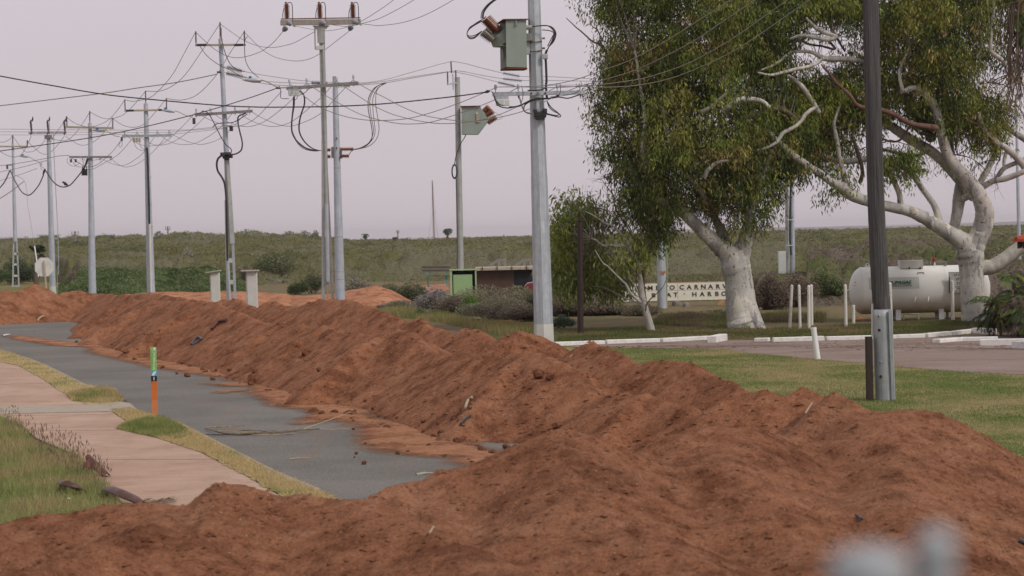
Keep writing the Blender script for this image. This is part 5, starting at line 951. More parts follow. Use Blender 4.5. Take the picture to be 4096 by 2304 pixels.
mb=MB(); mb.beam(P6.p(1281,100),P6.p(1292,560),.09,.06); mb.beam(P6.p(1292,560),P6.p(1294,1309),.10,.08); P6.part('lattice_leg',mb,'concrete_steel')
mb=MB(); mb.beam(P6.p(1296,100),P6.p(1300,560),.05,.05); mb.beam(P6.p(1300,560),P6.p(1332,1200),.09,.07); mb.beam(P6.p(1332,1200),P6.p(1335,1309),.09,.07); P6.part('lattice_leg',mb,'rusty_steel')
mb=MB(); mb.tube([P6.p(1289,90,-.02),P6.p(1296,300,-.02),P6.p(1306,820,-.02)],[.05,.06,.07],5); P6.part('web',mb,'concrete_steel')
mb=MB(); mb.tube([P6.p(1306,816,-.1),P6.p(1312,1125,-.1)],.065,10); mb.tube([P6.p(1312,1125,-.1),P6.p(1312,1131,-.1)],[.065,.05],10); P6.part('conduit',mb,'pole_blue')
mb=MB(); mb.tube([P6.p(1309,1131,-.1),P6.p(1310,1160,-.1),P6.p(1309,1200,-.1),P6.p(1310,1300,-.1)],.018,5); P6.part('earth_wire',mb,'rod_tan')
mb=MB(); mb.beam(P6.p(1299,1134),P6.p(1326,1134),.06,pw(14,75)); P6.part('rung',mb,'concrete_steel')
mb=MB(); mb.prism([P6.p(*q,-.1) for q in((1250,102),(1313,102),(1308,112),(1298,118),(1297,172),(1270,172),(1268,118),(1256,112))],.08); P6.part('top_plate',mb,'concrete_steel')
mb=MB(); mb.box(P6.p(1278,191,-.14),(.26,.08,.13),None,.01); P6.part('name_plate',mb,'box_white'); mb=MB(); mb.tube([P6.p(1259,110,-.12),P6.p(1261,198,-.12)],.02,5); P6.part('brace',mb,'rusty_steel')
P6.arm((1122,91),(1443,87),21,'rusty_steel',-.1,.12); P6.arm((1124,76),(1441,71),4,'rust',-.02,.05,'top_rail')
for x,yb in((1148,71),(1280,70),(1412,68)):
    P6.ins((x-2,20),(x,yb),27,'insulator_brown',11,-.06,.5); mb=MB(); mb.lathe(P6.p(x-4,20,-.06),P6.p(x-4,8,-.06),[(0,.04),(.4,.06),(.5,.03),(1,.05)],7,False); P6.part('terminal',mb,'galvanised_dark')
    P6.cable([(x+2,14),(x+12,9),(x+20,18),(x+22,50),(x+23,92)],.014,'wire_dark',dy=-.15); P6.cable([(x-10,30),(x-16,48),(x-17,72)],.012,'wire_dark',dy=-.1)
for a,bb in(((1150,88),(1166,98)),((1281,86),(1302,96)),((1414,84),(1432,92))):
    mb=MB(); mb.lathe(P6.p(*a,-.25),P6.p(*bb,-.35),[(0,.05),(.15,.085),(.75,.085),(1,.03)],10); P6.part('dead_end',mb,'insulator_grey'); mb=MB(); mb.tube([P6.p(*bb,-.35),P6.p(bb[0]+14,bb[1]+9,-.4)],.025,6); P6.part('strain_clamp',mb,'insulator_pale')
for a,bb in(((1146,108),(1132,125)),((1406,104),(1397,122))): mb=MB(); mb.lathe(P6.p(*a,.2),P6.p(*bb,.3),[(0,.04),(.2,.1),(.7,.08),(1,.03)],9); P6.part('dead_end',mb,'insulator_grey')
mb=MB(); mb.beam(P6.p(1146,354,-.18),P6.p(1434,332,-.18),.09,pw(13,75)); P6.part('lower_crossarm',mb,'galvanised_dark')
for x,y in((1158,340),(1227,335),(1346,327),(1414,322)): P6.pin(x,y,sc=1.2)
mb=MB(); mb.box(P6.p(1175,366,-.3),(.36,.1,.16)); P6.part('fuse_carrier',mb,'galvanised')
for x in(1161,1176,1190): mb=MB(); mb.box(P6.p(x,375,-.33),(.105,.1,.15),None,.015); P6.part('fuse',mb,'fuse_white')
mb=MB(); mb.tube([P6.p(1104,352,-.3),P6.p(1120,350,-.3)],[.035,.05],7); P6.part('cable_grip',mb,'black_rubber'); mb=MB(); mb.beam(P6.p(1118,351,-.3),P6.p(1146,350,-.3),.04,.04); P6.part('bracket',mb,'rod_tan')
LP1=[(1175,386),(1175,423),(1168,468),(1166,520),(1178,553),(1195,574),(1226,595),(1268,604)]
P6.cable(LP1,.019,'wire_dark',dy=-.15); P6.cable([(x+3,y-2) for x,y in LP1],.013,'wire_grey',dy=-.1); P6.cable([(1173,388),(1172,425),(1167,470),(1166,515),(1182,560),(1210,592),(1245,603),(1275,604)],.013,'wire_grey',dy=-.05)
for o in(0,3): P6.cable([(1198+o,362),(1214+o,382),(1216+o,417),(1200+o,468),(1195+o,520),(1213+o,562),(1247+o,593),(1285,603)],.014,'wire_dark',dy=-.2)
P6.cable([(1122,354),(1123,372),(1124,392),(1150,395),(1156,395)],.012,'wire_dark'); P6.cable([(1195,382),(1220,370),(1236,355),(1255,350)],.012,'wire_dark'); P6.cable([(1197,350),(1192,370),(1188,392),(1180,400)],.01,'wire_dark')
P7=Pole(82,(1362,1250),'round pale blue steel pole standing just right of the narrow lattice pole')
P7.shaft((1340,308),(1361,1200),20,40,'pole_blue',20)
for y,h in ((671,3),(946,3),(1085,3),(1116,3)): 
    x=1340+(y-308)*.0235; w=20+(y-308)*.0224+1.0; mb=MB(); mb.tube([P7.p(x,y),P7.p(x,y+3)],pw(w,82)/2,20); P7.part('joint_ring',mb,'rod_tan')
mb=MB(); mb.box(P7.p(1331,610,.05),(.1,.2,.4),None,.01); P7.part('bracket',mb,'galvanised_dark'); mb=MB(); mb.box(P7.p(1364,612,.05),(.06,.2,.4),None,.01); P7.part('bracket',mb,'galvanised_dark')
for a,bb in(((1367,597),(1414,596)),((1364,624),(1396,624)),((1322,600),(1306,599)),((1322,626),(1309,626))): mb=MB(); mb.ribs(P7.p(*a,-.1),P7.p(*bb,-.1),.045,.085,7 if bb[0]>1380 else 4,9); P7.part('insulator',mb,'insulator_brown')
R1=[(1541,331),(1498,352),(1475,392),(1473,436),(1480,475),(1488,520),(1487,555),(1470,576),(1440,592),(1414,597)]
P7.cable(R1,.016,'wire_dark',dy=0); P7.cable([(1546,332),(1512,352),(1492,392),(1492,440),(1497,490),(1500,530),(1488,560),(1458,588),(1416,598)],.014,'wire_grey',dy=.1); P7.cable([(1538,333),(1508,361),(1503,417),(1511,470),(1516,516),(1506,556),(1474,585),(1420,599)],.014,'wire_grey',dy=-.1); P7.cable([(1543,330),(1504,350),(1481,392),(1481,440),(1489,490),(1494,525),(1480,565),(1450,590),(1416,597)],.014,'wire_grey',dy=.2)
P7.cable([(1414,600),(1404,606),(1396,620)],.012,'wire_dark',dy=-.1)
for y in (553,592): mb=MB(); mb.tube([P7.p(1347,y,-.1),P7.p(1347,y,-.22)],.03,6); P7.part('bolt',mb,'rust')
P8=Pole(108,(1843,1196),'pale pole carrying a green transformer with three orange insulators, behind the green cupboard')
P8.shaft((1829,311),(1842,1083),21,27,'concrete_steel',8); mb=MB(); mb.beam(P8.p(1811,295,-.1),P8.p(1813,360,-.1),.05,.05); P8.part('post_bracket',mb,'galvanised')
mb=MB(); mb.beam(P8.p(1789,338,-.3),P8.p(1828,332,-.1),.07,.07); P8.part('bracket',mb,'galvanised'); P8.ins((1804,249),(1806,288),6,dy=-.1); P8.ins((1790,289),(1791,330),6,dy=-.3); P8.ins((1823,284),(1824,322),6,dy=0)
def boxpoly(pole,front,th,name,mat,dy0):
    mb=MB(); mb.prism([pole.p(*q,dy0) for q in front],th); return pole.part(name,mb,mat)
boxpoly(P8,[(1845,429),(1921,427),(1955,480),(1912,537),(1846,537)],.7,'transformer_tank','transformer_green',-.75)
mb=MB(); mb.beam(P8.p(1842,427,-.45),P8.p(1922,425,-.45),.8,.03); P8.part('transformer_lid',mb,'rust')
mb=MB(); mb.box(P8.p(1912,474,-.78),(.17,.05,.36),None,.01); P8.part('hatch',mb,'rod_tan')
mb=MB(); mb.box(P8.p(1908,453,-.77),(.12,.03,.08)); mb.build('label_plate',M['box_white'],P8.root)
for a,bb in(((1937,447),(1957,428)),((1944,462),(1972,444)),((1950,490),(1984,468))): mb=MB(); mb.ribs(P8.p(*a,-.5),P8.p(*bb,-.6),.11,.17,6,10); P8.part('insulator',mb,'insulator_brown')
P8.cable([(1975,446),(1988,455),(2003,462),(2008,472),(1990,478),(1985,468)],.01,'wire_grey',dy=-.6)
P8.cable([(1866,505),(1863,540),(1840,580),(1824,625),(1818,660)],.022,'black_rubber','downlead',-.25)
for rr_ in range(3):
    mb=MB(); mb.tube([P8.p(1818+math.cos(k*math.pi/8)*(11-rr_),686+math.sin(k*math.pi/8)*(29-rr_*2),-.3-.03*rr_) for k in range(17)],.022,5,False); P8.part('cable_coil',mb,'black_rubber')
P8.cable([(1824,715),(1826,800),(1829,1000),(1829,1083),(1830,1180)],.022,'black_rubber','downlead',-.22)
P9=Pole(61,(2176,1372),'largest steel pole in the centre with a white painted foot and a big transformer')
t=P9.p(2128,-260); b0=P9.p(2178,1378); b0.z=-.02; mb=MB(); zs=[-260,800,1296]
def p9w(y): return 50+(y+0)/1372*26
c9=lambda y:2136+(y)/1367*40
mb.tube([P9.p(c9(y),y) for y in(-260,300,702)],[pw(p9w(y),61)/2 for y in(-260,300,702)],8,True,False); P9.part('upper_shaft',mb,'galvanised')
mb=MB(); mb.tube([P9.p(c9(y),y) for y in(702,1000,1296)],[pw(p9w(y)+2.5,61)/2 for y in(702,1000,1296)],8,True,False); P9.part('lower_shaft',mb,'galvanised')
mb=MB(); q=P9.p(c9(1385),1385); q.z=-.03; mb.tube([P9.p(c9(1296),1296),q],[pw(p9w(1296)+3.6,61)/2,pw(p9w(1385)+3.6,61)/2],8,True,False); P9.part('white_base_band',mb,'box_white')
mb=MB(); mb.beam(P9.p(1969,377,-.35),P9.p(2340,369,-.35),.1,pw(16,61),.004); P9.part('crossarm',mb,'galvanised')
mb=MB(); mb.tube([P9.p(2152,373,-.36),P9.p(2152,373,-.44)],.045,6,True,False); P9.part('bolt',mb,'galvanised_dark'); 
for x in(2125,2181): mb=MB(); mb.tube([P9.p(x,373,-.36),P9.p(x,373,-.42)],.03,6,True,False); P9.part('bolt',mb,'rust')
for x,y in((1982,366),(2073,364),(2229,361),(2320,360)): P9.pin(x,y,-.35,1.15)
for x,y in((2075,386),(2230,383),(2322,378)): mb=MB(); mb.tube([P9.p(x,y-4,-.35),P9.p(x,y+8,-.35)],[.035,.015],6); P9.part('bolt',mb,'rust')
mb=MB(); mb.box(P9.p(2007,391,-.42),(.36,.06,.08)); P9.part('fuse_carrier',mb,'galvanised')
for x in(1992,2010,2029): mb=MB(); mb.box(P9.p(x,411,-.44),(.115,.1,.16),None,.015); P9.part('fuse',mb,'fuse_white')
mb=MB(); mb.tube([P9.p(1938,370,-.35),P9.p(1950,366,-.35),P9.p(1960,364,-.35)],[.02,.045,.02],7); P9.part('cable_grip',mb,'black_rubber')
# transformer with lid, sloping bushing pocket and two banks of insulators
boxpoly(P9,[(2023,82),(2105,80),(2108,270),(2026,268)],.95,'transformer_tank','transformer_green',-.75)
mb=MB(); mb.prism([P9.p(1999,92,-.35),P9.p(2024,84,-.35),P9.p(2026,268,-.35),P9.p(2002,278,-.35)],.5); P9.part('transformer_side',mb,'transformer_green')
mb=MB(); mb.add([P9.p(1988,96,-.3),P9.p(2012,79,-.8),P9.p(2112,79,-.8),P9.p(2106,84,.3),P9.p(1990,97,.25)],[(0,1,2,3,4)]); 
mb2=MB(); A_=[P9.p(1987,97,.1),P9.p(2013,80,-.8),P9.p(2113,79,-.8),P9.p(2108,80,.25)]; mb2.add(A_+[v+Vector((0,0,.03)) for v in A_],[(0,1,2,3),(7,6,5,4),(0,4,5,1),(1,5,6,2),(2,6,7,3),(3,7,4,0)]); P9.part('transformer_lid',mb2,'rust')
mb2=MB(); A_=[P9.p(2001,280,-.2),P9.p(2027,271,-.78),P9.p(2110,272,-.78),P9.p(2096,279,.2)]; mb2.add(A_+[v-Vector((0,0,.025)) for v in A_],[(0,1,2,3),(7,6,5,4),(0,4,5,1),(1,5,6,2),(2,6,7,3),(3,7,4,0)]); P9.part('transformer_base',mb2,'rust')
mb=MB(); mb.beam(P9.p(1996,189,-.3),P9.p(2024,181,-.6),.35,.02); P9.part('side_rail',mb,'transformer_green'); mb=MB(); mb.tube([P9.p(2010,196,-.4),P9.p(2012,234,-.4)],.03,6); P9.part('gauge_tube',mb,'insulator_pale')
mb=MB(); mb.box(P9.p(2065,92,-.78),(.03,.05,.13)); P9.part('lifting_lug',mb,'transformer_green')
mb=MB(); mb.lathe(P9.p(2012,160,-.25),P9.p(1990,126,-.35),[(0,.34),(1,.27)],10); P9.part('bushing_pocket',mb,'transformer_green')
for dy,a,bb in((-.55,(1992,122),(1944,74)),(-.2,(1984,128),(1936,80)),(-.38,(1996,118),(1950,70))): mb=MB(); mb.ribs(P9.p(*a,dy),P9.p(*bb,dy),.075,.125,11,11); P9.part('insulator',mb,'insulator_brown')
for dy,a,bb in((-.6,(1974,158),(1934,122)),(-.35,(1966,164),(1924,134)),(-.15,(1980,152),(1940,118))): mb=MB(); mb.ribs(P9.p(*a,dy),P9.p(*bb,dy),.045,.105,9,10); P9.part('insulator',mb,'insulator_pale')
for o in((0,0),(5,-6),(9,4)):
    P9.cable([(1940+o[0],72+o[1]),(1905+o[0],92),(1880,112+o[1]*.5),(1868,135),(1878,150+o[1]),(1900,147+o[1]),(1928,124)],.014,'black_rubber',dy=-.4)
    P9.cable([(1924+o[0],74),(1928+o[0],48),(1945+o[0],24),(1965+o[0],6),(1990+o[0],-12),(2040,-60),(2110,-90)],.014,'black_rubber',dy=-.3)
mb=MB(); mb.box(P9.p(2117,150,-.1),(.2,.3,.2),None,.01); P9.part('bracket',mb,'galvanised_dark'); mb=MB(); mb.box(P9.p(2112,180,-.05),(.1,.2,.5),None,.01); P9.part('bracket',mb,'galvanised'); mb=MB(); mb.tube([P9.p(2105,110,-.3),P9.p(2128,109,-.3)],[.07,.05],9); P9.part('bushing',mb,'insulator_pale')
for y in(168,205): mb=MB(); mb.tube([P9.p(2118,y+2,-.2),P9.p(2145,y,-.24),P9.p(2168,y-3,-.1)],.013,4); P9.part('strap',mb,'rust'); 
for y in(153,193): mb=MB(); mb.tube([P9.p(2168,y),P9.p(2180,y)],.03,6); P9.part('bolt',mb,'galvanised_dark')
for o in(0,4,8): P9.cable([(2126,108),(2150,104),(2190,103),(2212,112+o),(2224-o,135),(2215-o,165),(2195,188),(2188,205)],.016,'black_rubber',dy=-.3)
P9.cable([(2168,120),(2195,122),(2215,132),(2205,155),(2190,185)],.014,'black_rubber',dy=-.2)
P9.cable([(2188,200),(2182,220),(2184,260),(2186,320),(2184,345),(2188,395)],.036,'black_rubber','downlead',-.2); mb=MB(); mb.box(P9.p(2181,226,-.2),(.14,.14,.14),None,.02); P9.part('cable_clamp',mb,'galvanised')
P9.cable([(2184,345),(2170,358),(2140,362),(2110,362)],.02,dy=-.25)
P9.cable([(2188,405),(2205,430),(2228,448),(2242,462),(2235,468),(2200,460),(2178,455)],.016,dy=-.3); P9.cable([(2188,405),(2198,430),(2215,445),(2235,455),(2225,462),(2180,452)],.014,dy=-.25)
P9.cable([(1976,385),(1985,410),(1998,425),(2030,432),(2060,427),(2090,418),(2140,400),(2190,395),(2230,388),(2270,393),(2300,385),(2320,378)],.018,dy=-.5); P9.cable([(2036,428),(2075,425),(2100,412),(2140,395),(2200,393),(2230,388)],.02,dy=-.5)
P9.cable([(2078,390),(2085,415),(2095,440),(2110,452),(2135,454)],.022,'wire_grey',dy=-.5); P9.cable([(2140,398),(2110,412),(2097,425),(2098,445),(2120,453),(2140,453)],.018,dy=-.5)
P9.cable([(1966,365),(1976,380),(1984,400),(2000,418),(2020,422)],.012,dy=-.5); P9.cable([(2086,342),(2092,370),(2090,395),(2082,420)],.01,'wire_dark',dy=-.5); P9.cable([(2240,335),(2242,365),(2232,388)],.01,'wire_dark',dy=-.5); P9.cable([(2320,358),(2300,372),(2270,380),(2200,388)],.01,'wire_dark',dy=-.5)
mb=MB(); c=P9.p(2160,459,-.15); mb.box(c,(.34,.42,.15),None,.03); mb.box(c+Vector((-.13,0,.08)),(.12,.44,.12),None,.03); mb.box(c+Vector((.13,0,.09)),(.12,.44,.13),None,.03); mb.box(c+Vector((0,0,-.1)),(.26,.4,.06),None,.02); P9.part('cable_guard',mb,'black_rubber')
mb=MB(); mb.beam(P9.p(2152,388,-.27),P9.p(2152,445,-.3),.08,.02); P9.part('hanger_strap',mb,'galvanised'); mb=MB(); mb.box(P9.p(2206,1237,0),(.06,.1,.12)); P9.part('tag_plate',mb,'galvanised')
# P10 weathered timber pole with steel sleeve
P10=Pole(38,(3532,1597),'weathered grey timber pole bolted into a galvanised steel sleeve on the lawn')
mb=MB(); pts=[(3480,-260),(3483,0),(3495,500),(3506,850),(3521,1150),(3530,1260),(3534,1400)]; w=[60,63,66,68,71,71,70]; ps=[];rs=[]
q=cr([(x,y,k) for (x,y),k in zip(pts,w)],10); 
rr=random.Random(2)
for x,y,k in q: ps.append(P10.p(x,y)); rs.append(pw(k,38)/2*(1+rr.gauss(0,.008)))
mb.tube(ps,rs,40); P10.part('timber_shaft',mb,'weathered_wood')
mb=MB(); a=P10.p(3528,1237);c=P10.p(3541,1610); c.z=-.02
def sleeve(mb,a,c,r0,r1,th,a0,a1,n=14):
    V=[];rows=12
    for i in range(rows+1):
        t=i/rows; p=a.lerp(c,t); r=r0+(r1-r0)*t
        for k in range(n+1):
            an=math.radians(a0+(a1-a0)*k/n); e=1.0+(.10 if 4<=k<=n-4 else 0)*0
            V.append(p+Vector((math.sin(an)*r,-math.cos(an)*r,0)))
    V2=[v+(v-a.lerp(c,0)).normalized()*0 for v in V]; inner=[]
    for i in range(rows+1):
        t=i/rows;p=a.lerp(c,t)
        for k in range(n+1): v=V[i*(n+1)+k]; inner.append(p+(v-p)*.93)
    fs=[]
    m=n+1;N0=len(V)
    for i in range(rows):
        for k in range(n):
            fs.append((i*m+k,i*m+k+1,(i+1)*m+k+1,(i+1)*m+k)); fs.append((N0+i*m+k,N0+(i+1)*m+k,N0+(i+1)*m+k+1,N0+i*m+k+1))
    for k in range(n): fs.append((k,N0+k,N0+k+1,k+1))
    for i in range(rows): fs.append((i*m,(i+1)*m,N0+(i+1)*m,N0+i*m)); fs.append((i*m+n,N0+i*m+n,N0+(i+1)*m+n,(i+1)*m+n))
    mb.add(V+inner,fs,True)
sleeve(mb,a,c,pw(82,38)/2,pw(82,38)/2,.01,-80,100); P10.part('steel_sleeve',mb,'sleeve_steel')
mb=MB(); mb.beam(P10.p(3560,1240,-.19),P10.p(3572,1600,-.17),.05,.03); P10.part('sleeve_rib',mb,'sleeve_steel')
for x,y,rg in((3509,1264,1),(3556,1263,0),(3511,1319,0),(3558,1317,1),(3515,1448,1),(3562,1446,0),(3517,1504,0),(3564,1502,1)):
    p=P10.p(x,y); dx=(x-(3528+(y-1237)*.035))/F*38; R_=pw(84,38)/2; yy=-math.sqrt(max(.001,R_*R_-dx*dx)); nrm=Vector((dx,yy,0)).normalized(); ctr=p+Vector((0,yy,0)); mb=MB()
    mb.tube([ctr-nrm*.01,ctr+nrm*.012],[.024,.024],14); P10.part('bolt_ring' if rg else 'bolt_hole',mb,'galvanised' if rg else 'stub_dark')
    if rg: mb=MB(); mb.tube([ctr+nrm*.010,ctr+nrm*.014],[.014,.014],10); P10.part('bolt_hole',mb,'stub_dark')
mb=MB(); mb.beam(P10.p(3489,1215,-.04),P10.p(3489,1345,-.02),.03,.03); P10.part('cable_trunking',mb,'box_white')
mb=MB(); mb.box((P(3477,1472,37.9).x,37.9,P(3477,1472,37.9).z),(pw(27,38),.12,pw(252,38)),None,.012); root=thing('timber_stub',(P(3477,1597,37.9).x,37.9,0),'dark square timber stub standing close against the left side of the steel sleeve','post'); o=mb.build('stub',M['stub_dark'],root)
# P11, P12, P13
P11=Pole(141,(3162,1101),'twin tube pole with black cable riser and grey cabinet in the heath')
for x0,x1,w in((3148,3152,18),(3170,3172,19)): mb=MB(); mb.tube([P11.p(x0-3,620),P11.p(x1,1104)],[pw(w-4,141)/2,pw(w,141)/2],10); P11.part('shaft',mb,'pole_blue' if x0>3160 else 'concrete_steel')
mb=MB(); mb.tube([P11.p(3166,650,-.3),P11.p(3161,800,-.3),P11.p(3160,950,-.3),P11.p(3164,1020,-.3)],.07,6); P11.part('riser_cable',mb,'black_rubber')
for y in(880,982): mb=MB(); mb.tube([P11.p(3146,y,-.3),P11.p(3162,y,-.4),P11.p(3176,y,-.3)],.03,4); P11.part('strap',mb,'box_white')
c=P11.p(3128,1055,-.3); mb=MB(); mb.box((c.x,c.y,c.z),(pw(30,141),.4,pw(100,141)),None,.02); P11.part('cabinet',mb,'fuse_white'); mb=MB(); mb.beam(P11.p(3128,1100,-.3),P11.p(3128,1180,-.3),.4,.3); 
P12=Pole(86,(2648,1233),'round steel pole with a small yellow plate, crossing in front of the welcome sign')
P12.shaft((2635,300),(2648,1233),24,38,'galvanised',18); 
for x in(2646,2658): mb=MB(); mb.box(P12.p(x,1089,-.2),(.075,.02,.11)); o=P12.part('yellow_plate',mb,'marker_orange'); 
mb=MB(); mb.tube([P12.p(2667,870,0),P12.p(2668,1232,0)],.022,5); P12.part('earth_wire',mb,'box_green')
P13=Pole(92,(4074,1230),'slim pale blue pole rising behind the red roof corner at the right edge','lamp_pole'); P13.shaft((4064,380),(4076,944),10,15,'pole_blue',12)
# stay wire and tubes by the leftmost poles
def strand(name,pts,d0,d1,rpx,mat,label,cat='power line',group=None,n=5,m=6):
    q=cr(pts,m); N_=len(q); P3=[]; R=[]
    cum=[0]
    for a,b_ in zip(q[:-1],q[1:]): cum.append(cum[-1]+math.hypot(b_[0]-a[0],b_[1]-a[1]))
    for (x,y),c in zip(q,cum):
        t=c/cum[-1]; d=1/((1-t)/d0+t/d1); P3.append(P(x,y,d)); R.append(rpx*(.8 if rpx<3.2 else 1)/F*d/2)
    mb=MB(); mb.tube(P3,R,n); o=mb.build(name,M[mat],None,origin=P3[0]); return tag(o,label,cat,group)
strand('stay_wire',[(214,532),(217,640),(224,780),(231,920),(234,1060),(233,1098)],134.4,134.4,3.2,'galvanised','pale stay tube hanging beside the second pole with two turnbuckles','stay wire')
strand('stay_wire',[(58,700),(100,728),(112,825),(128,920),(139,991)],160,150,2.2,'wire_pale','thin guy wire running down to the leaning white guard left of the octagonal sign','stay wire')
strand('stay_guard',[(138,985),(147,1045),(154,1107)],150,149,5,'pvc_white','leaning white guy guard just left of the octagonal sign','stay guard')
strand('stay_outrigger',[(-20,806),(40,768),(97,724)],158,158,3.6,'rod_tan','faint pale outrigger bar at the left edge beside the leftmost pole','stay')
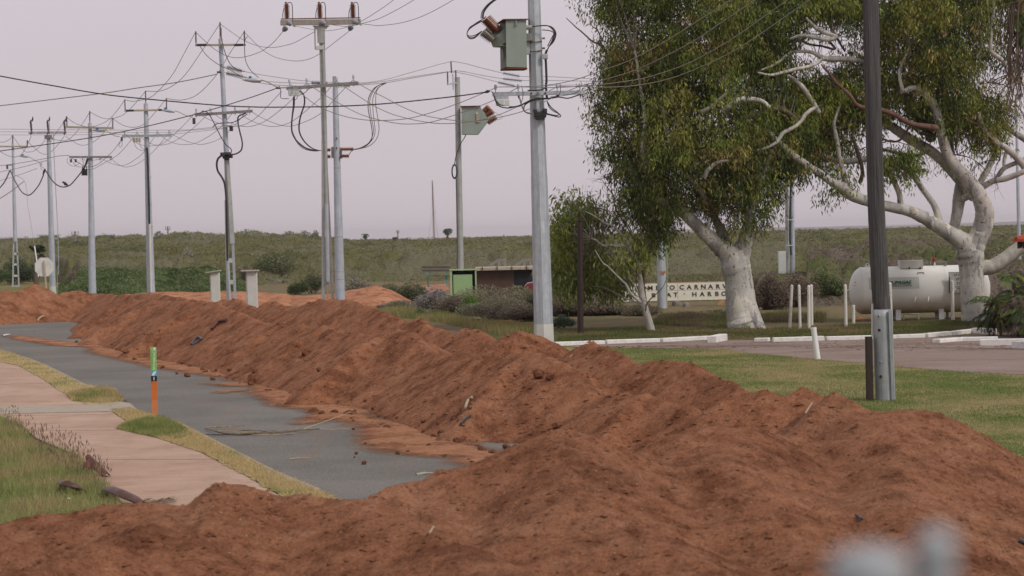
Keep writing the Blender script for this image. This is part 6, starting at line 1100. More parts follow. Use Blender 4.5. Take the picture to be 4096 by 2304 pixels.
LN=[ # name, pts, d0, d1, px, mat, label
([(1166,100),(1230,114),(1302,123),(1375,112),(1438,89),(1510,45),(1573,0),(1700,-110)],74.5,38,3,'wire_pale','conductor sweeping from the left insulator of the tall lattice pole up to the top edge'),
([(1304,96),(1350,102),(1399,105),(1470,88),(1535,66),(1655,0),(1790,-90)],74.5,38,3,'wire_grey','conductor from the middle insulator of the tall lattice pole up to the top edge'),
([(1436,94),(1480,99),(1519,102),(1610,90),(1700,60),(1812,0),(1950,-90)],74.5,38,3,'wire_grey','conductor from the right insulator of the tall lattice pole up to the top edge'),
([(784,130),(863,200),(941,231),(1030,212),(1088,175),(1132,125)],88,75,2.8,'wire_dark','sagging conductor between the left ends of the two lattice top arms'),
([(881,96),(972,159),(1035,184),(1088,190),(1140,182),(1185,167),(1259,126)],88,75,2.8,'wire_grey','sagging conductor from the peak of the lattice footed pole to the tall lattice pole'),
([(979,130),(1049,198),(1110,232),(1185,244),(1235,236),(1275,217),(1335,172),(1397,124)],88,75,2.8,'wire_grey','sagging conductor with two spiral ties between the right ends of the top arms'),
([(500,399),(535,405),(595,392),(633,364),(689,300),(735,217),(781,130)],110,88,2.8,'wire_dark','conductor from the left insulator of the fourth pole to the fifth pole'),
([(582,364),(633,365),(684,347),(740,300),(810,200),(879,96)],110,88,2.8,'wire_dark','conductor from the peak of the fourth pole up to that of the fifth pole'),
([(666,394),(727,400),(791,377),(864,302),(918,215),(975,130)],110,88,2.8,'wire_dark','conductor from the right insulator of the fourth pole up to the fifth pole'),
([(267,468),(290,487),(317,499),(364,508),(428,484),(470,440),(498,401)],118,110,2.4,'wire_dark','conductor from the left insulator of the third pole up to the fourth pole'),
([(360,448),(406,471),(441,475),(475,467),(500,454),(540,415),(580,368)],118,110,2.4,'wire_dark','conductor from the peak of the third pole up to the peak of the fourth pole'),
([(451,474),(492,501),(535,509),(575,497),(620,450),(664,396)],118,110,2.4,'wire_dark','conductor from the right insulator of the third pole up to the fourth pole'),
([(125,545),(116,565),(101,595),(85,618),(60,628),(30,622),(-10,600)],135,150,2.4,'wire_dark','conductor dropping left from the left termination of the second pole'),
([(190,545),(165,580),(140,602),(118,608),(95,602),(51,545)],135,163,2.2,'wire_dark','conductor from the middle termination of the second pole to the leftmost pole'),
([(257,545),(235,575),(212,600),(190,616),(160,610),(110,565)],135,163,2.2,'wire_dark','conductor from the right termination of the second pole to the leftmost pole'),
([(266,470),(240,510),(215,545),(200,565),(198,490)],118,135,2.2,'wire_dark','conductor from the left insulator of the third pole to the second pole'),
([(358,450),(330,495),(300,535),(270,560),(240,562),(206,555)],118,135,2.2,'wire_dark','conductor from the peak of the third pole down to the second pole'),
([(449,475),(415,530),(385,560),(350,578),(315,578),(262,545)],118,135,2.2,'wire_dark','conductor from the right insulator of the third pole down to the second pole'),
([(51,541),(40,556),(20,567),(0,568),(-30,560)],163,175,2.2,'wire_dark','conductor leaving the peak of the leftmost pole toward the left edge'),
([(486,558),(455,600),(428,627),(395,655),(360,668),(330,660),(290,634)],110,118,2.4,'wire_dark','first low conductor from the left between the lower arms of the third and fourth poles'),
([(549,530),(510,578),(470,620),(420,650),(372,676),(345,678)],110,118,2.4,'wire_grey','second low conductor from the left between the lower arms of the third and fourth poles'),
([(630,528),(577,606),(535,642),(492,662),(450,655),(405,634)],110,118,2.2,'wire_grey','third low conductor from the left between the lower arms of the third and fourth poles'),
([(677,528),(620,599),(556,652),(505,668),(470,655),(445,634)],110,118,2.2,'wire_grey','fourth low conductor from the left between the lower arms of the third and fourth poles'),
([(498,533),(535,565),(567,580),(599,584),(650,574),(710,525),(785,448)],110,88,2.4,'wire_grey','first low conductor from the left between the lower arms of the fourth and fifth poles'),
([(549,533),(585,565),(625,580),(665,577),(701,563),(770,515),(842,446)],110,88,2.4,'wire_grey','second low conductor from the left between the lower arms of the fourth and fifth poles'),
([(630,531),(665,558),(701,574),(745,578),(791,569),(870,520),(940,440)],110,88,2.4,'wire_grey','third low conductor from the left between the lower arms of the fourth and fifth poles'),
([(678,531),(727,557),(770,572),(813,577),(881,554),(940,500),(996,434)],110,88,2.4,'wire_grey','fourth low conductor from the left between the lower arms of the fourth and fifth poles'),
([(785,450),(830,475),(875,493),(915,503),(952,505),(992,492),(1030,466),(1080,415),(1127,365)],88,75,2.8,'wire_grey','first low conductor from the left between the lower arms of the two lattice poles'),
([(844,446),(880,472),(913,489),(960,504),(1003,505),(1045,492),(1088,466),(1162,404),(1226,332)],88,75,2.8,'wire_grey','second low conductor from the left between the lower arms of the two lattice poles'),
([(941,439),(975,465),(1010,485),(1055,501),(1100,506),(1145,496),(1185,474),(1278,396),(1345,324)],88,75,2.8,'wire_grey','third low conductor from the left between the lower arms of the two lattice poles'),
([(1000,440),(1030,462),(1069,481),(1110,497),(1154,505),(1205,493),(1282,454),(1360,373),(1413,318)],88,75,2.8,'wire_grey','fourth low conductor from the left between the lower arms of the two lattice poles'),
([(1160,336),(1210,378),(1263,419),(1330,450),(1399,470),(1467,480),(1535,482),(1632,474),(1720,452),(1815,420),(1880,395),(1981,352)],75,61,3.2,'wire_pale','first conductor from the left between the tall lattice pole and the large steel pole'),
([(1228,334),(1300,380),(1360,415),(1430,452),(1496,474),(1570,490),(1632,496),(1726,488),(1851,449),(1973,402),(2072,350)],75,61,3.2,'wire_pale','second conductor from the left between the tall lattice pole and the large steel pole'),
([(1348,326),(1420,375),(1496,423),(1565,455),(1632,474),(1690,486),(1760,494),(1851,490),(1977,466),(2117,404),(2230,346)],75,61,3.2,'wire_pale','third conductor from the left between the tall lattice pole and the large steel pole'),
([(1416,322),(1475,358),(1535,388),(1615,430),(1700,462),(1797,479),(1850,483),(1905,483),(2013,466),(2117,436),(2220,386),(2320,344)],75,61,3.2,'wire_pale','fourth conductor from the left between the tall lattice pole and the large steel pole'),
([(1983,348),(2070,347),(2138,345),(2220,336),(2300,319),(2400,285),(2508,246),(2600,200),(2711,135),(2815,68),(2923,0),(3060,-90)],61,38,3.4,'wire_pale','highest of the four conductors crossing in front of the gum tree'),
([(2074,347),(2200,350),(2270,348),(2329,341),(2430,315),(2542,280),(2660,225),(2783,159),(2900,80),(3020,0),(3150,-90)],61,38,3.4,'wire_pale','second highest of the four conductors crossing in front of the gum tree'),
([(2231,345),(2310,346),(2387,340),(2490,327),(2590,309),(2735,261),(2850,202),(2952,140),(3050,70),(3150,0),(3270,-90)],61,38,3.4,'wire_pale','third highest of the four conductors crossing in front of the gum tree'),
([(2321,344),(2400,349),(2500,346),(2590,335),(2665,318),(2735,295),(2860,242),(2976,179),(3110,88),(3237,0),(3350,-80)],61,38,3.4,'wire_pale','lowest of the four conductors crossing in front of the gum tree'),
([(-80,286),(0,304),(214,343),(428,379),(663,403),(886,422),(1030,428),(1166,428),(1320,426),(1476,419),(1600,409),(1815,386),(1940,369)],72,61,5.2,'wire_yellow','thick black service cable with yellow flecks crossing the whole sky to the large steel pole'),
([(-60,614),(0,604),(184,578),(330,556),(470,531),(600,502),(727,471),(830,443),(924,415),(1020,384),(1106,353)],120,75,4,'black_rubber','thick dark service cable rising from the left edge to the tall lattice pole'),
([(-60,430),(0,423),(257,392),(420,372),(556,351),(710,329),(866,297)],125,88,3.6,'wire_grey','grey service wire rising from the left edge to the lattice footed pole'),
([(-60,516),(200,518),(400,520),(727,520),(800,514),(890,506)],160,88,2.4,'wire_pale','upper of three faint level wires running left from the lattice footed pole'),
([(-60,527),(200,528),(400,529),(650,530),(750,522),(888,512)],160,88,2.2,'wire_pale','middle of three faint level wires running left from the lattice footed pole'),
([(-60,539),(200,540),(450,538),(640,540),(780,527),(890,515)],160,88,2.0,'wire_pale','lowest of three faint level wires running left from the lattice footed pole'),
([(895,266),(930,275),(972,285),(1050,300),(1127,312),(1180,319),(1224,324),(1340,330),(1434,332),(1500,326),(1566,312),(1632,293),(1700,274),(1750,259),(1804,246)],88,108,3,'wire_pale','top conductor from the lattice footed pole to the peak insulator of the transformer pole'),
([(900,290),(960,302),(1040,322),(1127,330),(1224,333),(1340,338),(1434,336),(1540,325),(1620,312),(1700,299),(1790,287)],88,108,3,'wire_pale','middle conductor from the lattice footed pole to the transformer pole'),
([(905,296),(980,318),(1060,335),(1140,342),(1240,345),(1350,342),(1440,340),(1550,330),(1650,312),(1740,297),(1823,283)],88,108,3,'wire_grey','lowest conductor from the lattice footed pole to the transformer pole'),
([(1804,246),(1815,246),(1865,255),(1916,269),(1998,289),(2081,305),(2189,306),(2300,312),(2425,316)],108,120,2.6,'wire_grey','top conductor from the peak of the transformer pole passing behind the large steel pole'),
([(1823,283),(1860,287),(1912,298),(2006,314),(2092,322),(2200,322),(2310,324),(2425,325)],108,120,2.6,'wire_grey','middle conductor from the transformer pole passing behind the large steel pole'),
([(1790,288),(1830,290),(1898,304),(1980,325),(2063,345),(2150,343),(2300,340),(2430,342)],108,120,2.6,'wire_grey','lowest conductor from the transformer pole passing behind the large steel pole'),
([(183,683),(210,723),(232,742),(256,748),(283,738),(309,709),(331,681)],135,118,5,'wire_dark','thick sagging cable with a bird on it between the second and third poles'),
([(174,700),(159,734),(145,755),(125,776),(108,780),(86,766),(60,723),(41,681)],135,163,5,'black_rubber','thick sagging black cable between the leftmost and second poles'),
([(38,685),(21,723),(0,751),(-40,790)],163,170,5,'black_rubber','thick black cable falling from the leftmost pole to the left edge'),
([(-40,672),(0,663),(60,655),(150,640),(230,625),(277,621)],165,118,2.8,'wire_grey','straight service wire rising from the left edge to the lower arm of the third pole'),
([(-40,695),(0,688),(90,668),(158,650)],165,135,2.4,'wire_grey','thin service wire from the left edge to the lower bracket of the second pole'),
([(-40,730),(0,722),(80,698),(148,674)],165,135,2.2,'wire_grey','lowest thin service wire from the left edge, ending short of the second pole'),
]
for pts,d0,d1,r,mat,lab in LN: strand('power_line',pts,d0,d1,r,mat,lab)
# strings of strain insulators hung in the lines
def string(a,b_,d,l,k=7):
    mb=MB(); mb.ribs(P(*a,d),P(*b_,d),.03,.10,k,8); o=mb.build('strain_insulator',M['insulator_grey'],None,origin=P(*a,d)); tag(o,l,'insulator','strain insulator strings hung in the lines')
string((2012,292),(2078,305),112,'ribbed strain insulator in the top wire, left of the large steel pole',10); string((2012,315),(2088,323),112,'ribbed strain insulator in the middle wire, left of the large steel pole',10); string((1992,329),(2058,344),112,'ribbed strain insulator in the lowest wire, just above the crossarm of the large steel pole',10)
string((908,268),(968,285),90,'upper ribbed strain insulator right of the lattice footed pole',12); string((905,292),(972,306),90,'lower ribbed strain insulator right of the lattice footed pole',12); string((1245,331),(1310,333),84,'ribbed strain insulator on the upper side of the tall lattice pole lower arm',10); string((1350,342),(1400,342),84,'ribbed strain insulator under the right half of the tall lattice pole lower arm',8)
# street lamp near fifth pole, reaching from the tall lattice pole
d=74.6; a=P(969,319,d); root=thing('street_lamp',P(1146,350,d),'pale street lamp head on a long arm reaching left from the tall lattice pole','street lamp'); mb=MB(); bq=P(1046,322,d); mb.tube([a,a.lerp(bq,.2),a.lerp(bq,.6),a.lerp(bq,.93),bq],[.015,.05,.085,.07,.03],8); mb.build('lamp_head',M['aluminium_pale'],root); mb=MB(); mb.box(P(1001,308,d),(.09,.09,.05),None,.01); mb.build('photocell',M['lamp_blue'],root); mb=MB(); mb.tube([P(x,y,d) for x,y in cr([(1044,319),(1070,328),(1100,344),(1118,350),(1146,351)],4)],.022,6); mb.build('lamp_arm',M['rod_tan'],root)
# bird on the sagging cable: body, wings, tail, beak in one continuous skin
d=124; c=P(262,735,d); mb=MB(); mb.tube([P(248,729,d),P(252,728,d),P(255,730,d),P(260,734,d),P(266,738,d),P(273,742,d)],[.012,.055,.05,.085,.06,.015],8); mb.tube([P(260,738,d),P(259,744,d)],.012,4); mb.tube([P(264,739,d),P(264,745,d)],.012,4); o=mb.build('bird',M['bird_dark'],None,origin=c); tag(o,'small dark bird perched on the sagging cable between the second and third poles','bird')

# ------------------------------------------------------------------ lettering
def text(parent,name,s,h,pos,mat,align='CENTER',bold=.0,ang=0.0,depth=.004,rx=math.pi/2,shear=0,sx=1.0,label=None):
    cu=bpy.data.curves.new('t','FONT'); cu.body=s; cu.size=h/.72; cu.align_x=align; cu.offset=bold*h; cu.extrude=depth; cu.shear=shear; cu.resolution_u=3
    o=bpy.data.objects.new('t',cu); C.objects.link(o); dg=bpy.context.evaluated_depsgraph_get(); me=bpy.data.meshes.new_from_object(o.evaluated_get(dg)); bpy.data.objects.remove(o)
    Rm=Matrix.Rotation(ang,4,'Y')@Matrix.Rotation(rx,4,'X')@Matrix.Diagonal((sx,1,1,1)); me.transform(Matrix.Translation(Vector(pos)-(parent.location if parent else Vector()))@Rm); me.materials.clear(); me.materials.append(M[mat])
    o=bpy.data.objects.new(name,me); C.objects.link(o); 
    if parent:o.parent=parent
    if label:o['label']=label
    return o
# marker post 73772
d=38.1; b=P(620,1668,d); b.z=0; root=thing('marker_post',b,'orange marker post with a green number panel on the grassy verge','marker post'); ax=P(613,1387,d)-P(620,1668,d); ax=ax/ax.z
HT=P(613,1387,d).z; w=.096
def seg(n,z0,z1,mat,pr=0.0):
    mb=MB(); a=b+ax*z0;c=b+ax*z1; mb.beam(a,c,w-pr*2+.0,.03); o=mb.build(n,M[mat],root); return o
def zt(py): return P(615,py,d).z
seg('lower_stake',-.02,zt(1600),'marker_fade'); seg('orange_stake',zt(1600),zt(1525),'marker_orange'); seg('black_panel',zt(1525),zt(1504),'marker_black'); seg('blue_panel',zt(1504),zt(1483),'marker_blue'); seg('green_panel',zt(1483),HT-.008,'marker_green'); seg('orange_cap',HT-.008,HT,'marker_orange')
fy=lambda px,py: P(px,py,d-.053)
# the panel text stands a few millimetres proud of the stake
for s,py in (('7',1421),('3',1434),('7',1447.5),('7',1461),('2',1474)): text(root,'digit',s,.043,fy(617.5-(py-1400)*.025,py+4),'marker_text',bold=.02)
text(root,'digit','1',.058,fy(616,1521),'marker_text',bold=.03)
mb=MB(); c=fy(618,1395); mb.prism([c+Vector((math.cos(k*math.pi/6)*.02,0,math.sin(k*math.pi/6)*.02)) for k in range(12)],.003); mb.build('round_mark',M['marker_text'],root)
mb=MB(); c=fy(616,1494); mb.prism([c+Vector(q) for q in ((-.036,0,-.034),(-.02,0,-.036),(.0,0,-.03),(.028,0,.006),(.036,0,.034),(.018,0,.036),(-.008,0,.022),(-.026,0,.0))],.003); mb.build('island_mark',M['marker_text'],root)
for y in(1403,1410): mb=MB(); mb.beam(fy(608.5,y),fy(627,y),.003,.004); mb.build('small_print_line',M['marker_text'],root)
# white bollards and posts
def bollard(px,yt,yb,wpx,lean,label,group,mat='post_white',name='bollard',cap=True):
    g=G(px,yb); d=g.y; t=P(px+lean,yt,d); r=pw(wpx,d)/2; root=thing(name,(g.x,g.y,0),label,'bollard',group); mb=MB(); mb.tube([g-Vector((0,0,.02)),g.lerp(t,.5),t],[r,r,r*.96],10); mb.build('post',M[mat],root)
    if cap: mb=MB(); mb.lathe(t-Vector((0,0,.01)),t+Vector((0,0,r*.9)),[(0,r*1.02),(.5,r*.9),(1,r*.3)],10); mb.build('cap',M[mat],root)
for a in((3159,1144,1316,13,8,'white round post standing leftmost of the group beside the big gum trunk'),(3201,1144,1317,12,-5,'white round post, second of the group beside the big gum trunk'),(3236,1146,1317,13,-1,'white round post, third of the group and close to its right neighbour'),(3247,1143,1305,13,-2,'white round post at the right end of the group, just behind its neighbour'),(3384,1143,1308,13,-3,'black flecked white post directly left of the gas tank'),(3414,1225,1294,13,0,'plain white post under the left end of the gas tank'),(3566,1135,1307,13,-6,'white post half hidden behind the right edge of the timber pole'),(3811,1128,1280,14,-2,'white flecked post in front of the hazard notice on the tank')): bollard(*a,'white posts along the lawn strip','bollard_white' if '3159'==str(a[0]) else 'post_white')
g=G(3271,1437); t=P(3254,1313,g.y); root=thing('pipe_bollard',(g.x,g.y,0),'leaning white plastic pipe with a flat cap at the edge of the driveway','bollard'); mb=MB(); mb.tube([g-Vector((0,0,.02)),t],[pw(24,g.y)/2,pw(22,g.y)/2],14); mb.build('pipe',M['pvc_white'],root); mb=MB(); mb.tube([t-(t-g).normalized()*.03,t+(t-g).normalized()*.015],pw(24,g.y)/2,14); mb.build('cap',M['pvc_white'],root)
g=G(3790,1275); t=P(3781,1052,g.y); root=thing('steel_post',(g.x,g.y,0),'slim grey steel post standing in front of the gas tank left of the hazard notice','post'); mb=MB(); mb.tube([g,t],pw(11,g.y)/2,10); mb.build('post',M['galvanised_dark'],root)
# brown lamp post
g=G(2322,1338); t=P(2320,888,g.y); root=thing('lamp_post',(g.x,g.y,0),'dark brown square post with a collared cap, right of the largest steel pole','lamp post'); mb=MB(); mb.tube([g-Vector((0,0,.02)),t],[pw(25,g.y)/2,pw(23,g.y)/2],8,True,False); mb.build('post',M['lamp_post_brown'],root); mb=MB(); mb.lathe(t,t+Vector((0,0,.14)),[(0,.07),(.25,.09),(.35,.09),(.45,.085),(.5,.045),(1,.04)],10,False); mb.build('cap',M['stub_dark'],root)
# gas tank
dt=70.6; zc=P(3700,1157,dt).z; xl=P(3397,1157,dt).x; xr=P(3958,1157,dt).x; R_=.73
root=thing('gas_tank',((xl+xr)/2,dt,0),'large white horizontal gas tank with domed ends, green lettering and browner underside','tank'); mb=MB()
prof=[]; 
hd=.42
for k in range(9): a=k/8*math.pi/2; prof.append((hd*(1-math.cos(a)) ,R_*math.sin(a) if k else .01))
Lt=xr-xl; pr=[(x/Lt,r) for x,r in prof]+[(1-x/Lt,r) for x,r in prof[::-1]]
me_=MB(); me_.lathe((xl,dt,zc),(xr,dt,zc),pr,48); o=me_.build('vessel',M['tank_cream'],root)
for px in(3442,3770): 
    x=P(px,1150,dt).x; mb=MB(); mb.tube([(x-.01,dt,zc),(x+.01,dt,zc)],R_+.006,48); mb.build('weld_seam',M['tank_cream'],root)
fl=lambda px,py: P(px,py,dt-R_)
def ctop(px): return Vector((P(px,1060,dt).x,dt,zc+R_))
p=ctop(3639); mb=MB(); mb.box(p+Vector((0,-.12,.06)),(pw(90,dt),.5,pw(32,dt)),None,.01); mb.build('valve_box',M['box_white'],root); 
for px in(3629,3672): mb=MB(); q=P(px,1071,dt); mb.box(Vector((q.x,dt-.38,q.z)),(.04,.03,.06)); mb.build('latch',M['rust'],root)
p=ctop(3470); mb=MB(); mb.prism([p+Vector(q) for q in((-.1,0,-.03),(-.05,0,.09),(-.03,0,.115),(0,0,.125),(.03,0,.115),(.05,0,.09),(.1,0,-.03))],.03); mb.build('lifting_lug',M['tank_cream'],root); mb=MB(); mb.tube([p+Vector((0,-.004,.075)),p+Vector((0,.034,.075))],.022,10); mb.build('lug_hole',M['stub_dark'],root)
mb=MB(); mb.tube([ctop(3736)+Vector((0,-.1,-.02)),ctop(3736)+Vector((0,-.1,.12))],.025,8); mb.build('valve_stem',M['tank_cream'],root); mb=MB(); mb.lathe(ctop(3734)+Vector((0,-.1,.12)),ctop(3734)+Vector((0,-.1,.30)),[(0,.05),(.15,.06),(.6,.05),(.7,.025),(1,.02)],9); mb.build('red_valve',M['clamp_red'],root)
mb=MB(); mb.tube([ctop(3690)+Vector((0,-.1,.08)),ctop(3740)+Vector((0,-.1,.10)),ctop(3785)+Vector((0,-.1,.11))],.022,6); mb.tube([ctop(3716)+Vector((0,-.1,.05)),ctop(3716)+Vector((0,-.1,.14))],.04,6); mb.build('pipe_run',M['galvanised_dark'],root)
mb=MB(); mb.tube([Vector((P(3658,1096,dt).x,dt-R_*.75,P(3658,1096,dt).z)),Vector((P(3659,1089,dt).x,dt-R_*.72,P(3659,1089,dt).z)),Vector((P(3682,1089,dt).x,dt-R_*.72,P(3682,1089,dt).z)),Vector((P(3683,1095,dt).x,dt-R_*.75,P(3683,1095,dt).z))],.012,5); mb.build('handle',M['rust'],root)
for px in(3648,3700): mb=MB(); q=P(px,1192,dt); a=Vector((q.x,dt-R_*.92,q.z+.1)); mb.lathe(a,a+Vector((-.05,-.05,-.22)),[(0,.01),(.3,.03),(.8,.02),(1,.008)],7); mb.build('drip_nozzle',M['tank_cream'],root)
mb=MB(); mb.tube([(xl-.06,dt,zc+.02),(xl+.03,dt,zc+.02)],.03,8); mb.build('end_boss',M['tank_cream'],root)
for px in(3585,3757,3900): 
    x=P(px,1250,dt).x; mb=MB(); mb.box((x,dt-.35,.2),(.16,.12,.46),None,.01); mb.build('leg',M['pvc_white'],root); mb=MB(); mb.box((x,dt+.35,.2),(.16,.12,.46),None,.01); mb.build('leg',M['pvc_white'],root)
for px0,px1,y in((3614,3674,1256),): mb=MB(); a=P(px0,y,dt-.6);c=P(px1,y,dt-.6); mb.tube([(a.x,dt-.6,0.02),(a.x,dt-.6,a.z),(c.x,dt-.6,c.z),(c.x,dt-.6,.02)],.03,6); mb.build('step_frame',M['rod_tan'],root)
def curved(px0,px1,y0,y1,mat,name,pr=.006):
    mb=MB(); a=P(px0,y0,dt-R_);c=P(px1,y1,dt-R_); z0,z1=c.z,a.z; n=8; top=[];bot=[]
    pts=[]
    for i in range(n+1):
        z=z0+(z1-z0)*i/n; s=max(-1,min(1,(z-zc)/R_)); y=dt-math.sqrt(max(0,1-s*s))*R_-pr; pts+=[(a.x,y,z),(c.x,y,z)]
    mb.add(pts,[(2*i,2*i+1,2*i+3,2*i+2) for i in range(n)],True); return mb.build(name,M[mat],root)
curved(3476,3678,1112,1154,'decal_pale','decal_panel'); curved(3540,3647,1138.5,1145.5,'decal_grey','decal_bar',.009)
def yat(z): s=(z-zc)/R_; return dt-math.sqrt(max(0,1-s*s))*R_-.014
q=P(3600,1135.5,dt-R_); text(root,'lettering','SUPAGAS',.094,(q.x,yat(q.z)-.01,q.z),'decal_green',bold=.045,shear=.25,sx=1.2,ang=-.02)
q=P(3603,1143.8,dt-R_); text(root,'small_lettering','131 HR GAS',.026,(q.x,yat(q.z)-.012,q.z),'marker_text',sx=1.3)
q=P(3405,1135,dt-.3); text(root,'red_lettering','FIRE',.045,(xl+.135,dt-.47,q.z+.02),'pink_letter'); text(root,'red_lettering','HOSE',.045,(xl+.135,dt-.47,q.z-.07),'pink_letter')
# hazard notice mounted on the tank
d=dt-R_-.12; root=thing('hazard_notice',(P(3850,1130,d).x,d,0),'white hazard notice with black lettering fixed before the tank, partly hidden by the gum trunk','sign')
def plate(px0,px1,y0,y1,mat,name,dy=0,th=.01):
    mb=MB(); a=P(px0,y0,d+dy);c=P(px1,y1,d+dy); mb.box(((a.x+c.x)/2,d+dy+th/2,(a.z+c.z)/2),(c.x-a.x,th,a.z-c.z)); return mb.build(name,M[mat],root)
plate(3795,3905,1089,1170,'letter_black','back_plate',.004)
for k,(y0,y1,x0) in enumerate(((1091,1106,3797),(1108,1124,3800),(1126,1140.5,3801),(1142,1168,3801))): plate(x0,3903,y0,y1,'sign_white','panel',-.008,.01)
for s,px,y,h in (('LP GAS',3837,1103.5,.075),('1075',3837,1121.5,.09),('2YE',3838,1139,.09),('IN EMERGENCY DIAL',3851,1149,.034),('000, POLICE',3848,1157,.044),('OR FIRE BRIGADE',3851,1166,.044)): q=P(px,y,d-.012); text(root,'lettering',s,h,q,'letter_black',bold=.012)
mb=MB(); a=P(3850,1170,d+.02); mb.box((a.x,d+.03,a.z/2),(.05,.03,a.z)); mb.build('notice_post',M['galvanised'],root)
# welcome sign
d=88; an=-math.radians(.0); q0=P(2430,1166,d); q1=P(2992,1166-0,d); root=thing('welcome_sign',((q0.x+q1.x)/2,d,0),'long low cream welcome sign with dark capital letters on two stub posts','sign')
zt_=P(2700,1132.5,d).z; zb_=P(2700,1200.5,d).z; xm=[P(2430,1166,d).x,P(2711,1166,d).x,P(2992,1166,d).x]
for i in range(2):
    for (a,c) in((zt_,(zt_+zb_)/2+.045),((zt_+zb_)/2+.045,zb_)):
        mb=MB(); mb.box(((xm[i]+xm[i+1])/2,d,(a+c)/2),(xm[i+1]-xm[i]-.012,.07,a-c-.012),None,.004); mb.build('panel',M['sign_cream'],root)
mb=MB(); mb.box(((xm[0]+xm[2])/2,d+.02,zt_+.012),(xm[2]-xm[0],.09,.03)); mb.build('top_edge',M['sign_rust_edge'],root); mb=MB(); mb.box(((xm[0]+xm[2])/2,d+.0,zb_-.0),(xm[2]-xm[0],.085,.03)); mb.build('bottom_edge',M['sign_cream'],root)
ZX=lambda zx: 2380+zx/3.68
for ch,zx in zip('WELCOMETOCARNARVON',(330,430,530,618,712,815,920,1050,1137,1278,1388,1492,1597,1703,1810,1910,2015,2120)):
    q=P(ZX(zx),1157.5,d-.045); text(root,'letter',ch,.165,(q.x,q.y,zt_-.24),'letter_olive',bold=.035,sx=1.15)
for ch,zx in zip('SMALLBOATHARBOUR',(300,395,495,600,690,860,970,1085,1187,1462,1577,1684,1792,1898,2005,2110)):
    q=P(ZX(zx),1157.5,d-.045); text(root,'letter',ch,.165,(q.x,q.y,zb_+.135),'letter_olive',bold=.035,sx=1.15)
mb=MB(); q=P(ZX(1318),1174,d-.05); mb.prism([q+Vector((math.cos(k*math.pi/3)*.025,0,math.sin(k*math.pi/3)*.03)) for k in range(6)],.01); mb.build('small_emblem',M['rod_tan'],root)
for px in(2556,2884): a=P(px,1200,d+.06); mb=MB(); mb.box((a.x,d+.05,a.z/2+.05),(.28,.16,a.z+.1),None,.01); mb.build('leg',M['sign_rust_edge'],root)
# small boulders under the sign
for px,py,r,l in((2705,1222,.2,'dark leaning rock under the welcome sign right of the round pole'),(2745,1228,.16,'pale rounded rock under the middle of the welcome sign')):
    g=G(px,py); o=bpy.data.objects.new('rock',CM[3].copy()); o.data.materials.clear(); o.data.materials.append(M['timber_grey']); C.objects.link(o); o.location=(g.x,g.y,r*.3); o.scale=(r,r,r*1.2); tag(o,l,'rock')
# park bench
d=132; root=thing('park_bench',P(1745,1130,d),'park bench seen from behind, dark slats on teal frames, left of the green cupboard','bench'); root.location.z=0
for y in(1069,1082): mb=MB(); mb.beam(P(1688,y,d),P(1802,y-0,d),.04,pw(8,d)); mb.build('back_slat',M['bench_wood'],root)
mb=MB(); mb.beam(P(1712,1103,d-.3),P(1795,1103,d-.3),.45,.05); mb.build('seat',M['bench_wood'],root)
for x in(1704,1778): mb=MB(); mb.beam(P(x,1064,d+.05),P(x+6,1100,d),.07,.06); g=P(x+9,1134,d); mb.beam(P(x+6,1100,d),Vector((g.x,d,0)),.07,.06); mb.beam(P(x+6,1107,d),P(x+12,1107,d-.5),.06,.06); mb.build('frame',M['bench_teal'],root)
# green cupboard
d=103; a=P(1799,1082,d);c=P(1907,1179,d); root=thing('green_cupboard',((a.x+c.x)/2,d,0),'open fronted pale green metal cupboard beside the transformer pole','cupboard'); z1=a.z; z0=0; xm_=(a.x+c.x)/2; wd_=c.x-a.x
for n_,cx,cy,cz,sx_,sy_,sz_,m_ in(('side',a.x+.05,d+.2,z1/2,.10,.6,z1,'box_green_frame'),('side',c.x-.03,d+.2,z1/2,.06,.6,z1,'box_green_frame'),('top',xm_,d+.2,z1+.02,wd_+.04,.66,.05,'box_green_frame'),('back',xm_,d+.49,z1/2,wd_-.1,.03,z1-.05,'shed_black'),('inner_door',xm_-.02,d-.02,(z1-.2)/2,wd_*.72,.05,z1-.2,'box_green')): mb=MB(); mb.box((cx,cy,cz),(sx_,sy_,sz_),None,.006); mb.build(n_,M[m_],root)
# low brown and black shed with white slab roof and two grey ramps of timber
d=108; a=P(1903,1072,d);c=P(2136,1140,d); root=thing('low_shed',((a.x+c.x)/2,d+1,0),'low brown and black cladding hut with a pale slab roof behind the saltbush','hut'); zr=P(2000,1080,d).z
xb=P(2053,1080,d).x; mb=MB(); mb.box(((a.x+xb)/2,d+1,zr/2),(xb-a.x,2,zr)); mb.build('brown_wall',M['shed_brown'],root); mb=MB(); mb.box(((xb+c.x)/2,d+1,zr/2),(c.x-xb-.01,2,zr)); mb.build('black_wall',M['shed_black'],root)
mb=MB(); mb.box(((a.x+c.x)/2,d+.9,zr+.07),(c.x-a.x+.05,2.4,.15),None,.01); mb.build('roof_slab',M['cream_edge'],root)
for px in(1930,1989,2047,2106): q=P(px,1070,d); mb=MB(); mb.box((q.x,d-.34,zr+.09),(.04,.06,.2)); mb.build('roof_bracket',M['rust'],root)
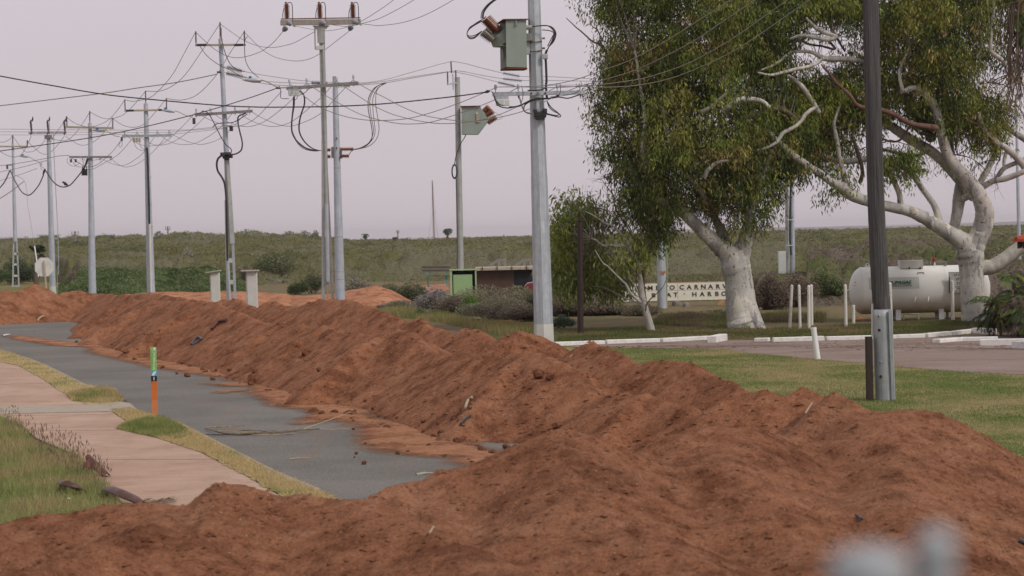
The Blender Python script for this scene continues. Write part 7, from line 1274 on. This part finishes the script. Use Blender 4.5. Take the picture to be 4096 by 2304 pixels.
for x0 in(1962,2064):
    r2=thing('timber_handrail',P(x0,1062,d+1.6),'grey timber handrail sloping then level above the hut roof, %s one'%('left' if x0<2000 else 'right'),'handrail'); zb=P(x0,1062,d+1.6).z
    pts=[P(x0,1062,d+1.6),P(x0+30,1040,d+1.6),P(x0+64,1038,d+1.6)]; mb=MB(); mb.beam(pts[0],pts[1],.12,.10); mb.beam(pts[1],pts[2],.12,.10); mb.build('rail',M['timber_grey'],r2)
    for x in(x0+34,x0+58): q=P(x,1041,d+1.6); mb=MB(); mb.box((q.x,d+1.6,q.z/2),(.11,.11,q.z)); mb.build('rail_post',M['timber_grey'],r2)
a=P(2132,1068,d-.6); root=thing('marker_stake',(a.x,d-.6,0),'thin white and rust stake at the right end of the hut','stake'); mb=MB(); mb.box((a.x,d-.6,a.z/2),(.05,.04,a.z)); mb.build('stake',M['cream_edge'],root)
# meter boxes
for (px0,px1,yt,d,l,tilt) in((841,877,1090,95,'short white meter pillar with a tilted cap left of the lattice footed pole',.12),(985,1027,1087,80,'tall white meter pillar with a wide flat cap right of the lattice footed pole',0)):
    a=P(px0,yt,d);c=P(px1,yt,d); root=thing('meter_pillar',((a.x+c.x)/2,d,0),l,'meter box'); wq=c.x-a.x; mb=MB(); mb.box(((a.x+c.x)/2,d,a.z/2),(wq,wq,a.z),None,.008); mb.build('cabinet',M['box_white'],root); mb=MB(); mb.box(((a.x+c.x)/2-.05,d,a.z+.035),(wq*1.6,wq*1.6,.05),Matrix.Rotation(-tilt,3,'Y'),.008); mb.build('cap',M['cream_edge'],root); mb=MB(); mb.box((a.x+.03,d-wq/2-.004,a.z/2),(.012,.01,a.z*.94)); mb.build('door_edge',M['rust'],root)
# back of the octagonal sign
d=91; c=P(177,1068,d); root=thing('octagonal_sign',(P(184,1160,d).x,d,0),'back of an octagonal road sign on a thin post beside the peaked earth mound','road sign'); r=pw(37.5,d)/math.cos(math.pi/8); mb=MB(); mb.prism([c+Vector((math.cos(math.pi/8+k*math.pi/4)*r,0,math.sin(math.pi/8+k*math.pi/4)*r)) for k in range(8)],.012); mb.build('sign_plate',M['sign_back'],root)
mb=MB(); g=P(186,1157,d); k=(g-P(176,1042,d)); e=P(176,1042,d)+k*((P(176,1042,d).z)/(-k.z)); mb.beam(P(176,1042,d-.04),Vector((e.x,d-.04,0)),.05,.07); mb.build('sign_post',M['sign_post'],root)
# parked car behind the weeping crown
d=95; a=P(2100,1215,d);c=P(2492,1215,d); xc=(a.x+c.x)/2; root=thing('parked_car',(xc,d,0),'maroon parked car mostly hidden behind the weeping tree left of the welcome sign','car'); Lc=c.x-a.x
prof=[(-.5,.35),(-.5,.75),(-.47,.88),(-.28,.98),(-.12,1.38),(-.02,1.45),(.22,1.45),(.38,1.0),(.47,.92),(.5,.7),(.5,.35)]
mb=MB(); mb.prism([Vector((xc+x*Lc,d-.8,z)) for x,z in prof],1.6); mb.build('body',M['car_maroon'],root); mb=MB(); mb.prism([Vector((xc+x*Lc,d-.815,z)) for x,z in((-.25,1.0),(-.115,1.33),(-.02,1.39),(.2,1.39),(.34,1.02))],.012); mb.build('side_window',M['window_glass'],root)
for s in(-.33,.33): mb=MB(); mb.tube([(xc+s*Lc,d-.86,.32),(xc+s*Lc,d-.64,.32)],.32,20); w_=mb.build('wheel',M['tyre'],root); mb=MB(); mb.tube([(xc+s*Lc,d-.875,.32),(xc+s*Lc,d-.86,.32)],.19,14); h_=mb.build('rim',M['galvanised'],root); h_.parent=w_
# red roofed building at the right edge
d=60; a=P(4050,958,d); x0=a.x; root=thing('red_roofed_building',(x0+2.6,d+2,0),'corner of a building with a red tiled roof and maroon fascia at the right edge','building'); zf=P(4060,995,d).z; zt2=P(4060,957,d).z
mb=MB(); mb.add([(x0,d,zt2),(x0+9,d,zt2),(x0+9,d+7,zt2),(x0,d+7,zt2),(x0+2.8,d+3.5,zt2+1.35),(x0+9,d+3.5,zt2+1.35),(x0,d,zt2-.07),(x0+9,d,zt2-.07),(x0+9,d+7,zt2-.07),(x0,d+7,zt2-.07)],[(0,1,5,4),(4,5,2,3),(0,4,3),(1,2,5),(6,7,1,0),(8,9,3,2),(9,6,0,3),(6,9,8,7)]); mb.build('roof',M['roof_red'],root)
for k in range(20): 
    mb=MB(); t=k/20; xx=x0+.1+k*.45
    yy=min(3.5,3.5*(xx-x0)/2.8)
    mb.tube([(xx,d-.02,zt2+.03),(xx,d+yy*.98,zt2+.03+1.35*yy/3.5)],.03,5)
    mb.build('roof_tile_rib',M['roof_red'],root)
mb=MB(); mb.box((x0+4.7,d+.14,(zf+zt2-.07)/2),(8.9,.05,zt2-.07-zf)); mb.box((x0+.14,d+3.5,(zf+zt2-.07)/2),(.05,6.7,zt2-.07-zf)); mb.build('fascia',M['fascia_maroon'],root)
mb=MB(); mb.box((x0+5,d+3.6,zf/2),(8.4,5.6,zf)); mb.build('wall',M['wall_render'],root); mb=MB(); mb.box((x0+3,d+.79,1.4),(1.2,.03,1.0)); mb.build('window',M['window_glass'],root)
Rb=Matrix.Translation((x0,d,0))@Matrix.Rotation(math.atan2(-(x0+.6),d)-.02,4,'Z')@Matrix.Translation((-x0,-d,0))
for ch in root.children:
    ch.data.transform(Matrix.Translation(-root.location)@Rb@Matrix.Translation(root.location))
# fallen palm frond and litter on the road
root=thing('fallen_frond',G(1100,1730),'long dead palm frond with split stalk lying across the bitumen','palm frond'); mb=MB(); pts=[(820,1711),(860,1724),(900,1733),(960,1736),(1040,1731),(1120,1727),(1200,1720),(1280,1714)]; mb.tube([G(x,y,.03+.02*math.sin(i)) for i,(x,y) in enumerate(pts)],[.008,.013,.018,.019,.018,.015,.012,.007],6); mb.build('stalk',M['dead_frond'],root)
rr=random.Random(31)
for k in range(16):
    a=rr.uniform(.1,.9); i=int(a*6); x=pts[i][0]+rr.uniform(0,60); y=pts[i][1]+rr.uniform(-3,3); L=rr.uniform(60,190); mb=MB(); mb.tube([G(x,y,.03),G(x+L*.5,y-L*.02+rr.uniform(-3,3),.05),G(x+L,y-rr.uniform(-.02,.05)*L,.016)],[.008,.006,.003],4,False); mb.build('leaflet',M['dead_frond' if k%4 else 'stick_pale'],root)
mb=MB(); mb.tube([G(1215,1716,.03),G(1290,1690,.10),G(1370,1660,.2),G(1402,1648,.22)],[.01,.008,.006,.004],5,False); mb.tube([G(1240,1716,.03),G(1330,1718,.03),G(1402,1713,.03)],[.01,.007,.003],5,False); mb.build('side_stalk',M['stick_pale'],root)
mb=MB(); mb.tube([G(820,1736,.03),G(850,1740,.03),G(960,1736,.03),G(1100,1722,.03)],[.006,.008,.008,.004],5,False); mb.build('dark_strand',M['plastic_black'],root)
def stick(px,py,qx,qy,r,mat,l,z=.02,zz=None,name='stick'):
    a=G(px,py,z);c=G(qx,qy,z if zz is None else zz); mb=MB(); mb.tube([a,a.lerp(c,.5)+Vector((0,0,.01)),c],[r,r*.9,r*.4],5,False); o=mb.build(name,M[mat],None,origin=a); tag(o,l,'stick')
stick(1157,1836,1243,1831,.008,'stick_pale','short straw coloured stick lying on the open bitumen right of centre'); stick(958,1830,1065,1847,.006,'stick_pale','thin stick at the road edge beside the straw verge'); stick(10,1343,40,1337,.03,'litter_white','pale plank end on the road at the far left edge',.04); stick(1665,1899,1735,1893,.02,'pale_concrete','whitish slab fragment on the road behind the near earth crest',.01)
# things lying on the bank face: hit the mound surface under each pixel
def on_bank(pts,r,mat,name,cat,label,lift=.03,n=5):
    q=[]
    for px,py in pts: x,y,z=ground_hit(px,py); q.append(Vector((x,y,z+lift)))
    mb=MB(); mb.tube(cr([tuple(a) for a in q],3) if len(q)>2 else q,r,n,True); o=mb.build(name,M[mat],None,origin=q[0]); tag(o,label,cat)
on_bank([(848,1325),(865,1305),(882,1292),(905,1288)],.045,'palm_sheath','dead_branch','branch','dark broken branch jutting from the bank face above the black plastic',.05)
for k,pts in enumerate(([(766,1381),(780,1362),(795,1352),(808,1362)],[(770,1384),(790,1372),(808,1360)])): on_bank(pts,.03,'plastic_black','plastic_scrap','litter','crumpled black plastic lying low on the bank face, %s fold'%('upper' if k==0 else 'lower'),.02)
on_bank([(1862,1645),(1872,1618),(1888,1606)],.022,'stick_pale','timber_offcut','timber','pale timber offcut sticking out of the middle of the bank face',.05); on_bank([(1845,1710),(1862,1688),(1882,1672)],.02,'plastic_black','plastic_scrap','litter','small dark twist of twigs below the pale timber offcut')
on_bank([(150,1287),(160,1275),(175,1268)],.04,'stick_pale','timber_offcut','timber','pale bent offcut on the bank face at the far left'); on_bank([(3222,1680),(3238,1655),(3248,1640)],.008,'stick_pale','straw','straw','pale straw standing in the notch left of the near earth peak',.06); on_bank([(4076,2172),(4110,2190)],.02,'plastic_black','plastic_scrap','litter','black scrap at the lower right edge of the near mound',.02); on_bank([(3424,2074),(3436,2080),(3448,2090)],.012,'plastic_black','plastic_scrap','litter','small black curl on the near mound face above the blurred metal',.02); on_bank([(1718,2150),(1735,2125)],.008,'stick_pale','straw','straw','pale straw on the near mound face at lower centre',.03); on_bank([(2280,1445),(2290,1435)],.006,'stick_pale','straw','straw','thin straw on the crest of the middle heap',.06)
# palm sheaths on the footpath corner
def sheath(pts,w,mat,label,curl=.6,name='palm_sheath'):
    q=[P(x,y,d_) for x,y,d_ in pts]; V=[];n=8
    for i,p in enumerate(q):
        t=(q[min(i+1,len(q)-1)]-q[max(i-1,0)]).normalized(); s=t.cross(Vector((0,0,1))).normalized(); u=s.cross(t); ww=w*(.5+.5*math.sin(math.pi*(i+.6)/len(q)))
        for k in range(n+1): a=(k/n-.5)*math.pi*curl*2; V.append(p+s*math.sin(a)*ww/2+u*(math.cos(a)*ww/2*(1 if u.z>0 else -1)))
    fs=[(i*(n+1)+k,i*(n+1)+k+1,(i+1)*(n+1)+k+1,(i+1)*(n+1)+k) for i in range(len(q)-1) for k in range(n)]
    mb=MB(); mb.add(V,fs,True); o=mb.build(name,M[mat],None,origin=(q[0].x,q[0].y,0)); m_=o.modifiers.new('s','SOLIDIFY'); m_.thickness=.008; tag(o,label,'palm sheath')
def GD(px,py,z): g=G(px,py,z); return (px,py,g.y)
sheath([GD(345,1880,.10),GD(352,1862,.14),GD(366,1850,.17),GD(380,1868,.12),GD(405,1888,.07),GD(428,1906,.04)],.14,'palm_sheath','upright curled dark brown palm sheath at the edge of the footpath',.5)
sheath([GD(352,1826,.24),GD(358,1840,.20),GD(368,1858,.15),GD(372,1872,.1)],.10,'palm_sheath','small dark knob of palm sheath on top of the upright curled one',.9)
sheath([GD(243,1940,.07),GD(268,1948,.13),GD(300,1960,.09),GD(335,1972,.03)],.15,'palm_sheath_dull','left mauve brown palm sheath half sunk in the long grass',.42)
sheath([GD(420,1970,.05),GD(450,1972,.11),GD(490,1990,.10),GD(540,2010,.05),GD(570,2024,.03)],.17,'palm_sheath_dull','right mauve brown palm sheath reaching onto the footpath',.42)
root=thing('dry_frond_litter',G(650,2008),'tangle of dry split frond leaves on the footpath behind the near crest','palm frond'); mb=MB()
for k in range(30): x=rr.uniform(560,690);y=rr.uniform(1995,2018); L=rr.uniform(20,60); mb.tube([G(x,y,.04),G(x+L*.5,y-rr.uniform(0,12),.09),G(x+L,y+rr.uniform(-4,4),.04)],[.004,.005,.002],4,False)
mb.build('leaves',M['stick_pale'],root)
for px,py,l,r in((275,1995,'crumpled white paper in the grass below the left palm sheath',.03),(3256,2000,'',0)):
    if r: g=G(px,py,.05); o=bpy.data.objects.new('paper_scrap',CM[1].copy()); o.data.materials.clear(); o.data.materials.append(M['litter_white']); C.objects.link(o); o.location=g; o.scale=(r,r,r*.6); tag(o,l,'litter')
# fallen bark and leaves around the gum roots
V=[];cc=[]
for cx,cy,rx,ry,n in((2960,1330,330,18,900),(3600,1325,500,20,600),(2500,1388,400,5,250),(3500,1385,700,18,260)):
    for i in range(n):
        g=G(cx+random.gauss(0,.5)*rx,cy+random.gauss(0,.5)*ry,.012); a=random.uniform(0,3.14); L=random.uniform(.03,.09); w=random.uniform(.008,.018); c_,s_=math.cos(a),math.sin(a); z=random.uniform(.0,.015)
        V+=[(g.x-c_*L,g.y-s_*L,.012),(g.x-s_*w,g.y+c_*w,.016+z),(g.x+c_*L,g.y+s_*L,.014),(g.x+s_*w,g.y-c_*w,.016)]; k=random.choice([(.33,.19,.11),(.25,.13,.08),(.45,.36,.28),(.18,.10,.07)]); cc+=[k]*4
tag(fast('leaf_litter',V,np.arange(len(V)).reshape(-1,4),M['canopy'],np.array(cc)),'bark strips and brown leaves scattered under the gum trees','leaf litter',None,'stuff')
# blurred metal right in front of the camera
root=thing('fence_post',(P(3478,2255,1.0).x,1.0,0),'wide blurred grey metal post top at the bottom edge, left of another','fence post'); mb=MB(); t=P(3478,2262,1.0); mb.tube([(t.x,1.0,0),t],.018,14); mb.build('post',M['near_metal'],root); mb=MB(); mb.lathe(t,t+Vector((0,0,.008)),[(0,.019),(.6,.016),(1,.006)],14); mb.build('cap',M['near_metal'],root)
root=thing('fence_post',(P(3745,2170,1.0).x,1.0,0),'taller slim out of focus grey metal rod at the bottom right','fence post'); mb=MB(); t=P(3745,2175,1.0); mb.tube([(t.x,1.0,0),t],.0085,12); mb.build('post',M['near_metal'],root); mb=MB(); mb.lathe(t,t+Vector((0,0,.007)),[(0,.0095),(.6,.008),(1,.003)],12); mb.build('cap',M['near_metal'],root)

# ------------------------------------------------------------------ haze
m=bpy.data.materials.new('haze'); m.use_nodes=True; nt=m.node_tree; nt.nodes.remove(nt.nodes['Principled BSDF']); v=N(nt,'ShaderNodeVolumePrincipled'); v.inputs['Color'].default_value=(.93,.87,.93,1); v.inputs['Density'].default_value=.00014; v.inputs['Anisotropy'].default_value=.2
nt.links.new(v.outputs[0],nt.nodes['Material Output'].inputs['Volume']); M['haze']=m
mb=MB(); mb.box((0,3280,11),(5400,6640,26)); o=mb.build('haze',m); o['kind']='stuff'
